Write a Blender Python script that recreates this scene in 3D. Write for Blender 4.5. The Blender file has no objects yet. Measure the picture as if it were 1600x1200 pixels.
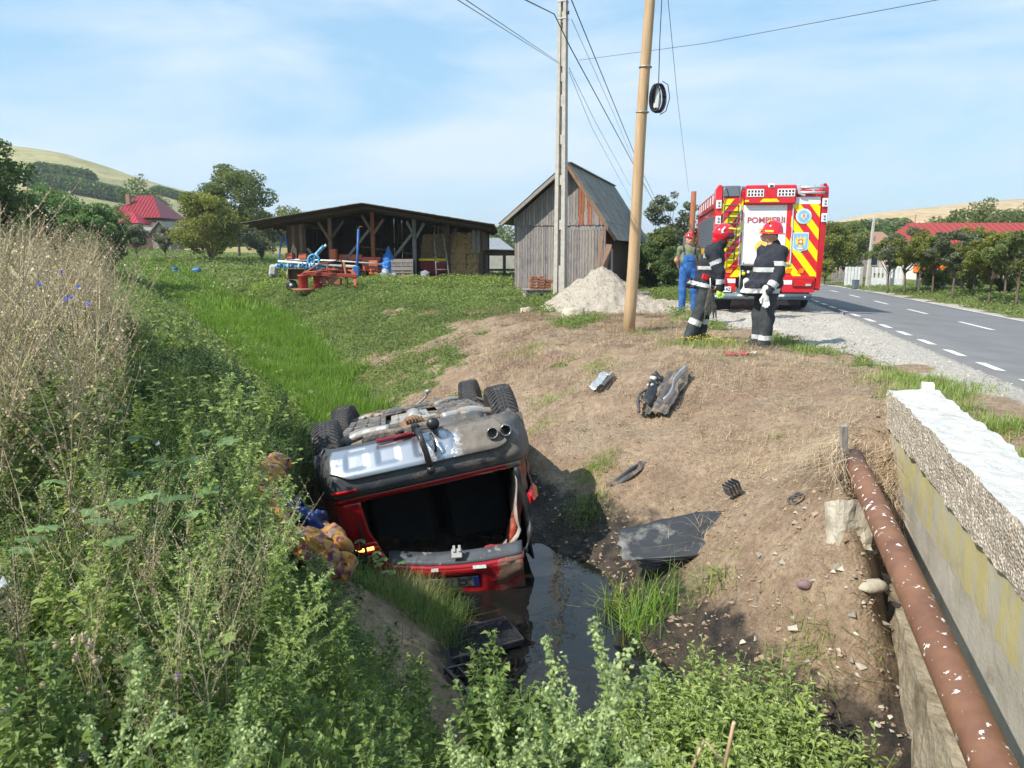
import bpy, math, random
import numpy as np
from mathutils import Vector, Matrix, Euler
random.seed(7); np.random.seed(7)
R = math.radians
sc = bpy.context.scene
COL = sc.collection

# ------------------------------------------------------------------ camera, sky, sun, exposure
CAM_H = 1.45
cam_data = bpy.data.cameras.new('camera')
cam_data.sensor_width = 36.0; cam_data.lens = 1202.0 / 1600.0 * 36.0
cam_data.clip_start = 0.05; cam_data.clip_end = 9000
cam = bpy.data.objects.new('camera', cam_data); COL.objects.link(cam)
PITCH = math.atan(204 / 1202.0)
cam.location = (0, 0, CAM_H); cam.rotation_euler = (math.pi / 2 - PITCH, 0, 0)
cam_data.dof.use_dof = True; cam_data.dof.focus_distance = 8.5; cam_data.dof.aperture_fstop = 8.0
sc.camera = cam

SUN_EL = R(45)
SUN_AZ = R(57)      # shadows fall 57 degrees to the right of straight ahead
sd = Vector((-math.sin(SUN_AZ) * math.cos(SUN_EL), -math.cos(SUN_AZ) * math.cos(SUN_EL), math.sin(SUN_EL)))
sun_data = bpy.data.lights.new('sun', 'SUN'); sun_data.energy = 5.0; sun_data.angle = R(0.53)
sun_data.color = (1.0, 0.94, 0.84)
sun = bpy.data.objects.new('sun', sun_data); COL.objects.link(sun)
sun.rotation_euler = sd.to_track_quat('Z', 'Y').to_euler(); sun.location = (-20, -15, 30)

world = bpy.data.worlds.new('World'); sc.world = world; world.use_nodes = True
wn = world.node_tree.nodes; wl = world.node_tree.links
wn.clear()
w_out = wn.new('ShaderNodeOutputWorld'); w_bg = wn.new('ShaderNodeBackground'); w_bg.inputs['Strength'].default_value = 0.112
sky = wn.new('ShaderNodeTexSky'); sky.sky_type = 'NISHITA'; sky.sun_disc = False
sky.sun_elevation = SUN_EL; sky.sun_rotation = math.atan2(sd.x, sd.y)
sky.altitude = 300; sky.air_density = 1.1; sky.dust_density = 0.25; sky.ozone_density = 1.0
w_tc = wn.new('ShaderNodeTexCoord')
w_map = wn.new('ShaderNodeMapping'); w_map.inputs['Scale'].default_value = (1.0, 1.0, 4.2); w_map.inputs['Rotation'].default_value = (0, R(6), R(20))
wl.new(w_tc.outputs['Generated'], w_map.inputs['Vector'])
w_n = wn.new('ShaderNodeTexNoise'); w_n.inputs['Scale'].default_value = 1.9; w_n.inputs['Detail'].default_value = 7; w_n.inputs['Roughness'].default_value = 0.56; w_n.inputs['Distortion'].default_value = 0.35
wl.new(w_map.outputs['Vector'], w_n.inputs['Vector'])
w_r = wn.new('ShaderNodeValToRGB'); w_r.color_ramp.elements[0].position = 0.42; w_r.color_ramp.elements[0].color = (.0, .0, .0, 1)
w_r.color_ramp.elements[1].position = 0.64; w_r.color_ramp.elements[1].color = (0.92, 0.92, 0.92, 1)
wl.new(w_n.outputs['Fac'], w_r.inputs['Fac'])
w_mix = wn.new('ShaderNodeMix'); w_mix.data_type = 'RGBA'
wl.new(w_r.outputs['Color'], w_mix.inputs['Factor'])
w_veil = wn.new('ShaderNodeMix'); w_veil.data_type = 'RGBA'; w_veil.inputs['Factor'].default_value = 0.66; wl.new(sky.outputs['Color'], w_veil.inputs['A']); w_veil.inputs['B'].default_value = (2.75, 4.95, 6.9, 1)
wl.new(w_veil.outputs['Result'], w_mix.inputs['A']); w_mix.inputs['B'].default_value = (5.2, 6.1, 7.3, 1)
wl.new(w_mix.outputs['Result'], w_bg.inputs['Color']); wl.new(w_bg.outputs[0], w_out.inputs['Surface'])

sc.view_settings.view_transform = 'Standard'; sc.view_settings.look = 'None'
sc.view_settings.gamma = 1.0; sc.view_settings.use_curve_mapping = False
sc.view_settings.exposure = 0.48
sc.render.engine = 'CYCLES'
sc.cycles.max_bounces = 6; sc.cycles.diffuse_bounces = 3; sc.cycles.glossy_bounces = 3
sc.cycles.transmission_bounces = 4; sc.cycles.transparent_max_bounces = 6; sc.cycles.volume_bounces = 0
sc.cycles.use_denoising = True; sc.cycles.sample_clamp_indirect = 6.0

# ------------------------------------------------------------------ noise
def _hash(ix, iy, s):
    h = (ix.astype(np.int64) * 374761393 + iy.astype(np.int64) * 668265263 + s * 1442695041) & 0xffffffff
    h = ((h ^ (h >> 13)) * 1274126177) & 0xffffffff
    return ((h ^ (h >> 16)) & 0xffff) / 65535.0
def vnoise(x, y, s=0):
    x = np.asarray(x, float); y = np.asarray(y, float)
    ix = np.floor(x); iy = np.floor(y); fx = x - ix; fy = y - iy
    fx = fx * fx * (3 - 2 * fx); fy = fy * fy * (3 - 2 * fy)
    a = _hash(ix, iy, s); b = _hash(ix + 1, iy, s); c = _hash(ix, iy + 1, s); d = _hash(ix + 1, iy + 1, s)
    return (a * (1 - fx) + b * fx) * (1 - fy) + (c * (1 - fx) + d * fx) * fy
def fbm(x, y, s=0, o=4):
    v = 0; a = 0.5; t = 0
    for k in range(o):
        v = v + a * vnoise(np.asarray(x) * 2 ** k, np.asarray(y) * 2 ** k, s + k * 17); t += a; a *= 0.5
    return v / t
def sstep(a, b, x):
    t = np.clip((np.asarray(x, float) - a) / (b - a), 0, 1); return t * t * (3 - 2 * t)

# ------------------------------------------------------------------ materials
def _n(nt, t, **kw):
    n = nt.nodes.new(t)
    for k, v in kw.items():
        if k in n.inputs: n.inputs[k].default_value = v
        else: setattr(n, k, v)
    return n
MATS = {}
def pm(name, c1, c2=None, scale=6.0, rough=0.8, metal=0.0, bump=0.0, bscale=None, detail=6, stretch=None, spec=0.4, lo=0.35, hi=0.65, coat=0.0, rough2=None, emit=None, dirt=None, dscale=3.0, dlo=.5, dhi=.7):
    """Procedural material: two colours mixed by noise, fine bump, optional dirt colour in patches."""
    if name in MATS: return MATS[name]
    m = bpy.data.materials.new(name); m.use_nodes = True; nt = m.node_tree
    b = nt.nodes['Principled BSDF']
    b.inputs['Roughness'].default_value = rough; b.inputs['Metallic'].default_value = metal
    b.inputs['Specular IOR Level'].default_value = spec; b.inputs['Coat Weight'].default_value = coat
    if c2 is None: c2 = tuple(x * 0.8 for x in c1)
    tc = _n(nt, 'ShaderNodeTexCoord'); vec = tc.outputs['Object']
    if stretch:
        mp = _n(nt, 'ShaderNodeMapping'); mp.inputs['Scale'].default_value = stretch; nt.links.new(vec, mp.inputs['Vector']); vec = mp.outputs['Vector']
    ns = _n(nt, 'ShaderNodeTexNoise', Scale=scale, Detail=detail, Roughness=0.6); nt.links.new(vec, ns.inputs['Vector'])
    rp = _n(nt, 'ShaderNodeMapRange'); rp.inputs['From Min'].default_value = lo; rp.inputs['From Max'].default_value = hi
    nt.links.new(ns.outputs['Fac'], rp.inputs['Value'])
    mx = _n(nt, 'ShaderNodeMix', data_type='RGBA'); nt.links.new(rp.outputs['Result'], mx.inputs['Factor'])
    mx.inputs['A'].default_value = (*c1, 1); mx.inputs['B'].default_value = (*c2, 1)
    colr = mx.outputs['Result']
    if dirt:
        nd = _n(nt, 'ShaderNodeTexNoise', Scale=dscale, Detail=8, Roughness=0.65); nt.links.new(tc.outputs['Object'], nd.inputs['Vector'])
        rd = _n(nt, 'ShaderNodeMapRange'); rd.inputs['From Min'].default_value = dlo; rd.inputs['From Max'].default_value = dhi
        nt.links.new(nd.outputs['Fac'], rd.inputs['Value'])
        md = _n(nt, 'ShaderNodeMix', data_type='RGBA'); nt.links.new(rd.outputs['Result'], md.inputs['Factor'])
        nt.links.new(colr, md.inputs['A']); md.inputs['B'].default_value = (*dirt, 1); colr = md.outputs['Result']
        rr = _n(nt, 'ShaderNodeMapRange'); rr.inputs['To Min'].default_value = rough; rr.inputs['To Max'].default_value = 0.9
        nt.links.new(rd.outputs['Result'], rr.inputs['Value']); nt.links.new(rr.outputs['Result'], b.inputs['Roughness'])
        if metal > 0:
            rm = _n(nt, 'ShaderNodeMapRange'); rm.inputs['To Min'].default_value = metal; rm.inputs['To Max'].default_value = 0.0
            nt.links.new(rd.outputs['Result'], rm.inputs['Value']); nt.links.new(rm.outputs['Result'], b.inputs['Metallic'])
    nt.links.new(colr, b.inputs['Base Color'])
    if bump:
        n2 = _n(nt, 'ShaderNodeTexNoise', Scale=bscale or scale * 4, Detail=5, Roughness=0.6); nt.links.new(vec, n2.inputs['Vector'])
        bp = _n(nt, 'ShaderNodeBump', Strength=1.0, Distance=bump); nt.links.new(n2.outputs['Fac'], bp.inputs['Height']); nt.links.new(bp.outputs['Normal'], b.inputs['Normal'])
    if emit:
        b.inputs['Emission Color'].default_value = (*emit[0], 1); b.inputs['Emission Strength'].default_value = emit[1]
    MATS[name] = m; return m
def leafmat(name, dark, light, trans=0.35, rough=0.55):
    """Foliage: colour by the per-face value 'rnd', partly translucent."""
    if name in MATS: return MATS[name]
    m = bpy.data.materials.new(name); m.use_nodes = True; nt = m.node_tree
    b = nt.nodes['Principled BSDF']; b.inputs['Roughness'].default_value = rough; b.inputs['Specular IOR Level'].default_value = 0.35
    at = _n(nt, 'ShaderNodeAttribute', attribute_name='rnd')
    mx = _n(nt, 'ShaderNodeMix', data_type='RGBA'); nt.links.new(at.outputs['Fac'], mx.inputs['Factor'])
    mx.inputs['A'].default_value = (*dark, 1); mx.inputs['B'].default_value = (*light, 1)
    nt.links.new(mx.outputs['Result'], b.inputs['Base Color'])
    if trans > 0:
        tr = _n(nt, 'ShaderNodeBsdfTranslucent'); ms = _n(nt, 'ShaderNodeMixShader'); ms.inputs['Fac'].default_value = trans
        hs = _n(nt, 'ShaderNodeHueSaturation', Hue=0.485, Saturation=1.15, Value=1.35); nt.links.new(mx.outputs['Result'], hs.inputs['Color'])
        nt.links.new(hs.outputs['Color'], tr.inputs['Color'])
        nt.links.new(b.outputs[0], ms.inputs[1]); nt.links.new(tr.outputs[0], ms.inputs[2])
        nt.links.new(ms.outputs[0], nt.nodes['Material Output'].inputs['Surface'])
    MATS[name] = m; return m

# ------------------------------------------------------------------ mesh helpers
def rotm(rx=0, ry=0, rz=0): return np.array(Euler((rx, ry, rz)).to_matrix())
class MB:
    """Collects shapes into one mesh; mi picks the material slot of each shape."""
    def __init__(s): s.v = []; s.f = []; s.m = []; s.n = 0; s.sm = []
    def add(s, V, F, mi=0, smooth=False):
        V = np.asarray(V, float).reshape(-1, 3); s.v.append(V)
        for f in F: s.f.append([i + s.n for i in f]); s.m.append(mi); s.sm.append(smooth)
        s.n += len(V); return s
    def box(s, c, size, rot=None, ch=0.0, mi=0, taper=None):
        hx, hy, hz = [a / 2 for a in size]
        if ch <= 0:
            V = np.array([[x, y, z] for x in (-hx, hx) for y in (-hy, hy) for z in (-hz, hz)], float)
            if taper is not None: V[V[:, 2] > 0, :2] *= taper
            F = [(0, 1, 3, 2), (4, 6, 7, 5), (0, 4, 5, 1), (2, 3, 7, 6), (0, 2, 6, 4), (1, 5, 7, 3)]
        else:
            ch = min(ch, hx * .9, hy * .9, hz * .9); V = []; idx = {}
            for sx in (-1, 1):
                for sy in (-1, 1):
                    for sz in (-1, 1):
                        for a in range(3):
                            p = [sx * hx, sy * hy, sz * hz]
                            for k in range(3):
                                if k != a: p[k] -= (sx, sy, sz)[k] * ch
                            idx[(sx, sy, sz, a)] = len(V); V.append(p)
            V = np.array(V, float); F = []
            if taper is not None: V[V[:, 2] > 0, :2] *= taper
            I = lambda t, a: idx[(t[0], t[1], t[2], a)]
            for a in range(3):
                b, c2 = (a + 1) % 3, (a + 2) % 3
                for sg in (-1, 1):
                    q = []
                    for (u, w) in ((-1, -1), (1, -1), (1, 1), (-1, 1)):
                        t = [0, 0, 0]; t[a] = sg; t[b] = u; t[c2] = w; q.append(I(t, a))
                    F.append(tuple(q if sg > 0 else q[::-1]))
                for u in (-1, 1):
                    for w in (-1, 1):
                        t0 = [0, 0, 0]; t1 = [0, 0, 0]; t0[a] = -1; t1[a] = 1
                        for t in (t0, t1): t[b] = u; t[c2] = w
                        q = (I(t0, b), I(t1, b), I(t1, c2), I(t0, c2))
                        F.append(q if u * w > 0 else q[::-1])
            for sx in (-1, 1):
                for sy in (-1, 1):
                    for sz in (-1, 1):
                        t = (sx, sy, sz); q = (I(t, 0), I(t, 1), I(t, 2)); F.append(q if sx * sy * sz > 0 else q[::-1])
        if rot is not None: V = V @ np.asarray(rot).T
        return s.add(V + np.array(c, float), F, mi)
    def tube(s, P, r, n=8, mi=0, cap=True, smooth=True, sq=1.0):
        P = np.asarray(P, float); k = len(P)
        r = np.full(k, r) if np.isscalar(r) else np.asarray(r, float)
        T = np.gradient(P, axis=0); T /= np.linalg.norm(T, axis=1)[:, None] + 1e-9
        up = np.array([0, 0, 1.0]) if abs(T[0][2]) < .9 else np.array([1.0, 0, 0])
        V = []
        for i in range(k):
            a = np.cross(T[i], up); a /= np.linalg.norm(a) + 1e-9; b = np.cross(a, T[i])
            up = b
            for j in range(n):
                t = 2 * math.pi * j / n; V.append(P[i] + r[i] * (a * math.cos(t) + b * math.sin(t) * sq))
        F = [(i * n + j, i * n + (j + 1) % n, (i + 1) * n + (j + 1) % n, (i + 1) * n + j) for i in range(k - 1) for j in range(n)]
        if cap: F += [tuple(range(n))[::-1], tuple((k - 1) * n + j for j in range(n))]
        return s.add(V, F, mi, smooth)
    def cyl(s, p0, p1, r0, r1=None, n=10, mi=0, smooth=True): return s.tube([p0, p1], [r0, r0 if r1 is None else r1], n, mi, True, smooth)
    def loft(s, rings, mi=0, cap=(True, True), closed=True, smooth=False):
        n = len(rings[0]); V = np.array([p for r in rings for p in r], float); F = []
        for i in range(len(rings) - 1):
            for j in range(n if closed else n - 1):
                F.append((i * n + j, i * n + (j + 1) % n, (i + 1) * n + (j + 1) % n, (i + 1) * n + j))
        if cap[0]: F.append(tuple(range(n))[::-1])
        if cap[1]: F.append(tuple((len(rings) - 1) * n + j for j in range(n)))
        return s.add(V, F, mi, smooth)
    def lathe(s, prof, c=(0, 0, 0), axis='Z', n=16, mi=0, smooth=True):
        rings = []
        for r, h in prof:
            ring = []
            for j in range(n):
                t = 2 * math.pi * j / n; a, b = r * math.cos(t), r * math.sin(t)
                p = {'Z': (a, b, h), 'X': (h, a, b), 'Y': (b, h, a)}[axis]; ring.append(np.array(p) + np.array(c))
            rings.append(ring)
        return s.loft(rings, mi, (prof[0][0] > 1e-4, prof[-1][0] > 1e-4), True, smooth)
    def prism(s, poly, frame, depth, mi=0):
        """poly: 2D outline; frame: (origin, u, v); extruded along u x v by depth"""
        o, u, v = [np.array(q, float) for q in frame]; w = np.cross(u, v); w /= np.linalg.norm(w)
        A = [o + u * a + v * b for a, b in poly]; B = [p + w * depth for p in A]; n = len(poly)
        F = [tuple(range(n))[::-1], tuple(range(n, 2 * n))] + [(i, (i + 1) % n, n + (i + 1) % n, n + i) for i in range(n)]
        return s.add(A + B, F, mi)
    def grid(s, P, mi=0, smooth=True, thick=0.0):
        P = np.asarray(P, float); a, b = P.shape[:2]
        V = P.reshape(-1, 3); F = [(i * b + j, i * b + j + 1, (i + 1) * b + j + 1, (i + 1) * b + j) for i in range(a - 1) for j in range(b - 1)]
        if thick:
            N = np.cross(np.gradient(P, axis=1), np.gradient(P, axis=0)); N /= np.linalg.norm(N, axis=2)[..., None] + 1e-9
            V2 = (P - N * thick).reshape(-1, 3); o = a * b
            F = [f[::-1] for f in F] + [tuple(i + o for i in f) for f in F]
            edge = [i for i in range(b)] + [i * b + b - 1 for i in range(1, a)] + [(a - 1) * b + j for j in range(b - 2, -1, -1)] + [i * b for i in range(a - 2, 0, -1)]
            for k in range(len(edge)):
                p, q = edge[k], edge[(k + 1) % len(edge)]; F.append((p, q, q + o, p + o))
            V = np.vstack([V, V2])
        return s.add(V, F, mi, smooth)
    def mesh(s, name):
        me = bpy.data.meshes.new(name)
        me.from_pydata(np.vstack(s.v).tolist() if s.v else [], [], s.f)
        me.polygons.foreach_set('material_index', s.m); me.polygons.foreach_set('use_smooth', s.sm)
        me.update(); return me
def link(name, me, mats=None, parent=None, loc=(0, 0, 0), rot=None):
    if mats is not None and len(me.materials) == 0:
        for m in (mats if isinstance(mats, (list, tuple)) else [mats]): me.materials.append(m)
    o = bpy.data.objects.new(name, me); COL.objects.link(o); o.location = loc
    if rot is not None: o.rotation_euler = rot
    if parent is not None: o.parent = parent
    return o
def obj(name, mb, mats, parent=None, loc=(0, 0, 0), rot=None, bevel=0.0, sub=0):
    me = mb.mesh(name) if isinstance(mb, MB) else mb
    o = link(name, me, mats, parent, loc, rot)
    if bevel:
        b = o.modifiers.new('bevel', 'BEVEL'); b.width = bevel; b.segments = 2; b.limit_method = 'ANGLE'; b.angle_limit = R(35)
    if sub:
        b = o.modifiers.new('sub', 'SUBSURF'); b.levels = sub; b.render_levels = sub
    return o
def tag(o, label=None, cat=None, group=None, kind=None):
    if label: o['label'] = label
    if cat: o['category'] = cat
    if group: o['group'] = group
    if kind: o['kind'] = kind
    return o
def thing(name, label, cat, loc=(0, 0, 0), rotz=0.0, group=None):
    o = bpy.data.objects.new(name, None); COL.objects.link(o); o.location = loc; o.rotation_euler = (0, 0, rotz)
    o.empty_display_size = 0.1
    return tag(o, label, cat, group)
def kids(o): return [c for c in bpy.data.objects if c.parent == o]
def copy_tree(o, parent=None):
    c = o.copy(); COL.objects.link(c)
    if parent is not None: c.parent = parent
    for ch in kids(o): copy_tree(ch, c)
    return c
def fast_mesh(name, V, F, rnd=None, mats=None, parent=None, kind=None, mi=None, smooth=False, attrs=None):
    """Large mesh from arrays; F is (n,3) or (n,4)."""
    V = np.ascontiguousarray(V, np.float32).reshape(-1, 3); F = np.ascontiguousarray(F, np.int32); k = F.shape[1]
    me = bpy.data.meshes.new(name); me.vertices.add(len(V)); me.vertices.foreach_set('co', V.ravel())
    me.loops.add(F.size); me.loops.foreach_set('vertex_index', F.ravel())
    me.polygons.add(len(F)); me.polygons.foreach_set('loop_start', np.arange(0, F.size, k, dtype=np.int32))
    me.update(calc_edges=True)
    if mi is not None: me.polygons.foreach_set('material_index', np.asarray(mi, np.int32))
    me.polygons.foreach_set('use_smooth', np.full(len(F), smooth))
    if rnd is not None:
        a = me.attributes.new('rnd', 'FLOAT', 'FACE'); a.data.foreach_set('value', np.asarray(rnd, np.float32))
    for nm, val in (attrs or {}).items():
        a = me.attributes.new(nm, 'FLOAT', 'POINT'); a.data.foreach_set('value', np.asarray(val, np.float32))
    o = link(name, me, mats, parent)
    if kind: o['kind'] = kind
    return o
# ------------------------------------------------------------------ terrain shape
FIELD = np.array([(3, 11.5, .1), (6, 17, .12), (8, 20, .12), (2.2, 14.3, .0), (0, 27, .0), (2, 20, .05), (-4, 34, .18), (-12, 40, .42), (-25, 55, .95), (-40, 70, 1.7),
    (-70, 70, 2.2), (-30, 110, 2.4), (0, 80, .8), (10, 50, -.2), (20, 45, -.4), (15, 20, -.3), (0, 0, -.05), (-4, 4, .05), (-8, 10, .15), (-15, 20, .3), (30, 60, -.5), (40, 150, -.3),
    (0, 200, 1.2), (-100, 200, 5), (60, 300, 0), (4, 5, .15), (5, -5, .15), (-5, -6, 0), (4.8, 9, .1), (-2, 18, .0), (-60, 20, .6), (60, 20, -.6), (300, 100, 0), (-300, 100, 8), (0, 900, 0), (300, 600, 0)], float)
def field_z(x, y):
    x = np.asarray(x, float); y = np.asarray(y, float); W = 0; Z = 0
    e = 0.6 + 0.0004 * (x * x + y * y)
    for px, py, pz in FIELD:
        w = 1 / ((x - px) ** 2 + (y - py) ** 2 + e) ** 1.5; W = W + w; Z = Z + w * pz
    return Z / W
def poly_dist(x, y, P):
    """distance to polyline P, signed side (+ = right of its direction), and the value (3rd column) at the nearest point"""
    x = np.asarray(x, float); y = np.asarray(y, float)
    best = np.full(x.shape, 1e9); side = np.zeros(x.shape); val = np.zeros(x.shape); arc = np.zeros(x.shape); s0 = 0.0
    for a, b in zip(P[:-1], P[1:]):
        dx, dy = b[0] - a[0], b[1] - a[1]; L2 = dx * dx + dy * dy; L = math.sqrt(L2)
        t = np.clip(((x - a[0]) * dx + (y - a[1]) * dy) / L2, 0, 1)
        d = np.hypot(x - a[0] - t * dx, y - a[1] - t * dy); sgn = np.sign((x - a[0]) * dy - (y - a[1]) * dx)
        m = d < best
        best = np.where(m, d, best); side = np.where(m, sgn, side); arc = np.where(m, s0 + t * L, arc)
        if len(a) > 2: val = np.where(m, a[2] + t * (b[2] - a[2]), val)
        s0 += L
    return best, side, val, arc
DITCH = [(5.5, .2, -1.5), (2.6, 2.2, -1.5), (1.05, 3.5, -1.48), (.30, 4.9, -1.48), (.15, 6.3, -1.45), (-.25, 7.0, -1.30), (-1.0, 8.3, -1.15), (-2.2, 10.8, -1.2), (-3.6, 13.5, -1.15), (-7.2, 20.7, -.9), (-14, 33, -.4), (-22, 48, .3), (-30, 62, 1.1)]
ROAD_L = [(1.1, -10), (3.37, 0), (5.22, 8.04), (6.99, 15.5), (7.92, 19.8), (9.9, 28), (12, 37), (13.6, 46), (14.0, 58), (12, 75), (5, 105)]
ROAD_W = 5.2
WATER_Z = -1.33
WALL_A = np.array((3.10, 6.25)); WALL_B = np.array((1.25, 0.25))      # left face of the culvert headwall (far end, near end)
WALL_D = (WALL_A - WALL_B) / np.linalg.norm(WALL_A - WALL_B); WALL_N = np.array((WALL_D[1], -WALL_D[0]))
def smin(a, b, k): 
    h = np.clip(.5 + .5 * (b - a) / k, 0, 1); return b * (1 - h) + a * h - k * h * (1 - h)
def road_off(x, y):
    d, s, _, arc = poly_dist(x, y, ROAD_L); return d * s, arc       # > 0 on the road side
def road_z(off, arc):
    base = .135 - .0055 * np.clip(arc - 30, 0, 60)
    return base - .075 * np.clip(off, -1, 6)
def ground_z(x, y, fine=True):
    x = np.asarray(x, float); y = np.asarray(y, float)
    zf = field_z(x, y)
    d, s, bz, arc = poly_dist(x, y, DITCH)
    kr = np.interp(y, [0, 4.6, 5.6, 6.6, 8.5, 12, 16, 30], [1.3, 1.2, .85, .62, .42, .38, .34, .3])
    kl = np.interp(y, [0, 6, 12, 30], [.85, .85, .9, .5])
    bw = np.interp(y, [4, 8, 14, 30], [.52, .45, .8, 1.0])
    rise = np.where(s > 0, kr, kl) * np.maximum(0, d - bw)
    wob = (fbm(x * .9, y * .9, 5) - .5) * .28 * sstep(.5, 1.5, d)
    zd = bz + rise + wob
    wr_ = sstep(-.48, -.14, (x - WALL_A[0]) * WALL_N[0] + (y - WALL_A[1]) * WALL_N[1]) * (y < 6.35); wt_ = np.interp(y, [2, 4, 4.5, 5.2, 5.8, 6.3], [-1.3, -1.05, -.88, -.66, -.28, .12])
    zd = np.where(zd > wt_, zd * (1 - wr_) + wt_ * wr_, zd)
    # hollow pressed out where the car lies
    cxl = (x + 1.05) * .987 + (y - 8.1) * .16; cyl_ = -(x + 1.05) * .16 + (y - 8.1) * .987
    hol = (1 - sstep(np.where(cxl < 0, .85, 1.0), np.where(cxl < 0, 1.12, 1.5), np.abs(cxl))) * (1 - sstep(2.2, 3.1, np.abs(cyl_)))
    zd = np.minimum(zd, zd * (1 - hol) + np.where(y > 6.7, -1.27, -1.36) * hol)
    # road side of the headwall stays level
    rel = (x - WALL_A[0]) * WALL_N[0] + (y - WALL_A[1]) * WALL_N[1]
    al = (x - WALL_A[0]) * WALL_D[0] + (y - WALL_A[1]) * WALL_D[1]
    behind = (rel > .22) & (al < .1)
    z = np.where(behind, zf, smin(zf, zd, .25))
    # road bed
    off, ra = road_off(x, y)
    rz = road_z(off, ra)
    t = sstep(-.9, -.05, off) * (1 - sstep(ROAD_W, ROAD_W + 2.5, off))
    t = np.where(behind | (off > -.9), t, 0)
    inroad = (off > .0) & (off < ROAD_W)
    z = z * (1 - t) + (rz - .012) * t
    z = np.where((off > ROAD_W - .3) & (off < ROAD_W + 3.5), rz[...] * 0 + (z + .0), z)
    z = np.where(inroad, np.minimum(z, rz - .09), z)
    if fine:
        near = 1 - sstep(15, 45, np.hypot(x, y)); offroad = 1 - sstep(-.8, -.2, off) * (1 - sstep(ROAD_W, ROAD_W + .3, off))
        z = z + ((fbm(x * 3.1, y * 3.1, 21, 4) - .5) * .11 + (fbm(x * 9, y * 9, 33, 3) - .5) * .05 - np.abs(fbm(x * 4.3, y * 4.3, 41, 3) - .5) * .10 + .012) * offroad * (.25 + .75 * near)
    return z
def masks(x, y):
    """0..1 fields: green cover, dry straw, wet mud, gravel, ditch grass"""
    x = np.asarray(x, float); y = np.asarray(y, float)
    d, s, bz, arc = poly_dist(x, y, DITCH); off, ra = road_off(x, y)
    n = fbm(x * .55, y * .55 * .8, 3, 5); n2 = fbm(x * 1.9, y * 1.9, 9, 3)
    # gravel shoulder: width follows the lay-by
    gw = np.interp(y, [-5, 5, 8, 9.4, 11.5, 14, 16, 20, 24, 30, 40], [.4, .4, .5, .75, 1.3, 2.0, 2.8, 3.5, 3.2, 1.2, .6])
    gravel = sstep(-gw - .35, -gw + .25, off + (n2 - .5) * .9) * (off < 0.3)
    gravel = np.maximum(gravel, ((off > ROAD_W - .1) & (off < ROAD_W + .45 + (n2 - .5) * .5)) * .8)
    # ditch bottom grass beyond the car
    strip = (1 - sstep(np.interp(y, [9, 13, 16, 24], [.25, .35, .8, 1.4]), np.interp(y, [9, 13, 16, 24], [.8, .9, 1.5, 2.1]), d + (n2 - .5) * 1.0)) * sstep(9.6, 11.5, y) * (1 - sstep(60, 75, y))
    strip = np.where(s > 0, strip, (1 - sstep(.25, .7, d)) * sstep(9.6, 11.5, y))
    # bare / dry bank region to the right of the car
    bare = np.exp(-(((x - 2.2) / 2.1) ** 2 + ((y - 8.0) / 2.9) ** 2)) * 1.5
    bare = np.maximum(bare, sstep(.2, -.1, (y - 8.6)) * (x > .8) * (off < -2.2))
    fieldg = sstep(.44, .53, n * .62 + fbm(x * 1.3, y * 1.6, 77, 4) * .38 + .013 * (y - 17) - .05 * (x - 0) * sstep(24, 12, y) + np.where(x < -3.5, .12, 0))
    fieldg = np.where(s < 0, np.maximum(fieldg, .85) * sstep(-.98, -.68, ground_z(x, y, False) + (n2 - .5) * .3 + .5 * sstep(7, 10, y)), fieldg)
    fieldg = np.where(off > ROAD_W, .9, fieldg)
    verge = np.exp(-((off + gw + .45) / .45) ** 2) * sstep(6.2, 7.0, y) * .75 * sstep(.36, .5, n2)
    green = np.clip(fieldg * (1 - np.clip(bare, 0, 1)) + verge, 0, 1) * (1 - gravel)
    h = ground_z(x, y, False)
    mud = sstep(WATER_Z + .55 + (n2 - .5) * .4, WATER_Z + .16, h + .25 * (s < 0)) * (y < 11)
    mud = np.maximum(mud, .0)
    green = green * (1 - mud)
    dry = np.clip(1 - green - gravel - mud, 0, 1) * np.clip(sstep(7.5, 9.6, y + (n2 - .5) * 2.5) + sstep(1.9, 2.6, x) * .6 * sstep(5.5, 7, y), 0, 1) * sstep(.32, .5, n2 - .02) * (1 - .8 * np.exp(-(((x - 1.9) / 1.2) ** 2 + ((y - 7.4) / 2.0) ** 2)))
    return dict(green=green, dry=dry, mud=mud, gravel=np.clip(gravel, 0, 1), strip=np.clip(strip, 0, 1), d=d, s=s, off=off, bare=np.clip(bare, 0, 1))

# ------------------------------------------------------------------ ground sheet
def axis(parts):
    out = []
    for a, b, st in parts: out += list(np.arange(a, b, st))
    return np.array(out)
def grow(start, step, g, end):
    out = [start]
    while abs(out[-1]) < abs(end): out.append(out[-1] + step * (1 if end > 0 else -1)); step *= g
    return out
xr = grow(6.0, .09, 1.06, 2500); xl = grow(-5.0, .09, 1.06, -2500)
XS = np.array(xl[::-1][:-1] + list(np.arange(-5.0, 6.0, .062)) + xr)
YS = np.array(grow(0.8, .09, 1.09, -600)[::-1][:-1] + list(np.arange(.8, 14, .062)) + grow(14, .07, 1.022, 3500))
GX, GY = np.meshgrid(XS, YS)
GZ = ground_z(GX, GY)
mk = masks(GX, GY)
nx, ny = len(XS), len(YS)
ii = (np.arange(ny - 1)[:, None] * nx + np.arange(nx - 1)[None]).ravel()
GF = np.stack([ii, ii + 1, ii + nx + 1, ii + nx], 1)

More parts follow.
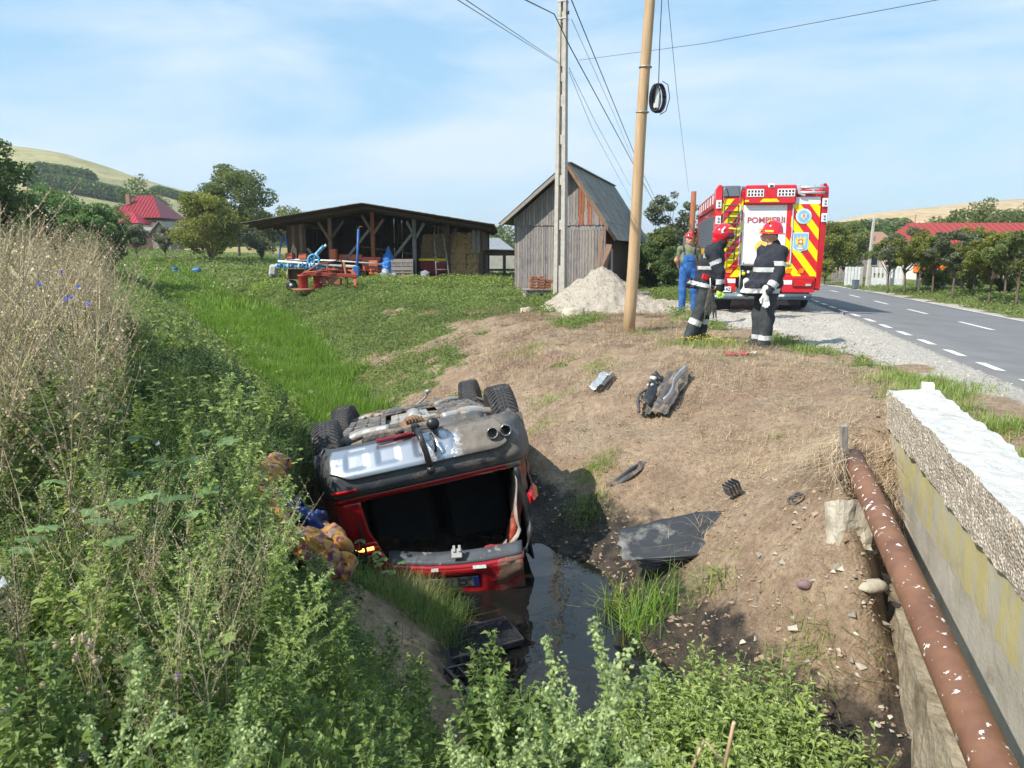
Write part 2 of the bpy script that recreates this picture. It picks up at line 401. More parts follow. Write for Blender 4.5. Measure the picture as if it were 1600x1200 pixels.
def ground_material():
    m = bpy.data.materials.new('earth_ground'); m.use_nodes = True; nt = m.node_tree; L = nt.links
    b = nt.nodes['Principled BSDF']; b.inputs['Specular IOR Level'].default_value = .25
    tc = _n(nt, 'ShaderNodeTexCoord').outputs['Object']
    def noise(scale, det=6, ro=.6, vec=None, dist=0): 
        n = _n(nt, 'ShaderNodeTexNoise', Scale=scale, Detail=det, Roughness=ro, Distortion=dist); L.new(vec or tc, n.inputs['Vector']); return n.outputs['Fac']
    def rng(v, a, b_, c=0, d=1):
        r = _n(nt, 'ShaderNodeMapRange'); r.inputs['From Min'].default_value = a; r.inputs['From Max'].default_value = b_; r.inputs['To Min'].default_value = c; r.inputs['To Max'].default_value = d; L.new(v, r.inputs['Value']); return r.outputs['Result']
    def mix(f, a, c):
        x = _n(nt, 'ShaderNodeMix', data_type='RGBA')
        L.new(f, x.inputs['Factor'])
        for k, v in (('A', a), ('B', c)):
            if isinstance(v, tuple): x.inputs[k].default_value = (*v, 1)
            else: L.new(v, x.inputs[k])
        return x.outputs['Result']
    def att(nm): return _n(nt, 'ShaderNodeAttribute', attribute_name=nm).outputs['Fac']
    def edge(nm, w=.35):   # mask broken up by noise
        s = _n(nt, 'ShaderNodeMath', operation='ADD'); L.new(att(nm), s.inputs[0]); L.new(rng(noise(7.0, 8, .7), .3, .7, -w, w), s.inputs[1]); return rng(s.outputs[0], .35, .65)
    soil = mix(rng(noise(2.2), .35, .65), (.275, .195, .13), (.42, .315, .215))
    soil = mix(rng(noise(16, 8, .7), .42, .7), soil, (.19, .13, .085))
    vo = _n(nt, 'ShaderNodeTexVoronoi', Scale=34.0); L.new(tc, vo.inputs['Vector'])
    soil = mix(rng(vo.outputs['Distance'], .16, .1, 0, .55), soil, (.5, .42, .33))
    mp = _n(nt, 'ShaderNodeMapping'); mp.inputs['Scale'].default_value = (1, 4.5, 1); mp.inputs['Rotation'].default_value = (0, 0, .5); L.new(tc, mp.inputs['Vector'])
    straw = mix(rng(noise(22, 8, .75, mp.outputs['Vector'], 1.5), .36, .62), (.19, .135, .10), (.48, .38, .265))
    straw = mix(rng(noise(1.7), .45, .62), straw, (.27, .185, .135))
    grn = mix(rng(noise(9, 8), .35, .65), (.08, .11, .03), (.16, .19, .06))
    grn = mix(rng(noise(.35), .42, .62), grn, (.15, .15, .05))
    vg = _n(nt, 'ShaderNodeTexVoronoi', Scale=42.0); L.new(tc, vg.inputs['Vector'])
    grv = mix(rng(vg.outputs['Color'], 0, 1), (.30, .275, .245), (.60, .56, .50))
    mudc = mix(rng(noise(9), .4, .6), (.030, .026, .024), (.085, .065, .048))
    c = mix(edge('dry'), soil, straw); c = mix(edge('green'), c, grn); c = mix(att('strip'), c, (.05, .10, .015))
    c = mix(edge('gravel', .18), c, grv); c = mix(edge('mud', .25), c, mudc)
    # far away: fields in broad strips
    at2 = att('far'); sx = _n(nt, 'ShaderNodeTexNoise', Scale=.02, Detail=2); L.new(mp.outputs['Vector'], sx.inputs['Vector'])
    c = mix(at2, c, mix(rng(sx.outputs['Fac'], .45, .55), (.33, .28, .12), (.12, .16, .05)))
    L.new(c, b.inputs['Base Color'])
    L.new(rng(att('mud'), .2, .9, .92, .33), b.inputs['Roughness'])
    bp = _n(nt, 'ShaderNodeBump', Strength=1.0, Distance=.035); L.new(noise(24, 9, .72), bp.inputs['Height'])
    bp2 = _n(nt, 'ShaderNodeBump', Strength=.7, Distance=.015); L.new(vg.outputs['Distance'], bp2.inputs['Height']); L.new(bp.outputs['Normal'], bp2.inputs['Normal'])
    L.new(bp2.outputs['Normal'], b.inputs['Normal'])
    return m
M_GROUND = ground_material()
far = sstep(70, 110, np.hypot(GX, GY))
ground = fast_mesh('ground', np.stack([GX, GY, GZ], 2), GF, mats=M_GROUND, kind='structure', smooth=True,
    attrs=dict(green=mk['green'].ravel(), dry=mk['dry'].ravel(), mud=mk['mud'].ravel(), gravel=mk['gravel'].ravel(), strip=mk['strip'].ravel(), far=far.ravel()))

# ------------------------------------------------------------------ water in the ditch
M_WATER = bpy.data.materials.new('ditch_water_surface'); M_WATER.use_nodes = True
_b = M_WATER.node_tree.nodes['Principled BSDF']; _b.inputs['Base Color'].default_value = (.010, .010, .009, 1); _b.inputs['Roughness'].default_value = .03; _b.inputs['IOR'].default_value = 1.33; _b.inputs['Specular IOR Level'].default_value = .6
_nt = M_WATER.node_tree; _tc = _n(_nt, 'ShaderNodeTexCoord'); _ns = _n(_nt, 'ShaderNodeTexNoise', Scale=2.6, Detail=3); _nt.links.new(_tc.outputs['Object'], _ns.inputs['Vector'])
_bp = _n(_nt, 'ShaderNodeBump', Strength=.35, Distance=.02); _nt.links.new(_ns.outputs['Fac'], _bp.inputs['Height']); _nt.links.new(_bp.outputs['Normal'], _b.inputs['Normal'])
wx = np.linspace(-4, 5, 46); wy = np.linspace(.0, 11, 56); WX, WY = np.meshgrid(wx, wy)
_i = (np.arange(55)[:, None] * 46 + np.arange(45)[None]).ravel()
fast_mesh('ditch_water', np.stack([WX, WY, np.full(WX.shape, WATER_Z)], 2), np.stack([_i, _i + 1, _i + 47, _i + 46], 1), mats=M_WATER, kind='structure', smooth=True)

# ------------------------------------------------------------------ road
def along(P, s):
    s0 = 0
    for a, b in zip(P[:-1], P[1:]):
        L = math.hypot(b[0] - a[0], b[1] - a[1])
        if s <= s0 + L or b is P[-1]:
            t = (s - s0) / L; return np.array((a[0] + t * (b[0] - a[0]), a[1] + t * (b[1] - a[1])))
        s0 += L
def road_pt(s, off, dz=0.0):
    p = along(ROAD_L, s); a = along(ROAD_L, max(s - 1.5, 0)); b = along(ROAD_L, s + 1.5); t = (b - a) / np.linalg.norm(b - a)
    n = np.array((t[1], -t[0])); q = p + n * off
    return np.array((q[0], q[1], float(road_z(np.array(off), np.array(s))) + dz))
M_ASPHALT = pm('asphalt', (.15, .15, .153), (.185, .186, .188), scale=1.2, rough=.88, bump=.006, bscale=160, dirt=(.16, .155, .15), dscale=.7, dlo=.5, dhi=.75)
mb = MB()
rows = []
for s in np.arange(0, 112, .8):
    rows.append([road_pt(s, o, 0.0) for o in (0, .12, .9, 1.7, 2.6, 3.5, 4.4, 5.08, 5.2)])
rows = np.array(rows); rows[:, 0, 2] -= .10; rows[:, -1, 2] -= .10
mb.grid(rows[:, ::1]); road = tag(obj('road', mb, M_ASPHALT), kind='structure')
M_PAINT = pm('road_paint', (.74, .74, .71), (.55, .55, .53), scale=9, rough=.7, lo=.45, hi=.75)
def dash(s0, s1, o0, o1):
    m = MB(); n = 4
    m.grid([[road_pt(s0 + (s1 - s0) * k / n, o, .004) for o in (o0, o1)] for k in range(n + 1)]); return m
s = 2.0
while s < 62:
    tag(obj('edge_line_dash', dash(s, s + .68, .17, .29), M_PAINT, road)); s += 1.33
s = .8
while s < 75:
    tag(obj('centre_line_dash', dash(s, s + 1.9, 2.54, 2.66), M_PAINT, road)); s += 4.3
obj('far_edge_line', (lambda m: (m.grid([[road_pt(q, o, .004) for o in (4.93, 5.03)] for q in np.arange(0, 100, 1.6)]), m)[1])(MB()), M_PAINT, road)
# ------------------------------------------------------------------ helpers for built things
from mathutils import noise as mnoise
def rough_box(L, W, H, step=.06, amp=.015, seed=0, fr=6.0):
    """box from (0,0,0) to (L,W,H), faces subdivided and displaced"""
    mb = MB(); na, nb, nc = [max(2, int(round(q / step))) for q in (L, W, H)]
    idx = {}; V = []; F = []
    def vid(i, j, k):
        if (i, j, k) not in idx:
            p = Vector((L * i / na, W * j / nb, H * k / nc)); q = p * fr + Vector((seed * 7.1, seed * 3.3, 0))
            d = mnoise.noise_vector(q) * amp + mnoise.noise_vector(q * 3.1) * amp * .5
            idx[(i, j, k)] = len(V); V.append(tuple(p + d))
        return idx[(i, j, k)]
    for i in range(na):
        for j in range(nb):
            F.append((vid(i, j, nc), vid(i + 1, j, nc), vid(i + 1, j + 1, nc), vid(i, j + 1, nc))); F.append((vid(i, j, 0), vid(i, j + 1, 0), vid(i + 1, j + 1, 0), vid(i + 1, j, 0)))
    for i in range(na):
        for k in range(nc):
            F.append((vid(i, 0, k), vid(i + 1, 0, k), vid(i + 1, 0, k + 1), vid(i, 0, k + 1))); F.append((vid(i, nb, k), vid(i, nb, k + 1), vid(i + 1, nb, k + 1), vid(i + 1, nb, k)))
    for j in range(nb):
        for k in range(nc):
            F.append((vid(0, j, k), vid(0, j, k + 1), vid(0, j + 1, k + 1), vid(0, j + 1, k))); F.append((vid(na, j, k), vid(na, j + 1, k), vid(na, j + 1, k + 1), vid(na, j, k + 1)))
    mb.add(V, F); return mb
def rock_mb(rx, ry, rz, seed, n=2, amp=.28, facet=False):
    import bmesh
    bm = bmesh.new(); bmesh.ops.create_icosphere(bm, subdivisions=n, radius=1.0)
    V = []
    for v in bm.verts:
        p = v.co.copy(); q = p * 1.3 + Vector((seed * 3.7, seed * 1.9, seed)); p *= 1 + amp * mnoise.noise(q) * 1.6 + amp * .4 * mnoise.noise(q * 3)
        if facet: p = Vector([max(-.78, min(.78, c)) for c in p])
        V.append((p.x * rx, p.y * ry, p.z * rz))
    F = [[w.index for w in f.verts] for f in bm.faces]; bm.free()
    return MB().add(V, F, 0, not facet)
def gz(x, y): return float(ground_z(np.array([x]), np.array([y]))[0])
def at(px, py, Y):
    a = (px - 800) / 1202.; b = (py - 600) / 1202.; c, s_ = math.cos(PITCH), math.sin(PITCH)
    t = Y / (c - b * s_); return np.array((a * t, Y, CAM_H + (-s_ - b * c) * t))
def spot(px, Y): p = at(px, 400, Y); return float(p[0]), float(Y)

WOOD_G = pm('weathered_grey_wood', (.30, .275, .265), (.17, .15, .145), scale=5, rough=.9, stretch=(9, 9, .8), bump=.006, bscale=18, dirt=(.10, .08, .075), dscale=2.2, dlo=.5, dhi=.8)
WOOD_G2 = pm('pale_grey_wood', (.36, .325, .295), (.22, .19, .17), scale=5, rough=.9, stretch=(9, 9, .8), bump=.006, bscale=18)
WOOD_D = pm('dark_brown_wood', (.13, .085, .06), (.07, .045, .032), scale=5, rough=.9, stretch=(8, 8, .9), bump=.006, bscale=16)
WOOD_B = pm('brown_wood', (.27, .17, .11), (.17, .10, .065), scale=5, rough=.85, stretch=(8, 8, .9), bump=.006, bscale=16)
WOOD_R = pm('reddish_wood', (.36, .13, .06), (.22, .08, .045), scale=5, rough=.85, stretch=(8, 8, .9), bump=.005, bscale=16)
WOOD_P = pm('pale_new_wood', (.62, .46, .28), (.50, .34, .19), scale=5, rough=.75, stretch=(8, 8, .6), bump=.004, bscale=14)
ROOF_G = pm('grey_roof_sheet', (.28, .26, .235), (.19, .175, .16), scale=3, rough=.9, bump=.004, bscale=30, dirt=(.27, .26, .2), dscale=1.6)
CONC = pm('concrete', (.42, .40, .36), (.31, .295, .265), scale=4, rough=.9, bump=.004, bscale=60, dirt=(.22, .20, .17), dscale=1.8, dlo=.55, dhi=.8)
CONC_POLE = pm('pole_concrete', (.50, .47, .42), (.38, .355, .315), scale=7, rough=.9, bump=.004, bscale=60)
STEEL = pm('galvanised_steel', (.45, .46, .47), (.33, .34, .35), scale=8, rough=.5, metal=.7)
BLACKP = pm('black_plastic', (.018, .018, .020), (.03, .03, .032), scale=9, rough=.5)
STONE_W = pm('pale_limestone', (.47, .425, .34), (.36, .32, .25), scale=5, rough=.9, bump=.012, bscale=22, dirt=(.30, .25, .18), dscale=3)

def plank(parent, mat, x0, x1, z0, z1a, z1b, y, th=.024, name='plank', lean=0.0):
    """upright board in the local x-z plane with a sloping top"""
    mb = MB(); V = []
    for yy in (y, y + th): V += [(x0, yy, z0), (x1, yy, z0), (x1 + lean, yy, z1b), (x0 + lean, yy, z1a)]
    mb.add(V, [(0, 1, 2, 3), (7, 6, 5, 4), (0, 4, 5, 1), (1, 5, 6, 2), (2, 6, 7, 3), (3, 7, 4, 0)]); return obj(name, mb, mat, parent)

# ------------------------------------------------------------------ wooden barn
def build_barn():
    rt = thing('wooden_barn', 'tall grey plank barn with steep sheet roof behind the concrete pole', 'barn', (.10, 28.2, 0), -R(16.6))
    W, D, zl, zr, xr_, zt = 3.3, 9.0, 2.78, 2.52, 2.0, 4.42
    rnd = random.Random(4)
    def roofz(x): return zl + (zt - zl) * x / xr_ if x < xr_ else zt + (zr - zt) * (x - xr_) / (W - xr_)
    x = 0.0
    while x < W - .02:
        w = min(rnd.uniform(.075, .115), W - x)
        plank(rt, WOOD_G if rnd.random() < .62 else WOOD_G2, x, x + w - .012, rnd.uniform(.10, .2), 2.42 + rnd.uniform(0, .05), 2.42 + rnd.uniform(0, .05), rnd.uniform(-.008, .010)); x += w
    x = -.02
    while x < W:
        w = min(rnd.uniform(.075, .115), W + .02 - x); a, b = roofz(max(x, 0)) - .10, roofz(min(x + w, W)) - .10
        mt = WOOD_R if x > xr_ + .15 and rnd.random() < .55 else (WOOD_G if rnd.random() < .7 else WOOD_G2)
        plank(rt, mt, x, x + w - .010, 2.44 - rnd.uniform(0, .03), a, b, -.034 + rnd.uniform(-.006, .006)); x += w
    for (p0, q0) in (((-.0, 0), (0, D)), ((W, 0), (W, D))):
        m = MB(); n = int(D / .13)
        for k in range(n):
            y0 = D * k / n; m.box((p0[0], y0 + .06, (zl if p0[0] == 0 else zr) / 2 + .02), (.024 + .008 * (k % 2), .115, (zl if p0[0] == 0 else zr) - .12 + .03 * rnd.random()))
        o = obj('side_planks', m, WOOD_D, rt); o['kind'] = 'stuff'
    m = MB(); m.box((W / 2, D, 1.3), (W, .03, 2.5)); obj('back_wall', m, WOOD_D, rt)
    m = MB(); m.box((W / 2, D / 2, .12), (W - .1, D - .1, .06)); obj('floor', m, WOOD_D, rt)
    for cx in (.1, W - .1):
        for cy in (.1, D / 2, D - .1): obj('corner_post', MB().box((cx, cy, 1.3), (.12, .12, 2.4)), WOOD_D, rt)
    for cx, sx in ((.1, .45), (1.2, .3), (2.2, .3), (3.15, .4)):
        obj('footing_stone', rough_box(sx, .3, .22, .1, .02, int(cx * 9)), CONC, rt, (cx - sx / 2, -.05, -.10))
    # roof slabs: left slope hidden from the front, right slope in corrugated sheets
    oy, ol, orr = .5, .38, .42
    def slope(side, rows, cols, mat):
        if side > 0: e0 = np.array((xr_, zt + .05)); e1 = np.array((W + orr, zr + (zr - zt) / (W - xr_) * orr + .05))
        else: e0 = np.array((xr_, zt + .05)); e1 = np.array((-ol, zl - (zt - zl) / xr_ * ol + .05))
        dv = (e1 - e0); ln = np.linalg.norm(dv); dv /= ln; nv = np.array((-dv[1], dv[0])) * (1 if side > 0 else -1)
        if nv[1] < 0: nv = -nv
        for r in range(rows):
            for c in range(cols):
                y0 = -oy + (D + oy + .3) * c / cols; y1 = -oy + (D + oy + .3) * (c + 1) / cols + .04
                s0 = ln * r / rows; s1 = ln * (r + 1) / rows + .08; lift = .012 * (rows - r) + .006 * (c % 2) + rnd.uniform(0, .006)
                P = []
                nseg = 14
                for k in range(nseg + 1):
                    yy = y0 + (y1 - y0) * k / nseg; h = .014 * math.cos(k * math.pi) + lift
                    P.append([(e0[0] + dv[0] * q + nv[0] * h, yy, e0[1] + dv[1] * q + nv[1] * h) for q in (s0, s1)])
                m = MB(); m.grid(P, thick=.012, smooth=False); obj('roof_sheet', m, mat, rt)
        return e0, e1, dv
    slope(1, 4, 6, ROOF_G); slope(-1, 2, 6, ROOF_G)
    for e in ((-ol, zl - (zt - zl) / xr_ * ol), (W + orr, zr + (zr - zt) / (W - xr_) * orr)):
        m = MB(); a = np.array((e[0], -oy + .03, e[1] + .0)); b = np.array((xr_, -oy + .03, zt + .0)); d = b - a; L = np.linalg.norm(d)
        ang = math.atan2(d[2], d[0]); m.box((a + b) / 2, (L, .03, .11), rotm(0, -ang, 0)); obj('barge_board', m, WOOD_G2 if e[0] < 0 else WOOD_B, rt)
    for k in range(6):
        yy = -.4 + k * 1.8
        for e in ((-ol, zl - (zt - zl) / xr_ * ol), (W + orr, zr + (zr - zt) / (W - xr_) * orr)):
            m = MB(); a = np.array((e[0], yy, e[1] - .04)); b = np.array((xr_, yy, zt - .04)); d = b - a; ang = math.atan2(d[2], d[0]); m.box((a + b) / 2, (np.linalg.norm(d), .07, .09), rotm(0, -ang, 0)); obj('rafter', m, WOOD_D, rt)
    m = MB(); m.box((xr_, D / 2 - .1, zt + .10), (.3, D + .8, .03)); obj('ridge_cap', m, ROOF_G, rt)
    return rt
build_barn()
def lean_board(p0, p1, w, th, mat, label):
    p0, p1 = np.array(p0), np.array(p1); o = thing('leaning_board', label, 'board', tuple(p0)); d = p1 - p0; L = np.linalg.norm(d)
    z = d / L; x = np.array((.958, -.286, 0)); x = x - z * np.dot(x, z); x /= np.linalg.norm(x); y = np.cross(z, x)
    m = MB(); m.box(d / 2, (w, th, L), np.stack([x, y, z], 1)); me = obj('board_face', m, mat, o)
lean_board((2.85, 26.5, .25), (3.12, 27.05, 2.2), .12, .05, WOOD_B, 'long narrow board leaning upright against the barn front')
lean_board((3.0, 26.4, .3), (3.35, 26.95, 1.75), .2, .06, WOOD_B, 'short broad brown plank leaning against the barn corner')
lean_board((3.4, 26.4, .1), (3.43, 26.8, 1.6), .07, .03, WOOD_G2, 'thin pale lath standing at the right corner of the barn')

# ------------------------------------------------------------------ open farm shed
def build_shed():
    Y0 = 34.5
    X = lambda px: float(at(px, 400, Y0)[0])
    Z = lambda py: float(at(800, py, Y0)[2])
    rt = thing('open_shed', 'low open-fronted timber farm shed with dark gable roof', 'shed', (0, Y0, 0))
    def base(px): return float(field_z(np.array(X(px)), np.array(Y0))) - .1
    posts = [(453, WOOD_D), (517, WOOD_B), (583.5, WOOD_R), (648, WOOD_G), (700, WOOD_D), (751, WOOD_D)]
    ap = 578
    def rz(x, y=0):   # underside of the roof
        xa = X(ap)
        zt = Z(322)
        return zt + (x - xa) * ((zt - Z(352)) / (xa - X(400))) if x < xa else zt - (x - xa) * ((zt - Z(354)) / (X(772) - xa))
    Dp = 7.0
    for px, mt in posts:
        x = X(px); m = MB(); b = base(px); t = rz(x) - .22
        m.box((x, 0, (b + t) / 2), (.17, .17, t - b), None, .02); obj('post', m, mt, rt)
        m = MB(); m.box((x, Dp, (b + t) / 2), (.16, .16, t - b)); obj('post', m, WOOD_D, rt)
    def bar(a, b, w, mt, name='brace'):
        a = np.array(a, float); b = np.array(b, float); d = b - a; L = np.linalg.norm(d); z = d / L; x = np.cross((0, 1, 0), z); x /= np.linalg.norm(x); y = np.cross(z, x)
        m = MB(); m.box((a + b) / 2, (w, w * .8, L), np.stack([x, y, z], 1)); return obj(name, m, mt, rt)
    # header beams follow the roof
    for x0, x1 in ((X(402), X(ap)), (X(ap), X(768))):
        bar((x0, 0, rz(x0) - .16), (x1, 0, rz(x1) - .16), .17, WOOD_D, 'header_beam'); bar((x0, Dp, rz(x0) - .16), (x1, Dp, rz(x1) - .16), .15, WOOD_D, 'header_beam'); bar((x0, -1.0, rz(x0) - .13), (x1, -1.0, rz(x1) - .13), .1, WOOD_D, 'fascia')
    for (xa, ya, xb, yb, mt) in ((500, 347, 517, 375, WOOD_B), (568, 337, 584, 365, WOOD_B), (601, 343, 586, 365, WOOD_B), (534, 414, 578, 360, WOOD_G), (637, 346, 650, 372, WOOD_G), (664, 349, 650, 373, WOOD_G), (616, 402, 646, 364, WOOD_G), (692, 352, 702, 382, WOOD_D), (714, 356, 703, 382, WOOD_D), (436, 358, 452, 380, WOOD_D), (540, 345, 519, 373, WOOD_D), (482, 388, 496, 408, WOOD_G2)):
        bar((X(xa), -.1, Z(ya)), (X(xb), -.1, Z(yb)), .11, mt)
    bar((X(562), -.05, Z(385)), (X(655), -.05, Z(398)), .05, WOOD_D, 'rail')
    # rafters and boards of the roof, apex running back
    for side in (0, 1):
        x0, x1 = (X(400), X(ap)) if side == 0 else (X(ap), X(773))
        n = 17 if side == 0 else 18
        for k in range(n):       # boards running front to back
            xa, xb = x0 + (x1 - x0) * k / n, x0 + (x1 - x0) * (k + 1) / n - .02
            za, zb = rz(xa), rz(xb); m = MB(); V = []
            yf = -1.6 + random.uniform(-.06, .06)
            for dz in (0, .03): V += [(xa, yf, za + dz), (xb, yf, zb + dz), (xb, Dp + .6, zb + dz - .1), (xa, Dp + .6, za + dz - .1)]
            m.add(V, [(0, 3, 2, 1), (4, 5, 6, 7), (0, 1, 5, 4), (1, 2, 6, 5), (2, 3, 7, 6), (3, 0, 4, 7)]); obj('roof_board', m, WOOD_D, rt)
            m = MB(); V = []
            yf -= .06
            for dz in (.035, .05): V += [(xa - .02, yf, za + dz), (xb + .05, yf, zb + dz + .004 * (k % 2)), (xb + .05, Dp + .65, zb + dz - .1), (xa - .02, Dp + .65, za + dz - .1)]
            m.add(V, [(0, 3, 2, 1), (4, 5, 6, 7), (0, 1, 5, 4), (1, 2, 6, 5), (2, 3, 7, 6), (3, 0, 4, 7)]); obj('roof_sheet', m, ROOF_G, rt)
        for yy in (.9, 2.4, 3.9, 5.4): bar((x0 + .1, yy, rz(x0) - .08), (x1, yy, rz(x1) - .08), .12, WOOD_D, 'rafter')
    # back and side boarding
    rnd = random.Random(3)
    x = X(453)
    while x < X(751):
        w = rnd.uniform(.16, .22); plank(rt, WOOD_D, x, x + w - (.015 if rnd.random() < .25 else .003), .1, rz(x) - .12, rz(x) - .12, Dp - .06 + rnd.uniform(0, .02)); x += w
    y = 0
    for xs in (X(453), X(751)):
        m = MB(); y = 0.1
        while y < Dp:
            m.box((xs + (.08 if xs > -3 else -.08), y + .09, rz(xs) / 2 - .1), (.025, .17 if rnd.random() < .85 else .08, rz(xs) - .35)); y += .2
        o = obj('side_boards', m, WOOD_D, rt); o['kind'] = 'stuff'
    for k, (a, b) in enumerate(((452, 457.5), (458, 463), (463.5, 469), (469.5, 475), (475.5, 480))):
        plank(rt, WOOD_B if k % 2 else WOOD_D, X(a), X(b), base(460), rz(X(a)) - .3, rz(X(b)) - .3, -.12 + .01 * (k % 2))
    for a in (738, 745): plank(rt, WOOD_G, X(a), X(a) + .14, Z(395), rz(X(a)) - .3, rz(X(a)) - .31, -.1)
    return rt, X, Z, Y0
SHED, SX, SZ, SY = build_shed()

# straw bales stacked in the shed
STRAW = pm('straw', (.62, .43, .23), (.36, .23, .12), scale=14, rough=.95, bump=.03, bscale=30, stretch=(1, 1, 3), lo=.3, hi=.7)
_bale = rough_box(.66, .9, .44, .06, .085, 3, 4.2).mesh('straw_bale')
def bale(x, y, z, rz_, label, s=1.0):
    o = link('straw_bale', _bale, STRAW, None, (x, y, z), (0, 0, rz_)); o.scale = (s, s, s * random.uniform(.95, 1.05)); tag(o, label, 'straw bale', 'straw bales stacked in the open shed'); return o
rows = ['bottom', 'second', 'third', 'fourth', 'top']
for r in range(5):
    z = .12 + r * .44
    if r == 0: cols = [(-2.75, 'left'), (-2.06, 'right')]
    else: cols = [(-2.72 + random.uniform(-.04, .04), 'left'), (-2.03 + random.uniform(-.05, .02), 'right')]
    for x, nm in cols: bale(x, SY + .35 + random.uniform(-.06, .06), z, random.uniform(-.07, .07), f'{nm} straw bale in the {rows[r]} layer of the stack at the right shed end')
for r in range(4):
    for k, nm in enumerate(('left', 'right')):
        bale(-4.22 + .68 * k + random.uniform(-.04, .04), SY + 1.9 + random.uniform(-.1, .1), .55 + r * .44, random.uniform(-.1, .1), f'shaded straw bale, {nm} one of the {["lowest", "second", "third", "highest"][r]} row behind the ladder')
# small low lean-to between shed and barn
lt = thing('lean_to', 'small low lean-to with flat grey roof between shed and barn', 'lean-to', (-.9, 36, 0))
m = MB(); m.box((0.2, 1.2, 1.52), (2.6, 3, .05), rotm(-.06, .02, 0)); obj('roof', m, ROOF_G, lt)
m = MB(); m.box((.2, -.35, 1.42), (2.6, .1, .14)); obj('header_beam', m, WOOD_D, lt)
for x in (-.55, .55, 1.1): m = MB(); m.box((x, -.3, .75), (.14, .14, 1.5)); obj('post', m, WOOD_D, lt)
for z in (.28, .5, .7): m = MB(); m.box((.2, .1, z), (2.4, .04, .1)); obj('rail', m, WOOD_G, lt)
gs = thing('hipped_outbuilding', 'distant pale metal roofed outbuilding behind the lean-to', 'outbuilding', (-1.5, 52, .1))
m = MB(); m.add([(-2.2, 0, 1.5), (1.8, 0, 1.5), (1.8, 3, 1.5), (-2.2, 3, 1.5), (-1.2, 1.5, 2.4), (.6, 1.5, 2.4)], [(0, 1, 5, 4), (1, 2, 5), (2, 3, 4, 5), (3, 0, 4)]); obj('roof', m, STEEL, gs)
m = MB(); m.box((-.2, 1.5, .7), (3.8, 2.8, 1.6)); obj('wall', m, CONC, gs)

# ------------------------------------------------------------------ poles
def concrete_pole():
    x, y = 1.58, 25.4; z0 = gz(x, y) - .3
    rt = thing('concrete_utility_pole', 'tall grey concrete electricity pole with slotted web in front of the barn', 'utility pole', (x, y, z0), -R(24))
    H = 12.5
    def wd(z): return .40 - .19 * z / H
    def dp(z): return .30 - .13 * z / H
    # H-section: two flanges, a thin web cut by slots
    for s_ in (-1, 1):
        rings = []
        for z in (0, 3, 6, 9, H):
            w, d = wd(z), dp(z); xa, xb = s_ * w * .5, s_ * w * .15; ring = [(min(xa, xb), -d / 2, z), (max(xa, xb), -d / 2, z), (max(xa, xb), d / 2, z), (min(xa, xb), d / 2, z)]; rings.append(ring)
        m = MB(); m.loft(rings); obj('flange', m, CONC_POLE, rt)
    slots = [(1.35, 2.5), (2.8, 3.9), (4.2, 5.15), (5.45, 6.3), (6.65, 7.05), (7.3, 7.5), (8.6, 8.8), (9.1, 9.5)]
    zz = 0; m = MB()
    for a, b in slots + [(H, H)]:
        w = wd((zz + a) / 2) * .5; m.box((0, 0, (zz + a) / 2), (w + .004, dp(zz) * .62, a - zz)); zz = b
    obj('web', m, CONC_POLE, rt)
    for z in (8.9, 9.4, 10.6, 10.9): m = MB(); m.box((0, 0, z), (wd(z) + .03, dp(z) + .03, .03)); obj('steel_band', m, STEEL, rt)
    for z in (9.42, 9.0): m = MB(); m.lathe([(0, 0), (.05, 0), (.03, .04), (.05, .08), (0, .1)], (wd(z) / 2 + .07, -.1, z), n=8); m.cyl((0, 0, z + .05), (wd(z) / 2 + .07, -.1, z + .05), .015); obj('insulator', m, BLACKP, rt)
    m = MB(); m.tube([(.12, -.1, 10.0), (.16, -.12, 10.6), (.3, -.1, 10.95), (.9, .1, 11.4), (2.0, .4, 12.2)], .03, 6); obj('lamp_arm', m, STEEL, rt)
    m = MB(); m.box((-.55, 0, 11.2), (1.0, .05, .05)); m.cyl((-.45, 0, 11.15), (-.45, 0, 11.7), .02, n=6); m.cyl((-.5, 0, 11.6), (-.5, 0, 11.75), .05, n=6); obj('cross_arm', m, STEEL, rt)
    return rt
concrete_pole()
wp = thing('wooden_utility_pole', 'pale new wooden pole with a cable coil, in front of the gravel pile', 'utility pole', (2.17, 14.33, -.15))
m = MB(); tp = at(1015, 0, 14.1) - np.array((2.17, 14.33, -.15)); tp *= 1.25
m.tube([tp * t + np.array((.012 * math.sin(t * 9), 0, 0)) for t in np.linspace(0, 1, 12)], np.linspace(.112, .080, 12), 14); obj('shaft', m, pm('peeled_pole_wood', (.50, .345, .20), (.40, .265, .145), scale=3, rough=.7, stretch=(6, 6, .5), bump=.006, bscale=10, dirt=(.30, .18, .09), dscale=5, dlo=.62, dhi=.75), wp)
for zc in (4.8, 4.05):
    m = MB(); c = tp * (zc / tp[2]); m.tube([c + np.array((.107 * math.cos(a), .107 * math.sin(a), 0)) for a in np.linspace(0, 6.283, 16)], .012, 5); obj('steel_band', m, STEEL, wp)
cc = at(1025, 153, 14.1)
coil = thing('cable_coil', 'black cable coil hanging on the side of the wooden pole', 'cable coil', tuple(cc))
m = MB()
for k in range(9):
    r_ = .22 + random.uniform(-.02, .02); ox = random.uniform(-.05, .05); P = [(ox + .10 * math.cos(a) * (r_ / .22) + .03, .1 * math.sin(a * 2) * .2 - .02 + k * .008, r_ * 1.05 * math.sin(a)) for a in np.linspace(0, 6.283, 26)]; m.tube(P, .011, 5)
obj('wound_cable', m, BLACKP, coil)
m = MB(); m.box((.02, .02, 0), (.10, .05, .36), rotm(0, .05, 0), .02); obj('mounting_board', m, pm('white_plastic', (.75, .75, .73), (.6, .6, .58), rough=.5), coil)
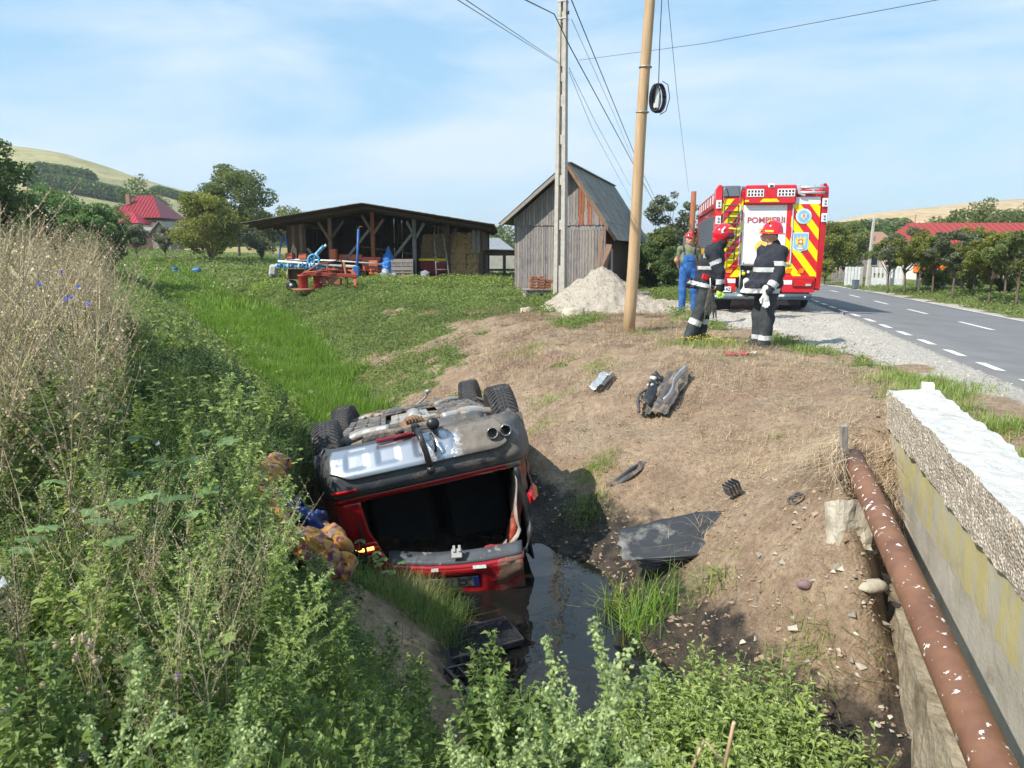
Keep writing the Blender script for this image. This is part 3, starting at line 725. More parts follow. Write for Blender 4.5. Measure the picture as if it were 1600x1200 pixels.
m = MB(); m.tube([(.1, 0, .28), (.2, 0, .22), (.24, 0, 0), (.18, 0, -.22), (.08, 0, -.28)], .008, 5); obj('loose_loop', m, BLACKP, coil)

# ------------------------------------------------------------------ overhead wires
def wire(label, pts, r, sag=.0, mat=BLACKP):
    P = [np.array(p, float) for p in pts]; out = []
    for a, b in zip(P[:-1], P[1:]):
        for t in np.linspace(0, 1, 14, endpoint=False): q = a + (b - a) * t; q = q - np.array((0, 0, sag * 4 * t * (1 - t))); out.append(q)
    out.append(P[-1]); m = MB(); m.tube(out, r, 5); o = obj('overhead_wire', m, mat); tag(o, label, 'wire'); return o
wire('thick black cable running from the concrete pole down past the wooden pole', [at(700, -60, 12), at(866, 22, 24.9), at(890, 72, 25.1), at(1032, 335, 62)], .017)
wire('thick black cable starting at the top of the concrete pole, right of the first', [at(893, 0, 24.7), at(1000, 262, 48), at(1022, 306, 75)], .017)
wire('thin wire between the two thick cables', [at(893, 30, 25), at(960, 180, 40), at(1010, 300, 80)], .008)
wire('thin wire falling from the pole insulator towards the barn roof', [at(889, 106, 25), at(930, 190, 34), at(985, 290, 60)], .009)
wire('thin wire lowest of the bundle right of the concrete pole', [at(889, 112, 25), at(925, 200, 33), at(990, 320, 60)], .008)
wire('upper of two thin wires rising to the left from the concrete pole', [at(724, -3, 10), at(874, 98, 25)], .006, .0)
wire('lower of two thin wires rising to the left from the concrete pole', [at(706, -6, 10.2), at(874, 100, 25)], .006, .0)
wire('thin wire stretching across the sky from the pole to the upper right', [at(905, 94, 25), at(1100, 68, 20), at(1480, -3, 13)], .006, .0)
wire('cable dropping vertically to the coil on the wooden pole', [at(1036, -40, 14.1), at(1031, 60, 14.1), at(1029, 132, 14.1)], .008)
wire('thin slack wire right of the wooden pole', [at(1042, -20, 14), at(1058, 150, 22), at(1076, 300, 40)], .006)

# ------------------------------------------------------------------ gravel pile, boulder, pallet with tiles
M_GPILE = pm('pale_gravel', (.46, .41, .34), (.35, .31, .25), scale=30, rough=.95, bump=.02, bscale=55, dirt=(.35, .31, .27), dscale=45, dlo=.55, dhi=.66)
PX, PY = 2.25, 19.6
def pile_h(x, y):
    d = np.hypot((x - PX) / 1.55, (y - PY) / 1.5); e = np.hypot((x - PX - .9) / 1.9, (y - PY + .5) / 1.4)
    h = 1.12 * np.maximum(0, 1 - d) ** .93; h = np.maximum(h, .38 * np.maximum(0, 1 - e))
    return h + (fbm(x * 5, y * 5, 4, 4) - .5) * .16 * sstep(0, .25, h)
gx, gy = np.meshgrid(np.linspace(PX - 1.8, PX + 3.0, 110), np.linspace(PY - 2.2, PY + 1.8, 96))
ph = pile_h(gx, gy); base_g = ground_z(gx, gy)
_i = (np.arange(95)[:, None] * 110 + np.arange(109)[None]).ravel()
gp = fast_mesh('gravel_pile', np.stack([gx, gy, base_g - .05 + np.where(ph > .0, ph * 1.0 + .03 * (ph > 0.02), -.05)], 2), np.stack([_i, _i + 1, _i + 111, _i + 110], 1), mats=M_GPILE, smooth=True)
tag(gp, 'conical heap of pale gravel between the two poles', 'gravel pile')
def scatter_stones(name, n, fn, s0, s1, mat, seed, sub=False):
    """many small stones joined into one mesh"""
    rs = np.random.RandomState(seed); B = np.array([(1, 0, 0), (-1, 0, 0), (0, 1, 0), (0, -1, 0), (0, 0, 1), (0, 0, -1)], float)
    T = np.array([(0, 2, 4), (2, 1, 4), (1, 3, 4), (3, 0, 4), (2, 0, 5), (1, 2, 5), (3, 1, 5), (0, 3, 5)])
    P = fn(rs, n); n = len(P); S = rs.uniform(0, 1, n) ** 2.5 * (s1 - s0) + s0
    sc3 = rs.uniform(.6, 1.2, (n, 3)) * np.array([1, 1, .65]); V = B[None] * sc3[:, None] * S[:, None, None]; V = V + rs.normal(0, .22, V.shape) * S[:, None, None]
    th = rs.uniform(0, 6.28, n); c, s_ = np.cos(th), np.sin(th); X = V[..., 0] * c[:, None] - V[..., 1] * s_[:, None]; Y = V[..., 0] * s_[:, None] + V[..., 1] * c[:, None]; V = np.stack([X, Y, V[..., 2]], 2) + P[:, None]
    F = (T[None] + 6 * np.arange(n)[:, None, None]).reshape(-1, 3)
    o = fast_mesh(name, V, F, rnd=np.repeat(rs.uniform(0, 1, n), 8), mats=mat, kind='stuff'); return o
M_PEB = leafmat('pebble_stone', (.18, .155, .13), (.52, .47, .39), 0, .85)
M_GRV = leafmat('shoulder_gravel_stone', (.22, .19, .155), (.50, .45, .375), 0, .9)
M_SOIL = leafmat('soil_clod', (.20, .14, .09), (.36, .265, .18), 0, .95)
def on_pile(rs, n):
    x = rs.uniform(PX - 1.6, PX + 2.6, n); y = rs.uniform(PY - 2.0, PY + .6, n); h = pile_h(x, y); k = h > .03; x, y, h = x[k], y[k], h[k]; return np.stack([x, y, ground_z(x, y) + h - .02], 1)
scatter_stones('loose_gravel', 16000, on_pile, .006, .022, M_GRV, 4)
def on_shoulder(rs, n):
    x = rs.uniform(2, 9, n); y = rs.uniform(4, 26, n) ; k = (masks(x, y)['gravel'] > rs.uniform(.1, .9, n)); x, y = x[k], y[k]; return np.stack([x, y, ground_z(x, y)], 1)
scatter_stones('shoulder_gravel', 26000, on_shoulder, .006, .022, M_GRV, 5)
def on_bank(rs, n):
    x = rs.uniform(-1.2, 4, n); y = rs.uniform(2.6, 11, n); z = ground_z(x, y); k = (z > WATER_Z - .02) & (masks(x, y)['s'] > 0) & (rs.uniform(0, 1, n) < sstep(.9, .4, (y - 3) / 7 + (z + 1.3) * .15) + .12); x, y, z = x[k], y[k], z[k]; return np.stack([x, y, z], 1)
scatter_stones('bank_pebbles', 520, on_bank, .006, .034, M_PEB, 6)
scatter_stones('bank_soil_clods', 18000, on_bank, .004, .027, M_SOIL, 7)
def on_stonyend(rs, n):
    x = rs.uniform(1.3, 2.7, n); y = rs.uniform(3.0, 5.2, n); z = ground_z(x, y); return np.stack([x, y, z + .004], 1)
scatter_stones('wall_foot_pebbles', 260, on_stonyend, .01, .04, M_PEB, 8)

tag(obj('limestone_boulder', rock_mb(.27, .22, .17, 5, 3, .3), STONE_W, None, (1.36, 17.3, gz(1.36, 17.3) + .06)), 'pale rounded boulder lying at the front foot of the gravel heap', 'boulder')
tag(obj('limestone_boulder', rock_mb(.16, .15, .10, 8, 3, .3), STONE_W, None, (.35, 18.6, gz(.35, 18.6) + .05)), 'small pale rock at the left edge of the gravel heap', 'boulder')
pal = thing('wooden_pallet', 'weathered pallet carrying roof tiles left of the concrete pole', 'pallet', (.75, 24.2, gz(.75, 24.2)), .15)
for k in range(5): m = MB(); m.box((-.32 + k * .16, 0, .33), (.13, .8, .025)); obj('slat', m, WOOD_G2, pal)
for k in (-.3, 0, .3): m = MB(); m.box((0, k, .26), (.8, .1, .1)); obj('bearer', m, WOOD_G, pal)
for k in (-.3, .25): m = MB(); m.box((k, 0, .1), (.16, .5, .2)); obj('support_block', m, CONC, pal)
TILE = pm('clay_tile', (.42, .17, .09), (.28, .11, .06), scale=8, rough=.85)
ts = thing('roof_tile_stack', 'small stack of red clay roof tiles on the pallet', 'roof tiles', (.80, 24.2, gz(.75, 24.2) + .345), .1)
for r in range(8):
    for c in range(3 if r < 6 else 2):
        m = MB(); x = -.25 + c * .24 + random.uniform(-.03, .03); m.box((x + .1, 0, .03 + r * .05), (.2, .5, .03), rotm(0, random.uniform(-.12, .12), random.uniform(-.1, .1))); obj('roof_tile', m, TILE, ts)
for k, (x, y, w, a) in enumerate(((2.9, 22.7, .9, .1), (3.2, 22.5, .9, -.05), (3.6, 22.3, .7, .25))):
    m = MB(); m.box((0, 0, .08 + .02 * k), (w, .3, .14), rotm(0, 0, a), .02); o = obj('timber_beam', m, WOOD_G, None, (x, y, gz(x, y) + .05 * k)); tag(o, ['old timber beam lying behind the gravel heap, nearest the barn', 'old timber beam lying behind the gravel heap, middle one', 'old timber beam lying behind the gravel heap, nearest the bushes'][k], 'timber')

# ------------------------------------------------------------------ culvert headwall, pipe, stones
WALL_ROT = math.atan2(WALL_D[1], WALL_D[0])     # local x runs from the near end to the far end
hw = thing('culvert_headwall', 'concrete culvert headwall with white painted top beside the road', 'headwall', (WALL_B[0], WALL_B[1], 0), WALL_ROT)
WL = float(np.linalg.norm(WALL_A - WALL_B))
WHITE = pm('whitewash', (.56, .555, .53), (.46, .45, .42), scale=12, rough=.85, bump=.012, bscale=60, dirt=(.36, .33, .28), dscale=9, dlo=.56, dhi=.72)
AGG = pm('exposed_aggregate', (.50, .43, .34), (.34, .27, .19), scale=38, rough=.95, bump=.02, bscale=45, dirt=(.62, .58, .5), dscale=28, dlo=.58, dhi=.64)
def aggregate():
    m = bpy.data.materials.new('pebble_aggregate'); m.use_nodes = True; nt = m.node_tree; b = nt.nodes['Principled BSDF']; b.inputs['Roughness'].default_value = .92
    tc = _n(nt, 'ShaderNodeTexCoord'); vo = _n(nt, 'ShaderNodeTexVoronoi', Scale=64.0); nt.links.new(tc.outputs['Object'], vo.inputs['Vector']); rp = _n(nt, 'ShaderNodeValToRGB'); e = rp.color_ramp.elements
    e[0].position = .2; e[0].color = (.30, .22, .15, 1); e[1].position = .85; e[1].color = (.66, .60, .50, 1); q = e.new(.5); q.color = (.46, .38, .28, 1)
    sp = _n(nt, 'ShaderNodeSeparateXYZ'); nt.links.new(vo.outputs['Color'], sp.inputs[0]); nt.links.new(sp.outputs['X'], rp.inputs['Fac'])
    mr = _n(nt, 'ShaderNodeMapRange'); mr.inputs['From Min'].default_value = .35; mr.inputs['From Max'].default_value = .6; nt.links.new(vo.outputs['Distance'], mr.inputs['Value'])
    mx = _n(nt, 'ShaderNodeMix', data_type='RGBA'); nt.links.new(mr.outputs['Result'], mx.inputs['Factor']); nt.links.new(rp.outputs['Color'], mx.inputs['A']); mx.inputs['B'].default_value = (.36, .31, .25, 1); nt.links.new(mx.outputs['Result'], b.inputs['Base Color'])
    bp = _n(nt, 'ShaderNodeBump', Strength=.8, Distance=.012, invert=True); nt.links.new(vo.outputs['Distance'], bp.inputs['Height']); nt.links.new(bp.outputs['Normal'], b.inputs['Normal']); return m
AGG = aggregate()
m = rough_box(WL, .37, .30, .04, .020, 2, 6.0)
for i, f in enumerate(m.f):
    p = np.vstack(m.v)[f[:3]]; nrm = np.cross(p[1] - p[0], p[2] - p[0]); nrm /= np.linalg.norm(nrm) + 1e-9; zc = p[:, 2].mean()
    m.m[i] = 1 if (nrm[2] > .45 or False) else 0
m = obj('capping_slab', m, [AGG, WHITE], hw, (0, -.37, .05))
STAIN = pm('yellow_stained_concrete', (.40, .37, .29), (.44, .38, .17), scale=2.2, rough=.9, stretch=(3, 3, .5), bump=.006, bscale=40, dirt=(.25, .23, .19), dscale=6, dlo=.55, dhi=.8, lo=.42, hi=.58)
CONC_L = pm('pale_wall_concrete', (.42, .39, .34), (.31, .29, .24), scale=3, rough=.9, bump=.006, bscale=40, dirt=(.22, .19, .14), dscale=5, dlo=.55, dhi=.75)
obj('formwork_band', rough_box(WL, .30, .34, .08, .007, 4, 4), STAIN, hw, (.0, -.33, -.29))
obj('formwork_band', rough_box(WL, .30, .36, .08, .009, 5, 4), CONC_L, hw, (.0, -.335, -.655))
MOSS = pm('damp_masonry', (.36, .31, .23), (.22, .18, .12), scale=6, rough=.85, bump=.02, bscale=24, dirt=(.13, .10, .06), dscale=3, dlo=.45, dhi=.65)
obj('masonry_footing', rough_box(2.55, .55, .85, .06, .035, 6, 3.5), MOSS, hw, (2.3, -.36, -1.56))
obj('masonry_footing', rough_box(1.2, .5, .9, .08, .03, 7, 3.5), MOSS, hw, (4.85, -.42, -1.5))
obj('masonry_footing', rough_box(2.6, .5, .8, .1, .03, 9, 3.5), MOSS, hw, (0.0, -.5, -1.6))
m = rough_box(.11, .09, .07, .03, .004, 11); o = obj('painted_concrete_block', m, pm('pale_block', (.72, .68, .6), (.6, .55, .46), rough=.8), None, tuple(at(1460, 612, 6.15)), (0, 0, 1.2)); o.location.z = .335; tag(o, 'small pale concrete block on the far end of the headwall', 'concrete block')
pipe_mat = pm('brown_pipe_paint', (.22, .108, .062), (.14, .065, .04), scale=5, rough=.6, bump=.0015, bscale=30, dirt=(.80, .78, .74), dscale=21, dlo=.615, dhi=.63, stretch=None)
pipe = thing('steel_pipe', 'long brown steel pipe with white paint splashes beside the headwall', 'pipe', (2.42, 5.17, -.06))
m = MB(); a = np.array((0, 0, 0)); b = np.array((1.60, 2.31, -.235)) - np.array((2.42, 5.17, -.06)); b2 = b * 1.9
m.tube([a + (b2 - a) * t for t in np.linspace(-.06, 1, 12)], .075, 24); obj('pipe_barrel', m, pipe_mat, pipe)
m = MB(); q = b / np.linalg.norm(b); m.tube([q * .02, q * .05], .080, 24); obj('weld_seam', m, pipe_mat, pipe)
tag(obj('limestone_slab', rough_box(.24, .13, .30, .035, .045, 4, 4.5), STONE_W, None, (2.06, 4.62, gz(2.17, 4.66) - .07), (-.45, .15, .12)), 'large pale flat rock leaning between the pipe and the bank', 'rock')
tag(obj('flat_stone', rock_mb(.12, .07, .03, 6, 2, .2), STONE_W, None, (2.17, 4.40, gz(2.17, 4.40) + .015), (.1, .0, .2)), 'thin flat pale stone right below the large leaning rock', 'rock')
tag(obj('purple_stone', rock_mb(.055, .04, .03, 9, 2, .15), pm('purple_stone_face', (.22, .15, .15), (.17, .11, .11)), None, (1.86, 4.6, gz(1.86, 4.6) + .02)), 'smooth purplish cobble on the bare bank left of the pipe', 'stone')
tag(obj('concrete_slab_fragment', rock_mb(.42, .10, .06, 12, 3, .25), STONE_W, None, (1.88, 3.45, gz(1.88, 3.45) + .05), (0, .1, -.75)), 'long pale broken slab in the mud at the foot of the masonry', 'rock')
st = obj('timber_stake', MB().box((0, 0, .15), (.045, .045, .34), rotm(.1, -.12, 0)), WOOD_G2, None, (2.42, 5.45, gz(2.42, 5.45) - .06)); tag(st, 'short grey stake standing by the buried end of the pipe', 'stake')
# ------------------------------------------------------------------ text and 2D helpers
def text(name, s, size, frame, mat, parent=None, ext=.002, bold=0.0, align='CENTER', flip=False):
    """flat lettering: frame = (centre, u, v) in parent space"""
    cu = bpy.data.curves.new(name, 'FONT'); cu.body = s; cu.size = size; cu.extrude = ext; cu.offset = bold; cu.align_x = align; cu.align_y = 'CENTER'; cu.resolution_u = 3
    cu.materials.append(mat); o = bpy.data.objects.new(name, cu); COL.objects.link(o)
    if parent is not None: o.parent = parent
    c, u, v = [Vector(q) for q in frame]; u = u.normalized(); v = v.normalized(); w = u.cross(v)
    M = Matrix((u, v, w)).transposed().to_4x4(); M.translation = c
    me = bpy.data.meshes.new_from_object(o); bpy.data.objects.remove(o); o = bpy.data.objects.new(name, me); COL.objects.link(o)
    if not me.materials: me.materials.append(mat)
    if parent is not None: o.parent = parent
    o.matrix_local = M; return o
def clip_poly(poly, x0, x1, y0, y1):
    for ax, lim, sg in ((0, x0, 1), (0, x1, -1), (1, y0, 1), (1, y1, -1)):
        out = []
        for i in range(len(poly)):
            a, b = poly[i], poly[(i + 1) % len(poly)]; da, db = (a[ax] - lim) * sg, (b[ax] - lim) * sg
            if da >= 0: out.append(a)
            if (da >= 0) != (db >= 0): t = da / (da - db); out.append((a[0] + (b[0] - a[0]) * t, a[1] + (b[1] - a[1]) * t))
        poly = out
        if not poly: return []
    return poly
def catmull(P, n=8):
    P = [np.array(p, float) for p in P]; out = []
    for i in range(len(P) - 1):
        p0, p1, p2, p3 = P[max(i - 1, 0)], P[i], P[i + 1], P[min(i + 2, len(P) - 1)]
        for t in np.linspace(0, 1, n, endpoint=False): out.append(.5 * ((2 * p1) + (-p0 + p2) * t + (2 * p0 - 5 * p1 + 4 * p2 - p3) * t * t + (-p0 + 3 * p1 - 3 * p2 + p3) * t ** 3))
    out.append(P[-1]); return np.array(out)
def dirty(name, col, metal, rough, mud=(.17, .14, .11), axis='X', a=-1.0, b=1.0, amt=.25, base=0.0, scale=3.5, coat=0.0):
    """paint or metal carrying dried mud that thickens from a to b along an object axis"""
    if name in MATS: return MATS[name]
    m = bpy.data.materials.new(name); m.use_nodes = True; nt = m.node_tree; L = nt.links; p = nt.nodes['Principled BSDF']; p.inputs['Coat Weight'].default_value = coat
    tc = _n(nt, 'ShaderNodeTexCoord'); ns = _n(nt, 'ShaderNodeTexNoise', Scale=scale, Detail=9, Roughness=.68); L.new(tc.outputs['Object'], ns.inputs['Vector'])
    sx = _n(nt, 'ShaderNodeSeparateXYZ'); L.new(tc.outputs['Object'], sx.inputs[0]); mr = _n(nt, 'ShaderNodeMapRange'); mr.inputs['From Min'].default_value = a; mr.inputs['From Max'].default_value = b; mr.inputs['To Min'].default_value = base; mr.inputs['To Max'].default_value = amt
    L.new(sx.outputs[axis], mr.inputs['Value']); ad = _n(nt, 'ShaderNodeMath', operation='ADD'); L.new(ns.outputs['Fac'], ad.inputs[0]); L.new(mr.outputs['Result'], ad.inputs[1])
    f = _n(nt, 'ShaderNodeMapRange'); f.inputs['From Min'].default_value = .56; f.inputs['From Max'].default_value = .68; L.new(ad.outputs[0], f.inputs['Value'])
    n2 = _n(nt, 'ShaderNodeTexNoise', Scale=18, Detail=6); L.new(tc.outputs['Object'], n2.inputs['Vector'])
    mc = _n(nt, 'ShaderNodeMix', data_type='RGBA'); L.new(n2.outputs['Fac'], mc.inputs['Factor']); mc.inputs['A'].default_value = (*[c * .55 for c in mud], 1); mc.inputs['B'].default_value = (*[c * 1.5 for c in mud], 1)
    mx = _n(nt, 'ShaderNodeMix', data_type='RGBA'); L.new(f.outputs['Result'], mx.inputs['Factor']); mx.inputs['A'].default_value = (*col, 1); L.new(mc.outputs['Result'], mx.inputs['B']); L.new(mx.outputs['Result'], p.inputs['Base Color'])
    for key, v0, v1 in (('Roughness', rough, .85), ('Metallic', metal, 0.0)):
        r = _n(nt, 'ShaderNodeMapRange'); r.inputs['To Min'].default_value = v0; r.inputs['To Max'].default_value = v1; L.new(f.outputs['Result'], r.inputs['Value']); L.new(r.outputs['Result'], p.inputs[key])
    bp = _n(nt, 'ShaderNodeBump', Strength=.8, Distance=.008); L.new(f.outputs['Result'], bp.inputs['Height']); L.new(bp.outputs['Normal'], p.inputs['Normal'])
    MATS[name] = m; return m

# ------------------------------------------------------------------ overturned car. Local frame: x to the right as seen, y towards its front, z from roof to wheels
_f = Vector((-.46, 2.86, -.42)).normalized(); _r = Vector((math.cos(R(11.5)), 0, math.sin(R(11.5)))); _r = (_r - _f * _r.dot(_f)).normalized(); _w = _r.cross(_f)
CAR_M = Matrix((_r, _f, _w)).transposed().to_4x4(); CAR_M.translation = Vector((-.95, 7.17, .04)) - _f * .95 - _w * 1.64
car = thing('overturned_car', 'dark red estate car lying on its roof in the ditch with its tailgate open', 'car'); car.matrix_world = CAR_M
CRED = dirty('car_red_paint', (.33, .006, .012), .15, .22, axis='X', a=.2, b=.95, amt=.24, base=-.12, coat=.8)
CGREY = dirty('grey_bumper_plastic', (.055, .06, .068), 0, .42, mud=(.13, .11, .095), a=-.6, b=.8, amt=.18, base=-.03)
CSKID = dirty('brushed_skid_plate', (.46, .48, .52), .85, .34, mud=(.15, .13, .11), a=-.3, b=.55, amt=.32, base=-.13)
CUNDER = dirty('muddy_underbody', (.075, .075, .08), .0, .6, mud=(.25, .195, .135), axis='X', a=-1, b=1, amt=.09, base=.08, scale=5.5)
CALU = dirty('dusty_aluminium', (.36, .36, .35), .4, .55, mud=(.30, .23, .155), a=-1, b=1, amt=.10, base=.10)
CRUST = dirty('rusty_metal', (.24, .13, .07), .2, .7, mud=(.36, .27, .18), a=-1, b=1, amt=.0, base=.0)
CBLK = pm('cabin_black', (.012, .012, .013), (.02, .02, .02), rough=.8)
CTRIM = pm('boot_trim', (.035, .037, .042), (.05, .05, .055), rough=.7, scale=12)
TYRE = dirty('muddy_tyre_rubber', (.028, .028, .029), 0, .75, mud=(.14, .12, .10), a=-1, b=1, amt=.05, base=.02, scale=7)
RIM = dirty('wheel_alloy', (.35, .35, .36), .7, .4, mud=(.2, .17, .14), a=-1, b=1, amt=.1, base=.05)
LRED = pm('red_lens', (.62, .01, .012), (.4, .008, .01), rough=.15, coat=.6)
HW = .935
def xside(z):      # half width of the body against height, roof at z = 0
    return float(np.interp(z, [0, .10, .30, .62, .70, .95, 1.2, 1.36, 1.44], [.50, .60, .70, .845, .90, .93, .935, .915, .86]))
WZ, WR, YR, YF = 1.28, .365, .95, 3.76
# side panels
for sg in (-1, 1):
    ys = np.linspace(.42, 4.42, 81); zs = np.array(list(np.linspace(.62, 1.44, 26)))
    m = MB(); P = {}
    for i, y in enumerate(ys):
        for j, z in enumerate(zs):
            tp_ = 1 - .10 * max(0, (y - 3.6)) ** 2 - .16 * max(0, .8 - y) ** 2
            x = sg * xside(z) * tp_
            if sg > 0 and y < 1.7: x -= .05 * mnoise.noise(Vector((y * 3, z * 4, 1))) + .02 * mnoise.noise(Vector((y * 9, z * 9, 4)))
            P[i, j] = len(P); m.v.append(np.array([[x, y, z]]))
    for i in range(len(ys) - 1):
        for j in range(len(zs) - 1):
            yc, zc = (ys[i] + ys[i + 1]) / 2, (zs[j] + zs[j + 1]) / 2
            if any(math.hypot(yc - q, zc - WZ) < .415 for q in (YR, YF)): continue
            f = [P[i, j], P[i + 1, j], P[i + 1, j + 1], P[i, j + 1]]; m.f.append(f if sg > 0 else f[::-1]); m.m.append(1 if zc > 1.27 else 0); m.sm.append(True)
    m.n = len(P)
    o = obj('side_panel', m, [CRED, CGREY], car)
    sm = o.modifiers.new('solid', 'SOLIDIFY'); sm.thickness = .012; sm.offset = -1
    for q in (YR, YF):
        m = MB(); rings = []
        for a in np.linspace(-.25, math.pi + .25, 26):
            for_r = []
            for rr, xx in ((.395, HW + .012), (.455, HW + .012), (.455, HW - .03), (.395, HW - .06)):
                for_r.append((sg * xx * (.985 if q == YF else 1), q + rr * math.cos(-a), WZ - rr * math.sin(a)))
            rings.append(for_r)
        m.loft(rings, 0, (True, True)); obj('wheel_arch', m, CGREY, car)
        m = MB(); P = [[(sg * xx, q + .40 * math.cos(a), WZ - .40 * math.sin(a)) for xx in (.55, .92)] for a in np.linspace(-.15, math.pi + .15, 16)]; m.grid(P, thick=.01); obj('wheel_arch_liner', m, BLACKP, car)
    # cabin side: pillars and glass
    m = MB(); P = []
    for y, z0, z1 in ((.45, .63, .42), (.8, .63, .12), (1.5, .63, .04), (3.0, .63, .05), (3.9, .63, .60)):
        P.append([(sg * (xside(z) - .02), y, z) for z in np.linspace(z0, z1, 5)])
    m.grid(P, thick=.01); obj('side_window', m, pm('tinted_glass', (.01, .012, .014), rough=.06, spec=.7), car)
    for y0, y1, z1 in ((.42, .62, .12), (1.62, 1.72, .03), (2.72, 2.82, .03)):
        m = MB(); m.grid([[(sg * (xside(z) - .012), y + (.28 if y0 < .5 else 0) * (1 - z / .63), z) for z in np.linspace(.64, z1, 6)] for y in (y0, y1)], thick=.02); obj('pillar', m, CRED, car)
    m = MB(); m.tube([(sg * .60, y, -.03 + .02 * abs(y - 2.2)) for y in np.linspace(.7, 3.4, 12)], .018, 6); obj('roof_rail', m, CALU, car)
m = MB(); m.grid([[(x, y, .02 + .10 * (x / .6) ** 2 + .09 * max(0, y - 3) + .10 * max(0, .75 - y)) for x in np.linspace(-.6, .6, 9)] for y in np.linspace(.35, 3.5, 12)], thick=.03); obj('roof', m, CRED, car)
# underbody
rings = []
m = MB()
P = [[(x, y, 1.385 + .02 * math.cos(x * 7) - .03 * sstep(4.2, 4.5, y) + .012 * mnoise.noise(Vector((x * 5, y * 5, 0)))) for x in np.linspace(-.80, .80, 18)] for y in np.linspace(.30, 4.45, 44)]
P = np.array(P)
for q in (YR, YF):
    w = np.exp(-(((P[..., 1] - q) / .36) ** 4)) * sstep(.42, .55, np.abs(P[..., 0])); P[..., 2] -= w * .42
    P[..., 2] -= np.exp(-(((P[..., 1] - q) / .30) ** 4)) * .10
m.grid(P[:, ::1], thick=.02); obj('floor_pan', m, CUNDER, car)
for x0, x1, y0, y1, z, mt in ((-.74, -.30, 1.55, 3.25, 1.425, CUNDER), (.30, .74, 1.55, 3.25, 1.425, CUNDER), (-.66, -.1, 3.3, 4.35, 1.44, CUNDER), (-.05, .6, 3.3, 4.35, 1.43, CUNDER), (-.26, .26, 1.35, 2.2, 1.405, CALU), (-.24, .2, 2.3, 3.2, 1.41, CALU)):
    for k in range(2):
        ya, yb = y0 + (y1 - y0) * k / 2, y0 + (y1 - y0) * (k + 1) / 2 - .03
        m = MB(); m.box(((x0 + x1) / 2, (ya + yb) / 2, z + .008 * k), (x1 - x0, yb - ya, .022), rotm(.012 * k, .02 * (x0 + .3), 0), .008)
        for r_ in range(3): m.box((x0 + (x1 - x0) * (r_ + .5) / 3, (ya + yb) / 2, z + .02), (.03, (yb - ya) * .8, .02), None, .006)
        obj('underfloor_panel', m, mt, car)
def ct(name, P, r, mat, n=8): m = MB(); m.tube(catmull(P, 5), r, n); return obj(name, m, mat, car)
ct('exhaust_pipe', [(.05, 3.4, 1.42), (.02, 2.6, 1.44), (.03, 1.9, 1.45), (.2, 1.35, 1.43), (.38, 1.0, 1.46), (.5, .62, 1.44)], .034, CALU)
m = MB(); m.lathe([(.0, -.24), (.085, -.23), (.115, -.18), (.12, 0), (.115, .18), (.085, .23), (0, .24)], (.36, .50, 1.37), 'X', 16); obj('rear_silencer', m, CUNDER, car)
m = MB(); m.lathe([(.0, -.3), (.07, -.28), (.09, -.2), (.09, .2), (.07, .28), (0, .3)], (.02, 2.35, 1.42), 'Y', 12); obj('front_silencer', m, CALU, car)
ct('propeller_shaft', [(-.03, 3.3, 1.40), (-.03, 2.2, 1.41), (-.03, 1.2, 1.42)], .035, CALU)
m = MB(); m.lathe([(0, -.16), (.07, -.15), (.12, -.06), (.135, .02), (.10, .12), (.06, .17), (0, .18)], (-.03, .98, 1.40), 'Y', 14); m.box((-.03, .95, 1.43), (.2, .12, .14), None, .03); obj('differential', m, CRUST, car)
for k in range(6): m = MB(); m.box((-.09 + .03 * k, .84, 1.50), (.012, .10, .05), None, .003); obj('differential_rib', m, CRUST, car)
for sg in (-1, 1):
    ct('half_shaft', [(-.03 + sg * .1, .96, 1.40), (sg * .42, .95, 1.36), (sg * .78, .95, WZ)], .026, CRUST)
    ct('rear_lower_arm', [(sg * .25, .78, 1.47), (sg * .5, .84, 1.465), (sg * .78, .93, 1.40)], .042, CALU)
    ct('trailing_arm', [(sg * .48, 1.62, 1.43), (sg * .62, 1.3, 1.44), (sg * .78, 1.02, 1.38)], .036, CALU)
    ct('anti_roll_bar', [(0, 1.32, 1.44), (sg * .45, 1.3, 1.44), (sg * .62, 1.2, 1.42)], .013, BLACKP, 6)
    ct('shock_absorber', [(sg * .66, .80, 1.42), (sg * .62, .78, 1.1)], .035, BLACKP)
    m = MB()
    for k in range(5): m.lathe([(.05, -.008), (.062, 0), (.05, .008)], (sg * .70, 1.0, 1.38 + .02 * k), 'Z', 10)
    obj('rubber_boot', m, BLACKP, car)
    ct('front_control_arm', [(sg * .34, 3.4, 1.44), (sg * .55, 3.62, 1.45), (sg * .80, 3.76, 1.40)], .038, CALU)
    ct('front_control_arm', [(sg * .30, 3.95, 1.44), (sg * .55, 3.9, 1.45), (sg * .80, 3.78, 1.40)], .034, CRUST)
    ct('front_half_shaft', [(sg * .15, 3.72, 1.38), (sg * .45, 3.74, 1.36), (sg * .8, 3.76, WZ)], .024, CRUST)
m = MB(); m.box((0, .72, 1.43), (1.0, .09, .08), None, .02); m.box((0, 1.22, 1.43), (1.0, .09, .08), None, .02)
for sg in (-1, 1): m.box((sg * .42, .97, 1.43), (.09, .52, .07), None, .02)
obj('rear_subframe', m, CUNDER, car)
m = MB(); m.box((.0, 3.55, 1.45), (1.0, .1, .07), rotm(0, 0, .05), .02); m.box((.42, 3.8, 1.45), (.09, .6, .07), rotm(0, 0, .1), .02); m.box((-.42, 3.8, 1.45), (.09, .6, .07), rotm(0, 0, -.1), .02); obj('front_subframe', m, CUNDER, car)
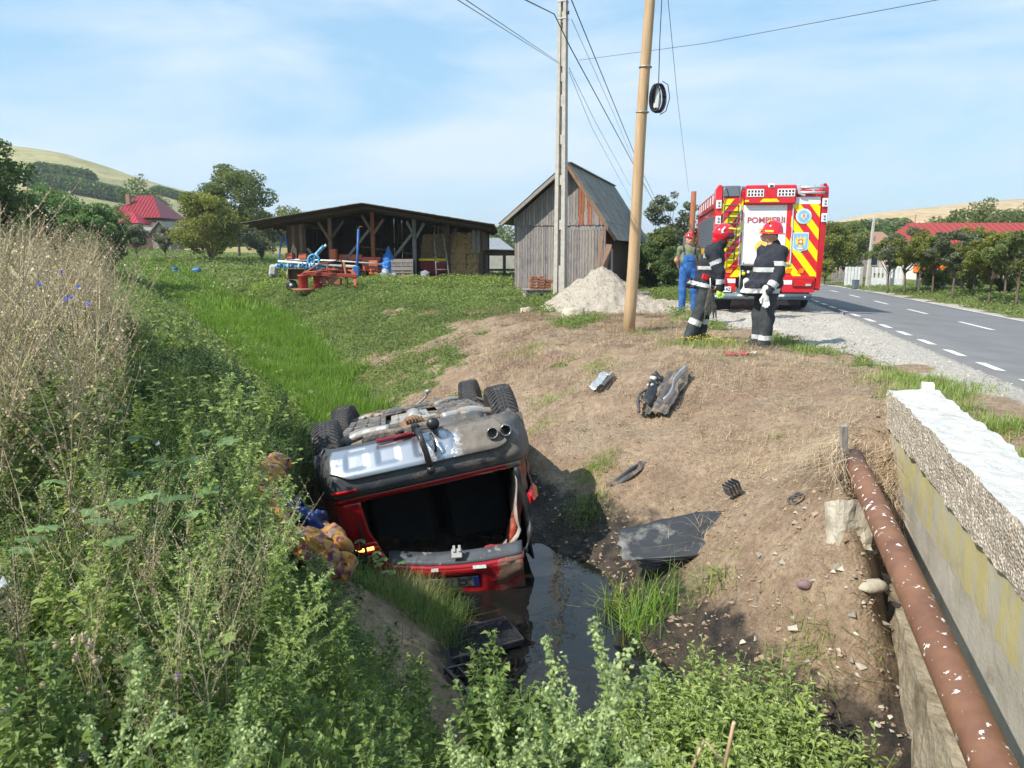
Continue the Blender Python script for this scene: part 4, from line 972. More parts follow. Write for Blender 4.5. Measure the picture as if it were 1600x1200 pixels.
m = MB(); m.tube(catmull([(.1, 4.1, 1.44), (.25, 4.2, 1.52), (.3, 4.1, 1.58)], 4), .014, 6); m.lathe([(0, -.03), (.04, -.02), (.045, .02), (0, .03)], (.3, 4.1, 1.6), 'Z', 8); obj('broken_link', m, CALU, car)
# wheels
def tyre_mb():
    m = MB(); W = .125
    m.lathe([(.235, -W * .72), (.30, -W), (.335, -W * .98), (.356, -W * .80), (.365, -W * .45), (.366, 0), (.365, W * .45), (.356, W * .80), (.335, W * .98), (.30, W), (.235, W * .72)], (0, 0, 0), 'X', 48)
    return m
def tread_mb():
    m = MB(); W = .125; n = 56       # curved tread blocks
    for k in range(n):
        a0 = 2 * math.pi * k / n
        for sgn in (-1, 1):
            pts = []
            for t in np.linspace(.06, .95, 5):
                a = a0 + .20 * t ** 1.6; rr = .371 - .014 * max(0, t - .72) / .23; pts.append((sgn * t * W * .97, a, rr))
            V = []; da = 2 * math.pi / n * .31
            for x, a, rr in pts:
                for q in (-da, da):
                    for dr in (-.012, 0): V.append((x, (rr + dr) * math.cos(a + q), (rr + dr) * math.sin(a + q)))
            F = []
            for i in range(4):
                b = i * 4; F += [(b + 1, b + 3, b + 7, b + 5), (b, b + 1, b + 5, b + 4), (b + 3, b + 2, b + 6, b + 7)]
            F += [(0, 2, 3, 1), (16, 17, 19, 18)]
            m.add(V, F if sgn > 0 else [f[::-1] for f in F])
    for x in (-.035, 0, .035): m.lathe([(.366, x - .012), (.371, x - .010), (.371, x + .010), (.366, x + .012)], (0, 0, 0), 'X', 48)
    return m
def rim_mb(sg):
    m = MB(); m.lathe([(.235, -.09), (.22, -.06), (.215, .06), (.235, .09)], (0, 0, 0), 'X', 28)
    for k in range(10):
        a = 2 * math.pi * k / 10; m.box((sg * .07, .13 * math.cos(a), .13 * math.sin(a)), (.03, .20, .03), rotm(a, 0, 0), .008)
    m.lathe([(0, sg * .09), (.055, sg * .085), (.06, sg * .05), (.05, 0)], (0, 0, 0), 'X', 14)
    m.lathe([(.0, -sg * .02), (.17, -sg * .02), (.17, -sg * .035), (0, -sg * .035)], (0, 0, 0), 'X', 24); return m
tm, trm = tyre_mb().mesh('tyre'), tread_mb().mesh('tread'); 
for sg in (-1, 1):
    for q in (YR, YF):
        w = thing('wheel', None, None, (sg * .825, q, WZ)); w.parent = car
        if q == YF: w.rotation_euler = (0, 0, R(-12))
        w.rotation_euler.x = random.uniform(0, 6)
        t_ = link('tyre', tm, TYRE, w); t2 = link('tread', trm, TYRE, w)
        t2['kind'] = 'stuff'
        obj('rim', rim_mb(sg), RIM, w)
# rear bumper: profile over height, wrapped round the corners
def bump_y(x, z):       # y of the rear skin: 0 at the middle, forward at the corners
    ax = abs(x) / .935; c = .035 * ax ** 2 + .42 * sstep(.80, 1.02, ax) ** 1.4
    prof = float(np.interp(z, [.55, .75, .96, 1.04, 1.10, 1.22, 1.36, 1.43], [.16, .10, .06, .02, -.02, -.01, .10, .24])); return c + prof
def bump_x(u, z):
    return u * xside(z) / .935 * (1 if abs(u) < .9 else 1)
def skin(name, u0, u1, z0, z1, mat, nu=30, nz=8, off=0.0, dent=0.0, edge=None, thick=.012):
    P = []
    for j in range(nz + 1):
        row = []
        for i in range(nu + 1):
            u = u0 + (u1 - u0) * i / nu; t = j / nz; za = z0(u) if callable(z0) else z0; zb = z1(u) if callable(z1) else z1; z = za + (zb - za) * t
            x = bump_x(u, z); y = bump_y(u, z) - off
            if dent: k = sstep(.25, .9, u) * dent; y += k * .5 * mnoise.noise(Vector((u * 4, z * 5, 2))) + k * .18 * mnoise.noise(Vector((u * 15, z * 15, 5)))
            row.append((x, y, z))
        P.append(row)
    m = MB(); m.grid(P, thick=-thick); return obj(name, m, mat, car)
skin('bumper', -.935, .935, 1.035, 1.43, CGREY, 60, 16, 0, .05)
def sk_top(u): return 1.425
def sk_bot(u): return 1.19 + .10 * sstep(.62, .84, abs(u)) 
# skid plate with recessed pockets
P = []
for j in range(22):
    row = []
    for i in range(91):
        u = -.80 + 1.50 * i / 90; t = j / 21; z = 1.185 + .225 * t + (.0 if abs(u) < .6 else .07 * sstep(.6, .8, abs(u)) * (1 - t))
        off = .034
        for c in (-.57, -.30, .02, .34):
            k = (1 - sstep(.075, .095, abs(u - c))) * sstep(1.245, 1.265, z) * (1 - sstep(1.385, 1.40, z)); off -= .022 * k
        y = bump_y(u, z) - off + (.03 * sstep(.2, .7, u) * mnoise.noise(Vector((u * 6, z * 6, 3))))
        row.append((bump_x(u, z), y, z))
    P.append(row)
m = MB(); m.grid(P, thick=-.01); obj('skid_plate', m, CSKID, car)
skin('body_seam', -.93, .78, .985, 1.033, CRED, 50, 2, -.004, .03)
skin('rear_quarter', -.93, -.60, .60, .984, CRED, 14, 10, -.006)
skin('reflector', -.84, -.60, 1.075, 1.108, LRED, 10, 2, .010, thick=.006)
# tail light: red lens with lit amber strip
skin('tail_lamp', -.92, -.60, .50, .615, LRED, 12, 4, .006)
m = MB(); m.grid([[(u * xside(.55) / .935, bump_y(u, .56) - .016, z) for u in np.linspace(-.90, -.66, 8)] for z in (.545, .572)], thick=-.008); obj('lit_indicator', m, pm('amber_lamp_glow', (.9, .35, .05), rough=.3, emit=((1.0, .42, .06), 6.0)), car)
m = MB(); m.grid([[(u * xside(.55) / .935, bump_y(u, .56) - .014, z) for u in np.linspace(-.66, -.61, 4)] for z in (.545, .572)], thick=-.008); obj('lamp_segment', m, pm('dark_amber', (.5, .12, .03), rough=.3), car)
skin('rear_pillar', -.90, -.60, .12, .50, CRED, 8, 8, -.02)
# crumpled right rear quarter
P = []
for j in range(22):
    row = []
    for i in range(12):
        u = .74 + .195 * i / 11; z = .10 + .93 * j / 21; q = Vector((u * 8, z * 5, 7))
        row.append((bump_x(u, z) + .03 * mnoise.noise(q * 1.7), bump_y(u, z) + .10 * mnoise.noise(q) + .05 * mnoise.noise(q * 2.3) + .07, z))
    P.append(row)
CMUDRED = dirty('muddy_torn_red_panel', (.36, .05, .02), .1, .4, mud=(.15, .10, .07), a=0, b=1, amt=.16, base=0.02, scale=6)
m = MB(); m.grid(P, thick=-.012); obj('crumpled_quarter', m, CMUDRED, car)
m = MB(); m.add(*[[(.78, .16, .60), (.90, .22, .66), (.88, .25, .78), (.80, .14, .72), (.92, .32, .72), (.84, .08, .66)], [(0, 1, 5), (1, 2, 5), (2, 3, 5), (3, 0, 5), (1, 4, 2)]]); obj('broken_lamp', m, LRED, car)
m = MB(); m.tube(catmull([(.735, .06, .98), (.75, .05, .8), (.77, .08, .55), (.735, .04, .38), (.66, .0, .26)], 5), [.02 + .012 * math.sin(k) for k in range(21)], 7); obj('door_seal', m, BLACKP, car)
m = MB(); m.grid([[(.70 + .03 * math.sin(z * 9) - .36 * max(0, .40 - z) / .25, .10 + s * .35 + .02 * math.sin(z * 20), z) for s in (0, .4, 1)] for z in np.linspace(.20, .92, 14)], thick=.012); obj('torn_boot_lining', m, dirty('torn_lining', (.36, .33, .30), 0, .8, mud=(.22, .07, .05), a=0, b=1, amt=.06, base=0), car)
# boot cavity, seats
m = MB()
for c, s_ in (((.07, .85, .99), (1.42, 1.5, .02)), ((-.64, .8, .55), (.02, 1.4, .9)), ((.76, .95, .55), (.02, 1.3, .9)), ((.07, 1.55, .5), (1.42, .03, 1.0)), ((.0, 1.0, .09), (1.2, 1.3, .02))): m.box(c, s_)
obj('boot_lining', m, CBLK, car)
for x in (-.3, .42): m = MB(); m.box((x, 1.2, .56), (.62, .16, .72), rotm(-.15, 0, 0), .05); m.box((x, 1.22, .17), (.26, .1, .18), None, .04); obj('seat_back', m, CBLK, car)
m = MB(); m.box((.05, .5, .16), (.9, .5, .02), rotm(.1, .05, 0)); obj('parcel_shelf', m, CTRIM, car)
m = rock_mb(.12, .08, .05, 14, 2, .4); obj('red_cloth', m, pm('dark_red_cloth', (.30, .03, .04), rough=.9), car, (.42, .35, .25))
# exhaust tips, mud cake, tow bar
for x in (.585, .70):
    m = MB(); m.lathe([(.046, .10), (.050, -.06), (.044, -.065), (.039, -.05), (.037, .09), (0, .09)], (x, .02, 1.315), 'Y', 20); obj('exhaust_tip', m, dirty('dull_chrome', (.30, .30, .30), .8, .3, a=0, b=1, amt=.1), car)
P = []
for i in range(26):
    row = []
    for j in range(16):
        u = .22 + .71 * i / 25; z = 1.20 + .24 * j / 15; q = Vector((u * 9, z * 9, 3)); h = .035 * mnoise.noise(q) + .014 * mnoise.noise(q * 3) + .004 - .05 * (i == 0 or j == 0) - .02 * (1 - sstep(.22, .5, u))
        d1 = min(math.hypot(u - .585, z - 1.315), math.hypot(u - .70, z - 1.315)); h -= .05 * (1 - sstep(.055, .08, d1))
        row.append((bump_x(u, z), bump_y(u, z) - h, z))
    P.append(row)
MUDM = pm('caked_mud', (.13, .115, .10), (.07, .06, .052), scale=9, rough=.75, bump=.012, bscale=26, dirt=(.27, .24, .20), dscale=6)
m = MB(); m.grid(P[::-1]); obj('mud_cake', m, MUDM, car)
HITCH = dirty('black_tow_bar', (.02, .02, .022), .2, .4, mud=(.1, .09, .08), a=-1, b=1, amt=0, base=-.05)
m = MB(); m.tube(catmull([(-.03, .20, 1.47), (-.02, .02, 1.47), (-.01, -.14, 1.42), (.01, -.17, 1.28), (.02, -.15, 1.18)], 5), .027, 10); m.lathe([(0, -.036), (.026, -.028), (.036, 0), (.026, .028), (0, .036)], (.02, -.15, 1.14), 'Z', 14); m.box((-.03, .08, 1.48), (.07, .14, .08), None, .015); obj('tow_hitch', m, HITCH, car)
m = MB(); m.lathe([(0, -.05), (.05, -.05), (.055, 0), (.05, .05), (0, .05)], (.12, .04, 1.49), 'Y', 14); m.box((.12, .14, 1.47), (.08, .16, .06), None, .01); obj('tow_socket', m, HITCH, car)
m = MB(); m.tube(catmull([(.08, -.02, 1.42), (.10, -.08, 1.34), (.09, -.06, 1.27)], 4), .012, 6); m.cyl((-.13, .1, 1.47), (-.2, .08, 1.48), .014, n=6); obj('tow_lever', m, HITCH, car)
m = MB(); m.box((-.20, .14, 1.435), (.34, .012, .05), rotm(.9, 0, .02)); obj('red_cross_member', m, CRED, car)
# tailgate hanging open below
tgc = at(712, 893, 5.98); tg = thing('tailgate', None, None); tg.parent = car
_u = Vector((1, .0, .085)).normalized(); _n2 = Vector((.0, -.90, -.38)); _n2 = (_n2 - _u * _n2.dot(_u)).normalized(); _v = _n2.cross(_u)
TM = Matrix((_u, _v, _n2)).transposed().to_4x4(); TM.translation = Vector(tgc); tg.matrix_local = CAR_M.inverted() @ TM
# local: x along, y up the panel (latch edge at +y), z outward
P = []
for j in range(15):
    row = []
    for i in range(31):
        x = -.56 + 1.12 * i / 30; y = .02 - .42 * j / 14; z = -.05 * (x / .56) ** 2 * 1.4 + .03 * math.sin((j / 14) * 2.6)
        if abs(x + .08) < .30 and 2 < j < 8: z -= .035 * (1 - sstep(.27, .31, abs(x + .08)))
        z += .05 * sstep(.2, .56, x) * mnoise.noise(Vector((x * 6, y * 8, 0)))
        row.append((x, y, z))
    P.append(row)
TGRED = dirty('tailgate_red', (.34, .008, .014), .15, .22, mud=(.14, .09, .06), a=.1, b=.5, amt=.16, base=-.14, coat=.8)
m = MB(); m.grid(P[::-1], thick=.02); obj('outer_skin', m, TGRED, tg)
m = MB(); m.grid([[(-.57 + 1.14 * i / 24, .02 + .012 * k, -.05 * ((-.57 + 1.14 * i / 24) / .56) ** 2 * 1.4 - .02 - .03 * k + .02) for i in range(25)] for k in range(3)], thick=.01); obj('lip', m, TGRED, tg)
m = MB(); m.grid([[(-.56 + 1.12 * i / 24, .045 + .010 * k, -.05 * ((-.56 + 1.12 * i / 24) / .56) ** 2 * 1.4 - .04 - .04 * k + .006 * mnoise.noise(Vector((i * .5, k, 0)))) for i in range(25)] for k in range(4)], thick=.01); obj('inner_trim', m, pm('grey_inner_trim', (.075, .085, .10), (.055, .06, .07), rough=.55, scale=10, dirt=(.35, .33, .3), dscale=9, dlo=.62, dhi=.7), tg)
m = MB(); m.box((.02, .115, -.09), (.09, .08, .02), rotm(-.9, 0, 0), .006); m.box((.0, .15, -.11), (.02, .05, .02), rotm(-.9, 0, 0)); m.box((.045, .15, -.11), (.02, .05, .02), rotm(-.9, 0, 0)); obj('latch_plate', m, CALU, tg)
for x, w_ in ((-.17, .06), (.20, .11)): m = MB(); m.box((x, .027, -.005), (w_, .028, .004), rotm(-.9, 0, 0)); obj('white_sticker', m, WHITE, tg)
pl = obj('licence_plate', MB().box((-.08, -.125, .0), (.52, .11, .008), None, .004), pm('plate_reflective', (.34, .34, .35), (.20, .19, .18), rough=.5, scale=14, dirt=(.10, .08, .06), dscale=12, dlo=.5, dhi=.62), tg)
text('plate_text', 'CJ 73 AHA', .088, ((-.115, -.125, .0055), (-1, 0, 0), (0, -1, 0)), BLACKP, pl, .001, .002)
obj('plate_blue_band', MB().box((.158, -.125, .0035), (.045, .106, .004)), pm('eu_blue', (.02, .06, .35), rough=.4), pl)
obj('plate_lamp', MB().box((-.20, -.22, .012), (.05, .02, .01), None, .003), pm('amber_reflection', (.6, .25, .08), rough=.3), tg)
obj('tailgate_handle', MB().box((-.04, -.20, .01), (.13, .03, .02), None, .006), BLACKP, tg)
for k in range(4):
    m = MB(); m.tube([(-.13 + k * .052 + .036 * math.cos(a), -.305 + .036 * math.sin(a), .034) for a in np.linspace(0, 6.283, 22)], .006, 6, cap=False); obj('emblem_ring', m, pm('chrome', (.75, .76, .78), rough=.12, metal=1.0), tg)
# ------------------------------------------------------------------ fire engine. Local frame: x right, y forward, origin on the ground under its rear face
FT_X, FT_Y = 5.78, 17.6
ft = thing('fire_engine', 'red fire engine with yellow chevrons seen from behind on the gravel shoulder', 'fire engine', (FT_X, FT_Y, .13), -R(9.6))
ft.scale = (.965, 1, .965)
TRED = pm('fire_red', (.62, .012, .022), (.56, .01, .02), rough=.28, coat=.5)
TYEL = pm('chevron_yellow', (.90, .72, .0), (.86, .66, .0), rough=.35)
TORA = pm('chevron_orange', (.85, .22, .01), rough=.35)
TWHT = pm('truck_white', (.80, .81, .82), (.76, .77, .78), rough=.3)
TGREY = pm('roller_shutter_grey', (.12, .145, .17), (.10, .12, .145), rough=.45)
TBLUE = pm('blue_grey_bumper', (.10, .15, .18), (.08, .12, .15), rough=.4)
TBLK = pm('chassis_black', (.015, .016, .018), (.03, .03, .032), rough=.6)
def cx(c): return (c - 716) * .00359     # helper: measured drawing units to metres
def cz(c): return (880 - c) * .00359 * .985
def fbox(name, x0, x1, z0, z1, y, th, mat, parent=ft, ch=.006):
    m = MB(); m.box(((x0 + x1) / 2, y - th / 2, (z0 + z1) / 2), (abs(x1 - x0), th, abs(z1 - z0)), None, ch); return obj(name, m, mat, parent)
L_, W_, H_ = 7.3, 1.25, 2.90
m = MB(); m.box((0, 2.9, 1.72), (2.40, 5.66, 2.2), None, .03); obj('body', m, TRED, ft)
m = MB(); m.box((0, 6.35, 1.55), (2.36, 1.2, 2.3), None, .12); obj('cab', m, TRED, ft)
m = MB()
for s_ in (-1, 1): m.box((s_ * .42, 3.5, .72), (.12, 7.0, .26))
obj('chassis_rails', m, TBLK, ft)
# side panels: roller shutters with yellow band, red frieze
for s_ in (-1, 1):
    for k in range(5):
        y0 = .35 + k * 1.06
        m = MB()
        for r_ in range(26): m.box((s_ * 1.212, y0 + .50, .80 + r_ * .058), (.018, .98, .052), None, .006)
        obj('roller_shutter', m, TGREY, ft)
        m = MB(); m.box((s_ * 1.226, y0 + .5, 1.42), (.006, .98, .17)); obj('yellow_band', m, pm('ochre_band', (.72, .42, .02), rough=.4), ft)
    m = MB(); m.box((s_ * 1.225, 2.95, 2.62), (.05, 5.4, .38), None, .02); obj('roof_frieze', m, TRED, ft)
    for k in range(7): m = MB(); m.box((s_ * 1.253, .7 + k * .72, 2.64), (.006, .22, .2)); obj('white_block', m, TWHT, ft)
# pillars at the rear corners, slightly flared
for s_ in (-1, 1):
    m = MB(); m.loft([[(s_ * (1.10 + a), -.06, z), (s_ * (1.25 + b), -.02, z), (s_ * (1.25 + b), .34, z), (s_ * (1.10 + a), .34, z)][::s_] for z, a, b in ((.52, -.02, -.06), (1.5, 0, -.02), (2.5, .01, 0), (2.84, .01, 0), (2.94, .03, -.06))]); obj('corner_pillar', m, TRED, ft)
    for zc in (2.50, 2.14) if s_ < 0 else (2.52, 2.18):
        lb = fbox('side_lamp_cluster', s_ * 1.115 + (0 if s_ > 0 else 0), s_ * 1.235, zc - .10, zc + .09, -.055, .03, TWHT)
        for q in (-.035, .035): m = MB(); m.lathe([(0, -.012), (.026, -.008), (.028, 0)], (s_ * 1.175, -.09, zc + q), 'Y', 10); obj('lamp_lens', m, pm('grey_lens', (.3, .3, .32), rough=.2), lb)
# chevrons
def stripes(x0, x1, z0, z1, sg, name='chevron_stripe', period=.50, w=.25, sl=1.30, ph=0.0, y=-.012):
    for k in range(-8, 14):
        c = z0 - 1.2 + k * period + ph; po = []
        for (x, dz) in ((x0, 0), (x1, 0), (x1, w), (x0, w)):
            base = c + sl * ((x - x0) if sg > 0 else (x1 - x)); po.append((x, base + dz))
        po = clip_poly(po, x0, x1, z0, z1)
        if len(po) >= 3: m = MB(); m.prism(po, ((0, y - .002, 0), (1, 0, 0), (0, 0, 1)), .004); obj(name, m, TYEL, ft)
fbox('rear_panel', cx(400), cx(545), cz(650), cz(132), .0, .03, TRED); fbox('rear_panel', cx(815), cx(1022), cz(650), cz(178), .0, .03, TRED)
stripes(cx(402), cx(543), cz(648), cz(140), 1, ph=.1, y=-.034); stripes(cx(845), cx(1018), cz(648), cz(178), -1, ph=.05, y=-.034); stripes(cx(818), cx(843), cz(648), cz(380), -1, ph=.27, y=-.034)
for k, (a, b) in enumerate(((cx(430), cx(500)), (cx(822), cx(870)), (cx(900), cx(950)))): m = MB(); m.prism([(a, cz(622)), (b - .05, cz(622)), (b, cz(590)), (a + .05, cz(590))], ((0, -.045, 0), (1, 0, 0), (0, 0, 1)), .003); obj('orange_patch', m, TORA, ft)
fbox('white_strip', cx(862), cx(1018), cz(178), cz(132), -.004, .03, TWHT)
# upper left dark hatch, hand rails, ladder
m = MB(); m.box(((cx(403) + cx(522)) / 2, .06, (cz(130) + cz(55)) / 2), (cx(522) - cx(403), .12, cz(55) - cz(130)), rotm(-.15, 0, 0), .02); obj('upper_hatch', m, TGREY, ft)
m = MB(); m.tube(catmull([(cx(418), -.06, cz(165)), (cx(416), -.12, cz(80)), (cx(425), -.02, cz(58))], 4), .012, 6); obj('grab_rail', m, STEEL, ft); m = MB(); m.tube(catmull([(cx(518), -.06, cz(165)), (cx(522), -.12, cz(80)), (cx(530), -.02, cz(62))], 4), .012, 6); obj('grab_rail', m, STEEL, ft)
m = MB()
for x in (cx(424), cx(512)): m.tube([(x, -.14, cz(180)), (x - .03, -.17, cz(330)), (x - .06, -.19, cz(540))], .017, 6)
LAD = pm('ladder_dark_steel', (.10, .105, .12), rough=.5, metal=.4)
lad = obj('ladder_rails', m, LAD, ft)
for k in range(10):
    z = 185 + k * 38; t = (z - 180) / 360; m = MB(); m.box(((cx(424) + cx(512)) / 2 - .06 * t, -.15 - .04 * t, cz(z)), (cx(512) - cx(424), .05, .028), None, .006); obj('ladder_rung', m, LAD, lad)
# central red head box with two lamp grids and yellow trapezoid
fbox('head_box', cx(548), cx(864), cz(178), cz(56), .02, .16, TRED, ch=.03)
for a, b in ((558, 664), (746, 854)):
    g = fbox('lamp_grid', cx(a), cx(b), cz(131), cz(82), -.14, .012, TWHT)
    for r_ in range(2):
        for c in range(5): m = MB(); m.box((cx(a + 13 + c * (b - a - 26) / 4), -.153, cz(96 + r_ * 21)), (.042, .006, .05)); obj('grid_cell', m, pm('dark_red_cell', (.10, .02, .025), rough=.4), g)
m = MB(); m.prism([(cx(640), cz(163)), (cx(762), cz(163)), (cx(742), cz(143)), (cx(660), cz(143))], ((0, -.143, 0), (1, 0, 0), (0, 0, 1)), .003); obj('yellow_mark', m, TYEL, ft)
fbox('marker_lamp', cx(549), cx(574), cz(163), cz(150), -.14, .01, TYEL)
m = MB(); m.box((cx(708), -.12, cz(62)), (.15, .08, .09), None, .02); cm_ = obj('reversing_camera', m, TWHT, ft); m = MB(); m.box((cx(708), -.162, cz(64)), (.08, .01, .045), None, .01); obj('camera_lens', m, TBLK, cm_)
# white shutter door
m = MB(); n = 26
for r_ in range(n):
    z0 = cz(560) + (cz(180) - cz(560)) * r_ / n; m.box(((cx(533) + cx(850)) / 2, -.012, z0 + .026), (cx(850) - cx(533), .03, (cz(180) - cz(560)) / n - .002), None, .002)
sh = obj('rear_shutter_door', m, TWHT, ft)
for a, b in ((526, 534), (850, 858)): fbox('shutter_guide', cx(a), cx(b), cz(572), cz(178), -.02, .04, pm('aluminium_guide', (.62, .66, .70), rough=.35, metal=.3))
fbox('shutter_handle', cx(536), cx(848), cz(572), cz(560), -.04, .03, STEEL); 
for x in (560, 640): fbox('shutter_catch', cx(x), cx(x + 5), cz(572), cz(548), -.05, .02, TBLK)
text('rear_lettering', 'POMPIERII', .185, ((cx(690), -.034, cz(279)), (1, 0, 0), (0, 0, 1)), pm('lettering_red', (.50, .10, .12), rough=.4), ft, .002, .004).scale = (1.03, 1, 1)
def disc(name, x, z, r, y, mat, n=28, sx=1): m = MB(); m.prism([(x + r * sx * math.cos(a), z + r * math.sin(a)) for a in np.linspace(0, 2 * math.pi, n, endpoint=False)], ((0, y, 0), (1, 0, 0), (0, 0, 1)), .003); return obj(name, m, mat, ft)
SKYB = pm('emblem_blue', (.22, .50, .75), rough=.4); GOLD = pm('emblem_gold', (.85, .62, .16), rough=.4); CREAM = pm('emblem_cream', (.85, .74, .45), rough=.4)
disc('emblem_rim', cx(920), cz(255), .172, -.046, TWHT); disc('emblem_disc', cx(920), cz(255), .16, -.05, pm('pale_blue', (.45, .68, .85), rough=.4)); disc('emblem_disc', cx(920), cz(255), .12, -.054, SKYB)
def eagle(x, z, s, y, mat):
    for sg in (-1, 1):
        m = MB(); m.prism([(x + sg * s * a, z + s * b) for a, b in ((.12, .1), (.25, .55), (.55, .75), (.75, .6), (.72, 0), (.62, -.55), (.45, -.3), (.2, -.45), (.12, -.3))][::sg], ((0, y, 0), (1, 0, 0), (0, 0, 1)), .003); obj('eagle_wing', m, mat, ft)
    m = MB(); m.prism([(x + s * a, z + s * b) for a, b in ((-.16, .35), (-.12, .75), (0, .9), (.2, .8), (.12, .65), (.16, .35), (.2, -.3), (.3, -.8), (0, -1.0), (-.3, -.8), (-.2, -.3))][::-1], ((0, y, 0), (1, 0, 0), (0, 0, 1)), .003); obj('eagle_body', m, mat, ft)
eagle(cx(920), cz(255), .085, -.058, CREAM)
fbox('eagle_shield', cx(920) - .025, cx(920) + .025, cz(262), cz(242), -.059, .004, pm('shield_pink', (.6, .3, .3), rough=.5), ch=.001)
def shield_poly(x, z, w, h): return [(x + w * a, z + h * b) for a, b in ((-1, 1), (-1, -.62), (-.75, -.85), (-.3, -.92), (0, -1.05), (.3, -.92), (.75, -.85), (1, -.62), (1, 1))]
for w, mt, y in ((1.06, TWHT, -.046), (.97, SKYB, -.05)): m = MB(); m.prism(shield_poly(cx(910), cz(420), .162 * w, .205 * w), ((0, y, 0), (1, 0, 0), (0, 0, 1)), .003); obj('shield_emblem', m, mt, ft)
eagle(cx(910), cz(418), .155, -.054, GOLD)
fbox('shield_square', cx(910) - .052, cx(910) + .052, cz(433), cz(403), -.056, .004, pm('brick_red', (.55, .12, .05), rough=.5), ch=.001); disc('shield_seal', cx(910), cz(418), .036, -.061, CREAM, 12)
m = MB(); m.prism([(cx(910) + a * .01, cz(b)) for a, b in ((-10, 452), (-5, 466), (5, 466), (10, 452), (6, 458), (-6, 458))], ((0, -.06, 0), (1, 0, 0), (0, 0, 1)), .002); obj('shield_scroll', m, TWHT, ft)
disc('civil_protection_disc', cx(668), cz(452), .145, -.032, pm('disc_orange_yellow', (.88, .62, .12), rough=.4))
m = MB(); m.prism([(cx(645), cz(478)), (cx(692), cz(478)), (cx(668), cz(430))], ((0, -.036, 0), (1, 0, 0), (0, 0, 1)), .003); obj('civil_protection_triangle', m, pm('deep_blue', (.02, .10, .40), rough=.4), ft)
# ladder gantry at the upper right
m = MB()
for z in (72, 104): m.cyl((cx(872), -.10, cz(z)), (cx(1034), -.12, cz(z + 4)), .028, n=8)
for x in (880, 966): m.box((cx(x), -.10, cz(85)), (.05, .06, .22), None, .01)
m.box((cx(900), -.08, cz(118)), (.14, .08, .05), rotm(0, .3, 0), .01); obj('gantry_rollers', m, pm('light_alloy', (.62, .64, .66), rough=.4, metal=.4), ft)
m = MB(); m.box((cx(925), -.06, cz(76)), (.2, .08, .06), rotm(0, -.1, 0), .01); obj('gantry_grip', m, TRED, ft)
# pump bay
fbox('pump_bay', cx(528), cx(812), cz(742), cz(578), .02, .01, TBLK)
m = MB(); m.cyl((cx(545), -.05, cz(600)), (cx(540), -.08, cz(740)), .016, n=6); m.cyl((cx(640), -.05, cz(700)), (cx(640), .0, cz(590)), .03, n=8); obj('pump_pipe', m, STEEL, ft)
for k, (x, z, mt, r_) in enumerate(((565, 625, TYEL, .045), (595, 615, TWHT, .035), (620, 612, TYEL, .03), (585, 662, TWHT, .035), (605, 662, TWHT, .035), (600, 684, TRED, .05), (560, 610, STEEL, .03), (700, 640, STEEL, .05), (760, 650, STEEL, .045))):
    m = MB(); m.lathe([(0, -.05), (r_ * .8, -.045), (r_, -.02), (r_ * .7, .03), (0, .04)], (cx(x), -.03, cz(z)), 'Y', 12); obj('hose_coupling', m, mt, ft)
# lower corners, lights, reflectors, plate
fbox('lower_panel', cx(400), cx(518), cz(745), cz(652), -.004, .05, TRED); fbox('lower_panel', cx(812), cx(1012), cz(748), cz(640), -.004, .05, TRED)
fbox('white_reflector', cx(462), cx(516), cz(688), cz(660), -.055, .008, TWHT); fbox('white_reflector', cx(816), cx(872), cz(696), cz(668), -.055, .008, TWHT)
for a, b in ((400, 462), (876, 1000)):
    tl = fbox('tail_lamp', cx(a), cx(b), cz(712), cz(662), -.055, .03, TBLK); fbox('lamp_glass', cx(a + 4), cx(b - 4), cz(708), cz(666), -.085, .012, LRED, tl)
    fbox('lamp_chrome', cx(b - 46), cx(b - 14), cz(704), cz(690), -.098, .004, pm('lamp_silver', (.7, .7, .72), rough=.2, metal=.5), tl, .001)
pl = fbox('number_plate', cx(398), cx(490), cz(748), cz(712), -.07, .012, TWHT, ch=.002)
text('plate_text', 'B 014Z', .105, ((cx(444), -.084, cz(730)), (1, 0, 0), (0, 0, 1)), BLACKP, pl, .001, .002)
m = MB(); m.cyl((cx(382), -.14, cz(774)), (cx(990), -.14, cz(774)), .072, n=14); bb = obj('bumper_bar', m, TBLUE, ft)
for x in (392, 950): m = MB(); m.lathe([(0, -.01), (.02, -.008), (.022, 0)], (cx(x), -.213, cz(774)), 'Y', 10); obj('bumper_bolt', m, TWHT, bb)
m = MB(); m.prism([(cx(526), cz(770)), (cx(568), cz(770)), (cx(564), cz(740)), (cx(540), cz(722)), (cx(526), cz(722))], ((0, -.10, 0), (1, 0, 0), (0, 0, 1)), .03); obj('bumper_bracket', m, TBLUE, ft)
for a in (528, 785): fbox('white_tag', cx(a), cx(a + 36), cz(772), cz(760), -.21, .004, TWHT, ch=.001)
m = MB(); m.cyl((cx(1005), -.06, cz(716)), (cx(1038), -.1, cz(708)), .012, n=6); m.box((cx(1040), -.1, cz(708)), (.07, .03, .03), None, .01); obj('side_marker_arm', m, LRED, ft)
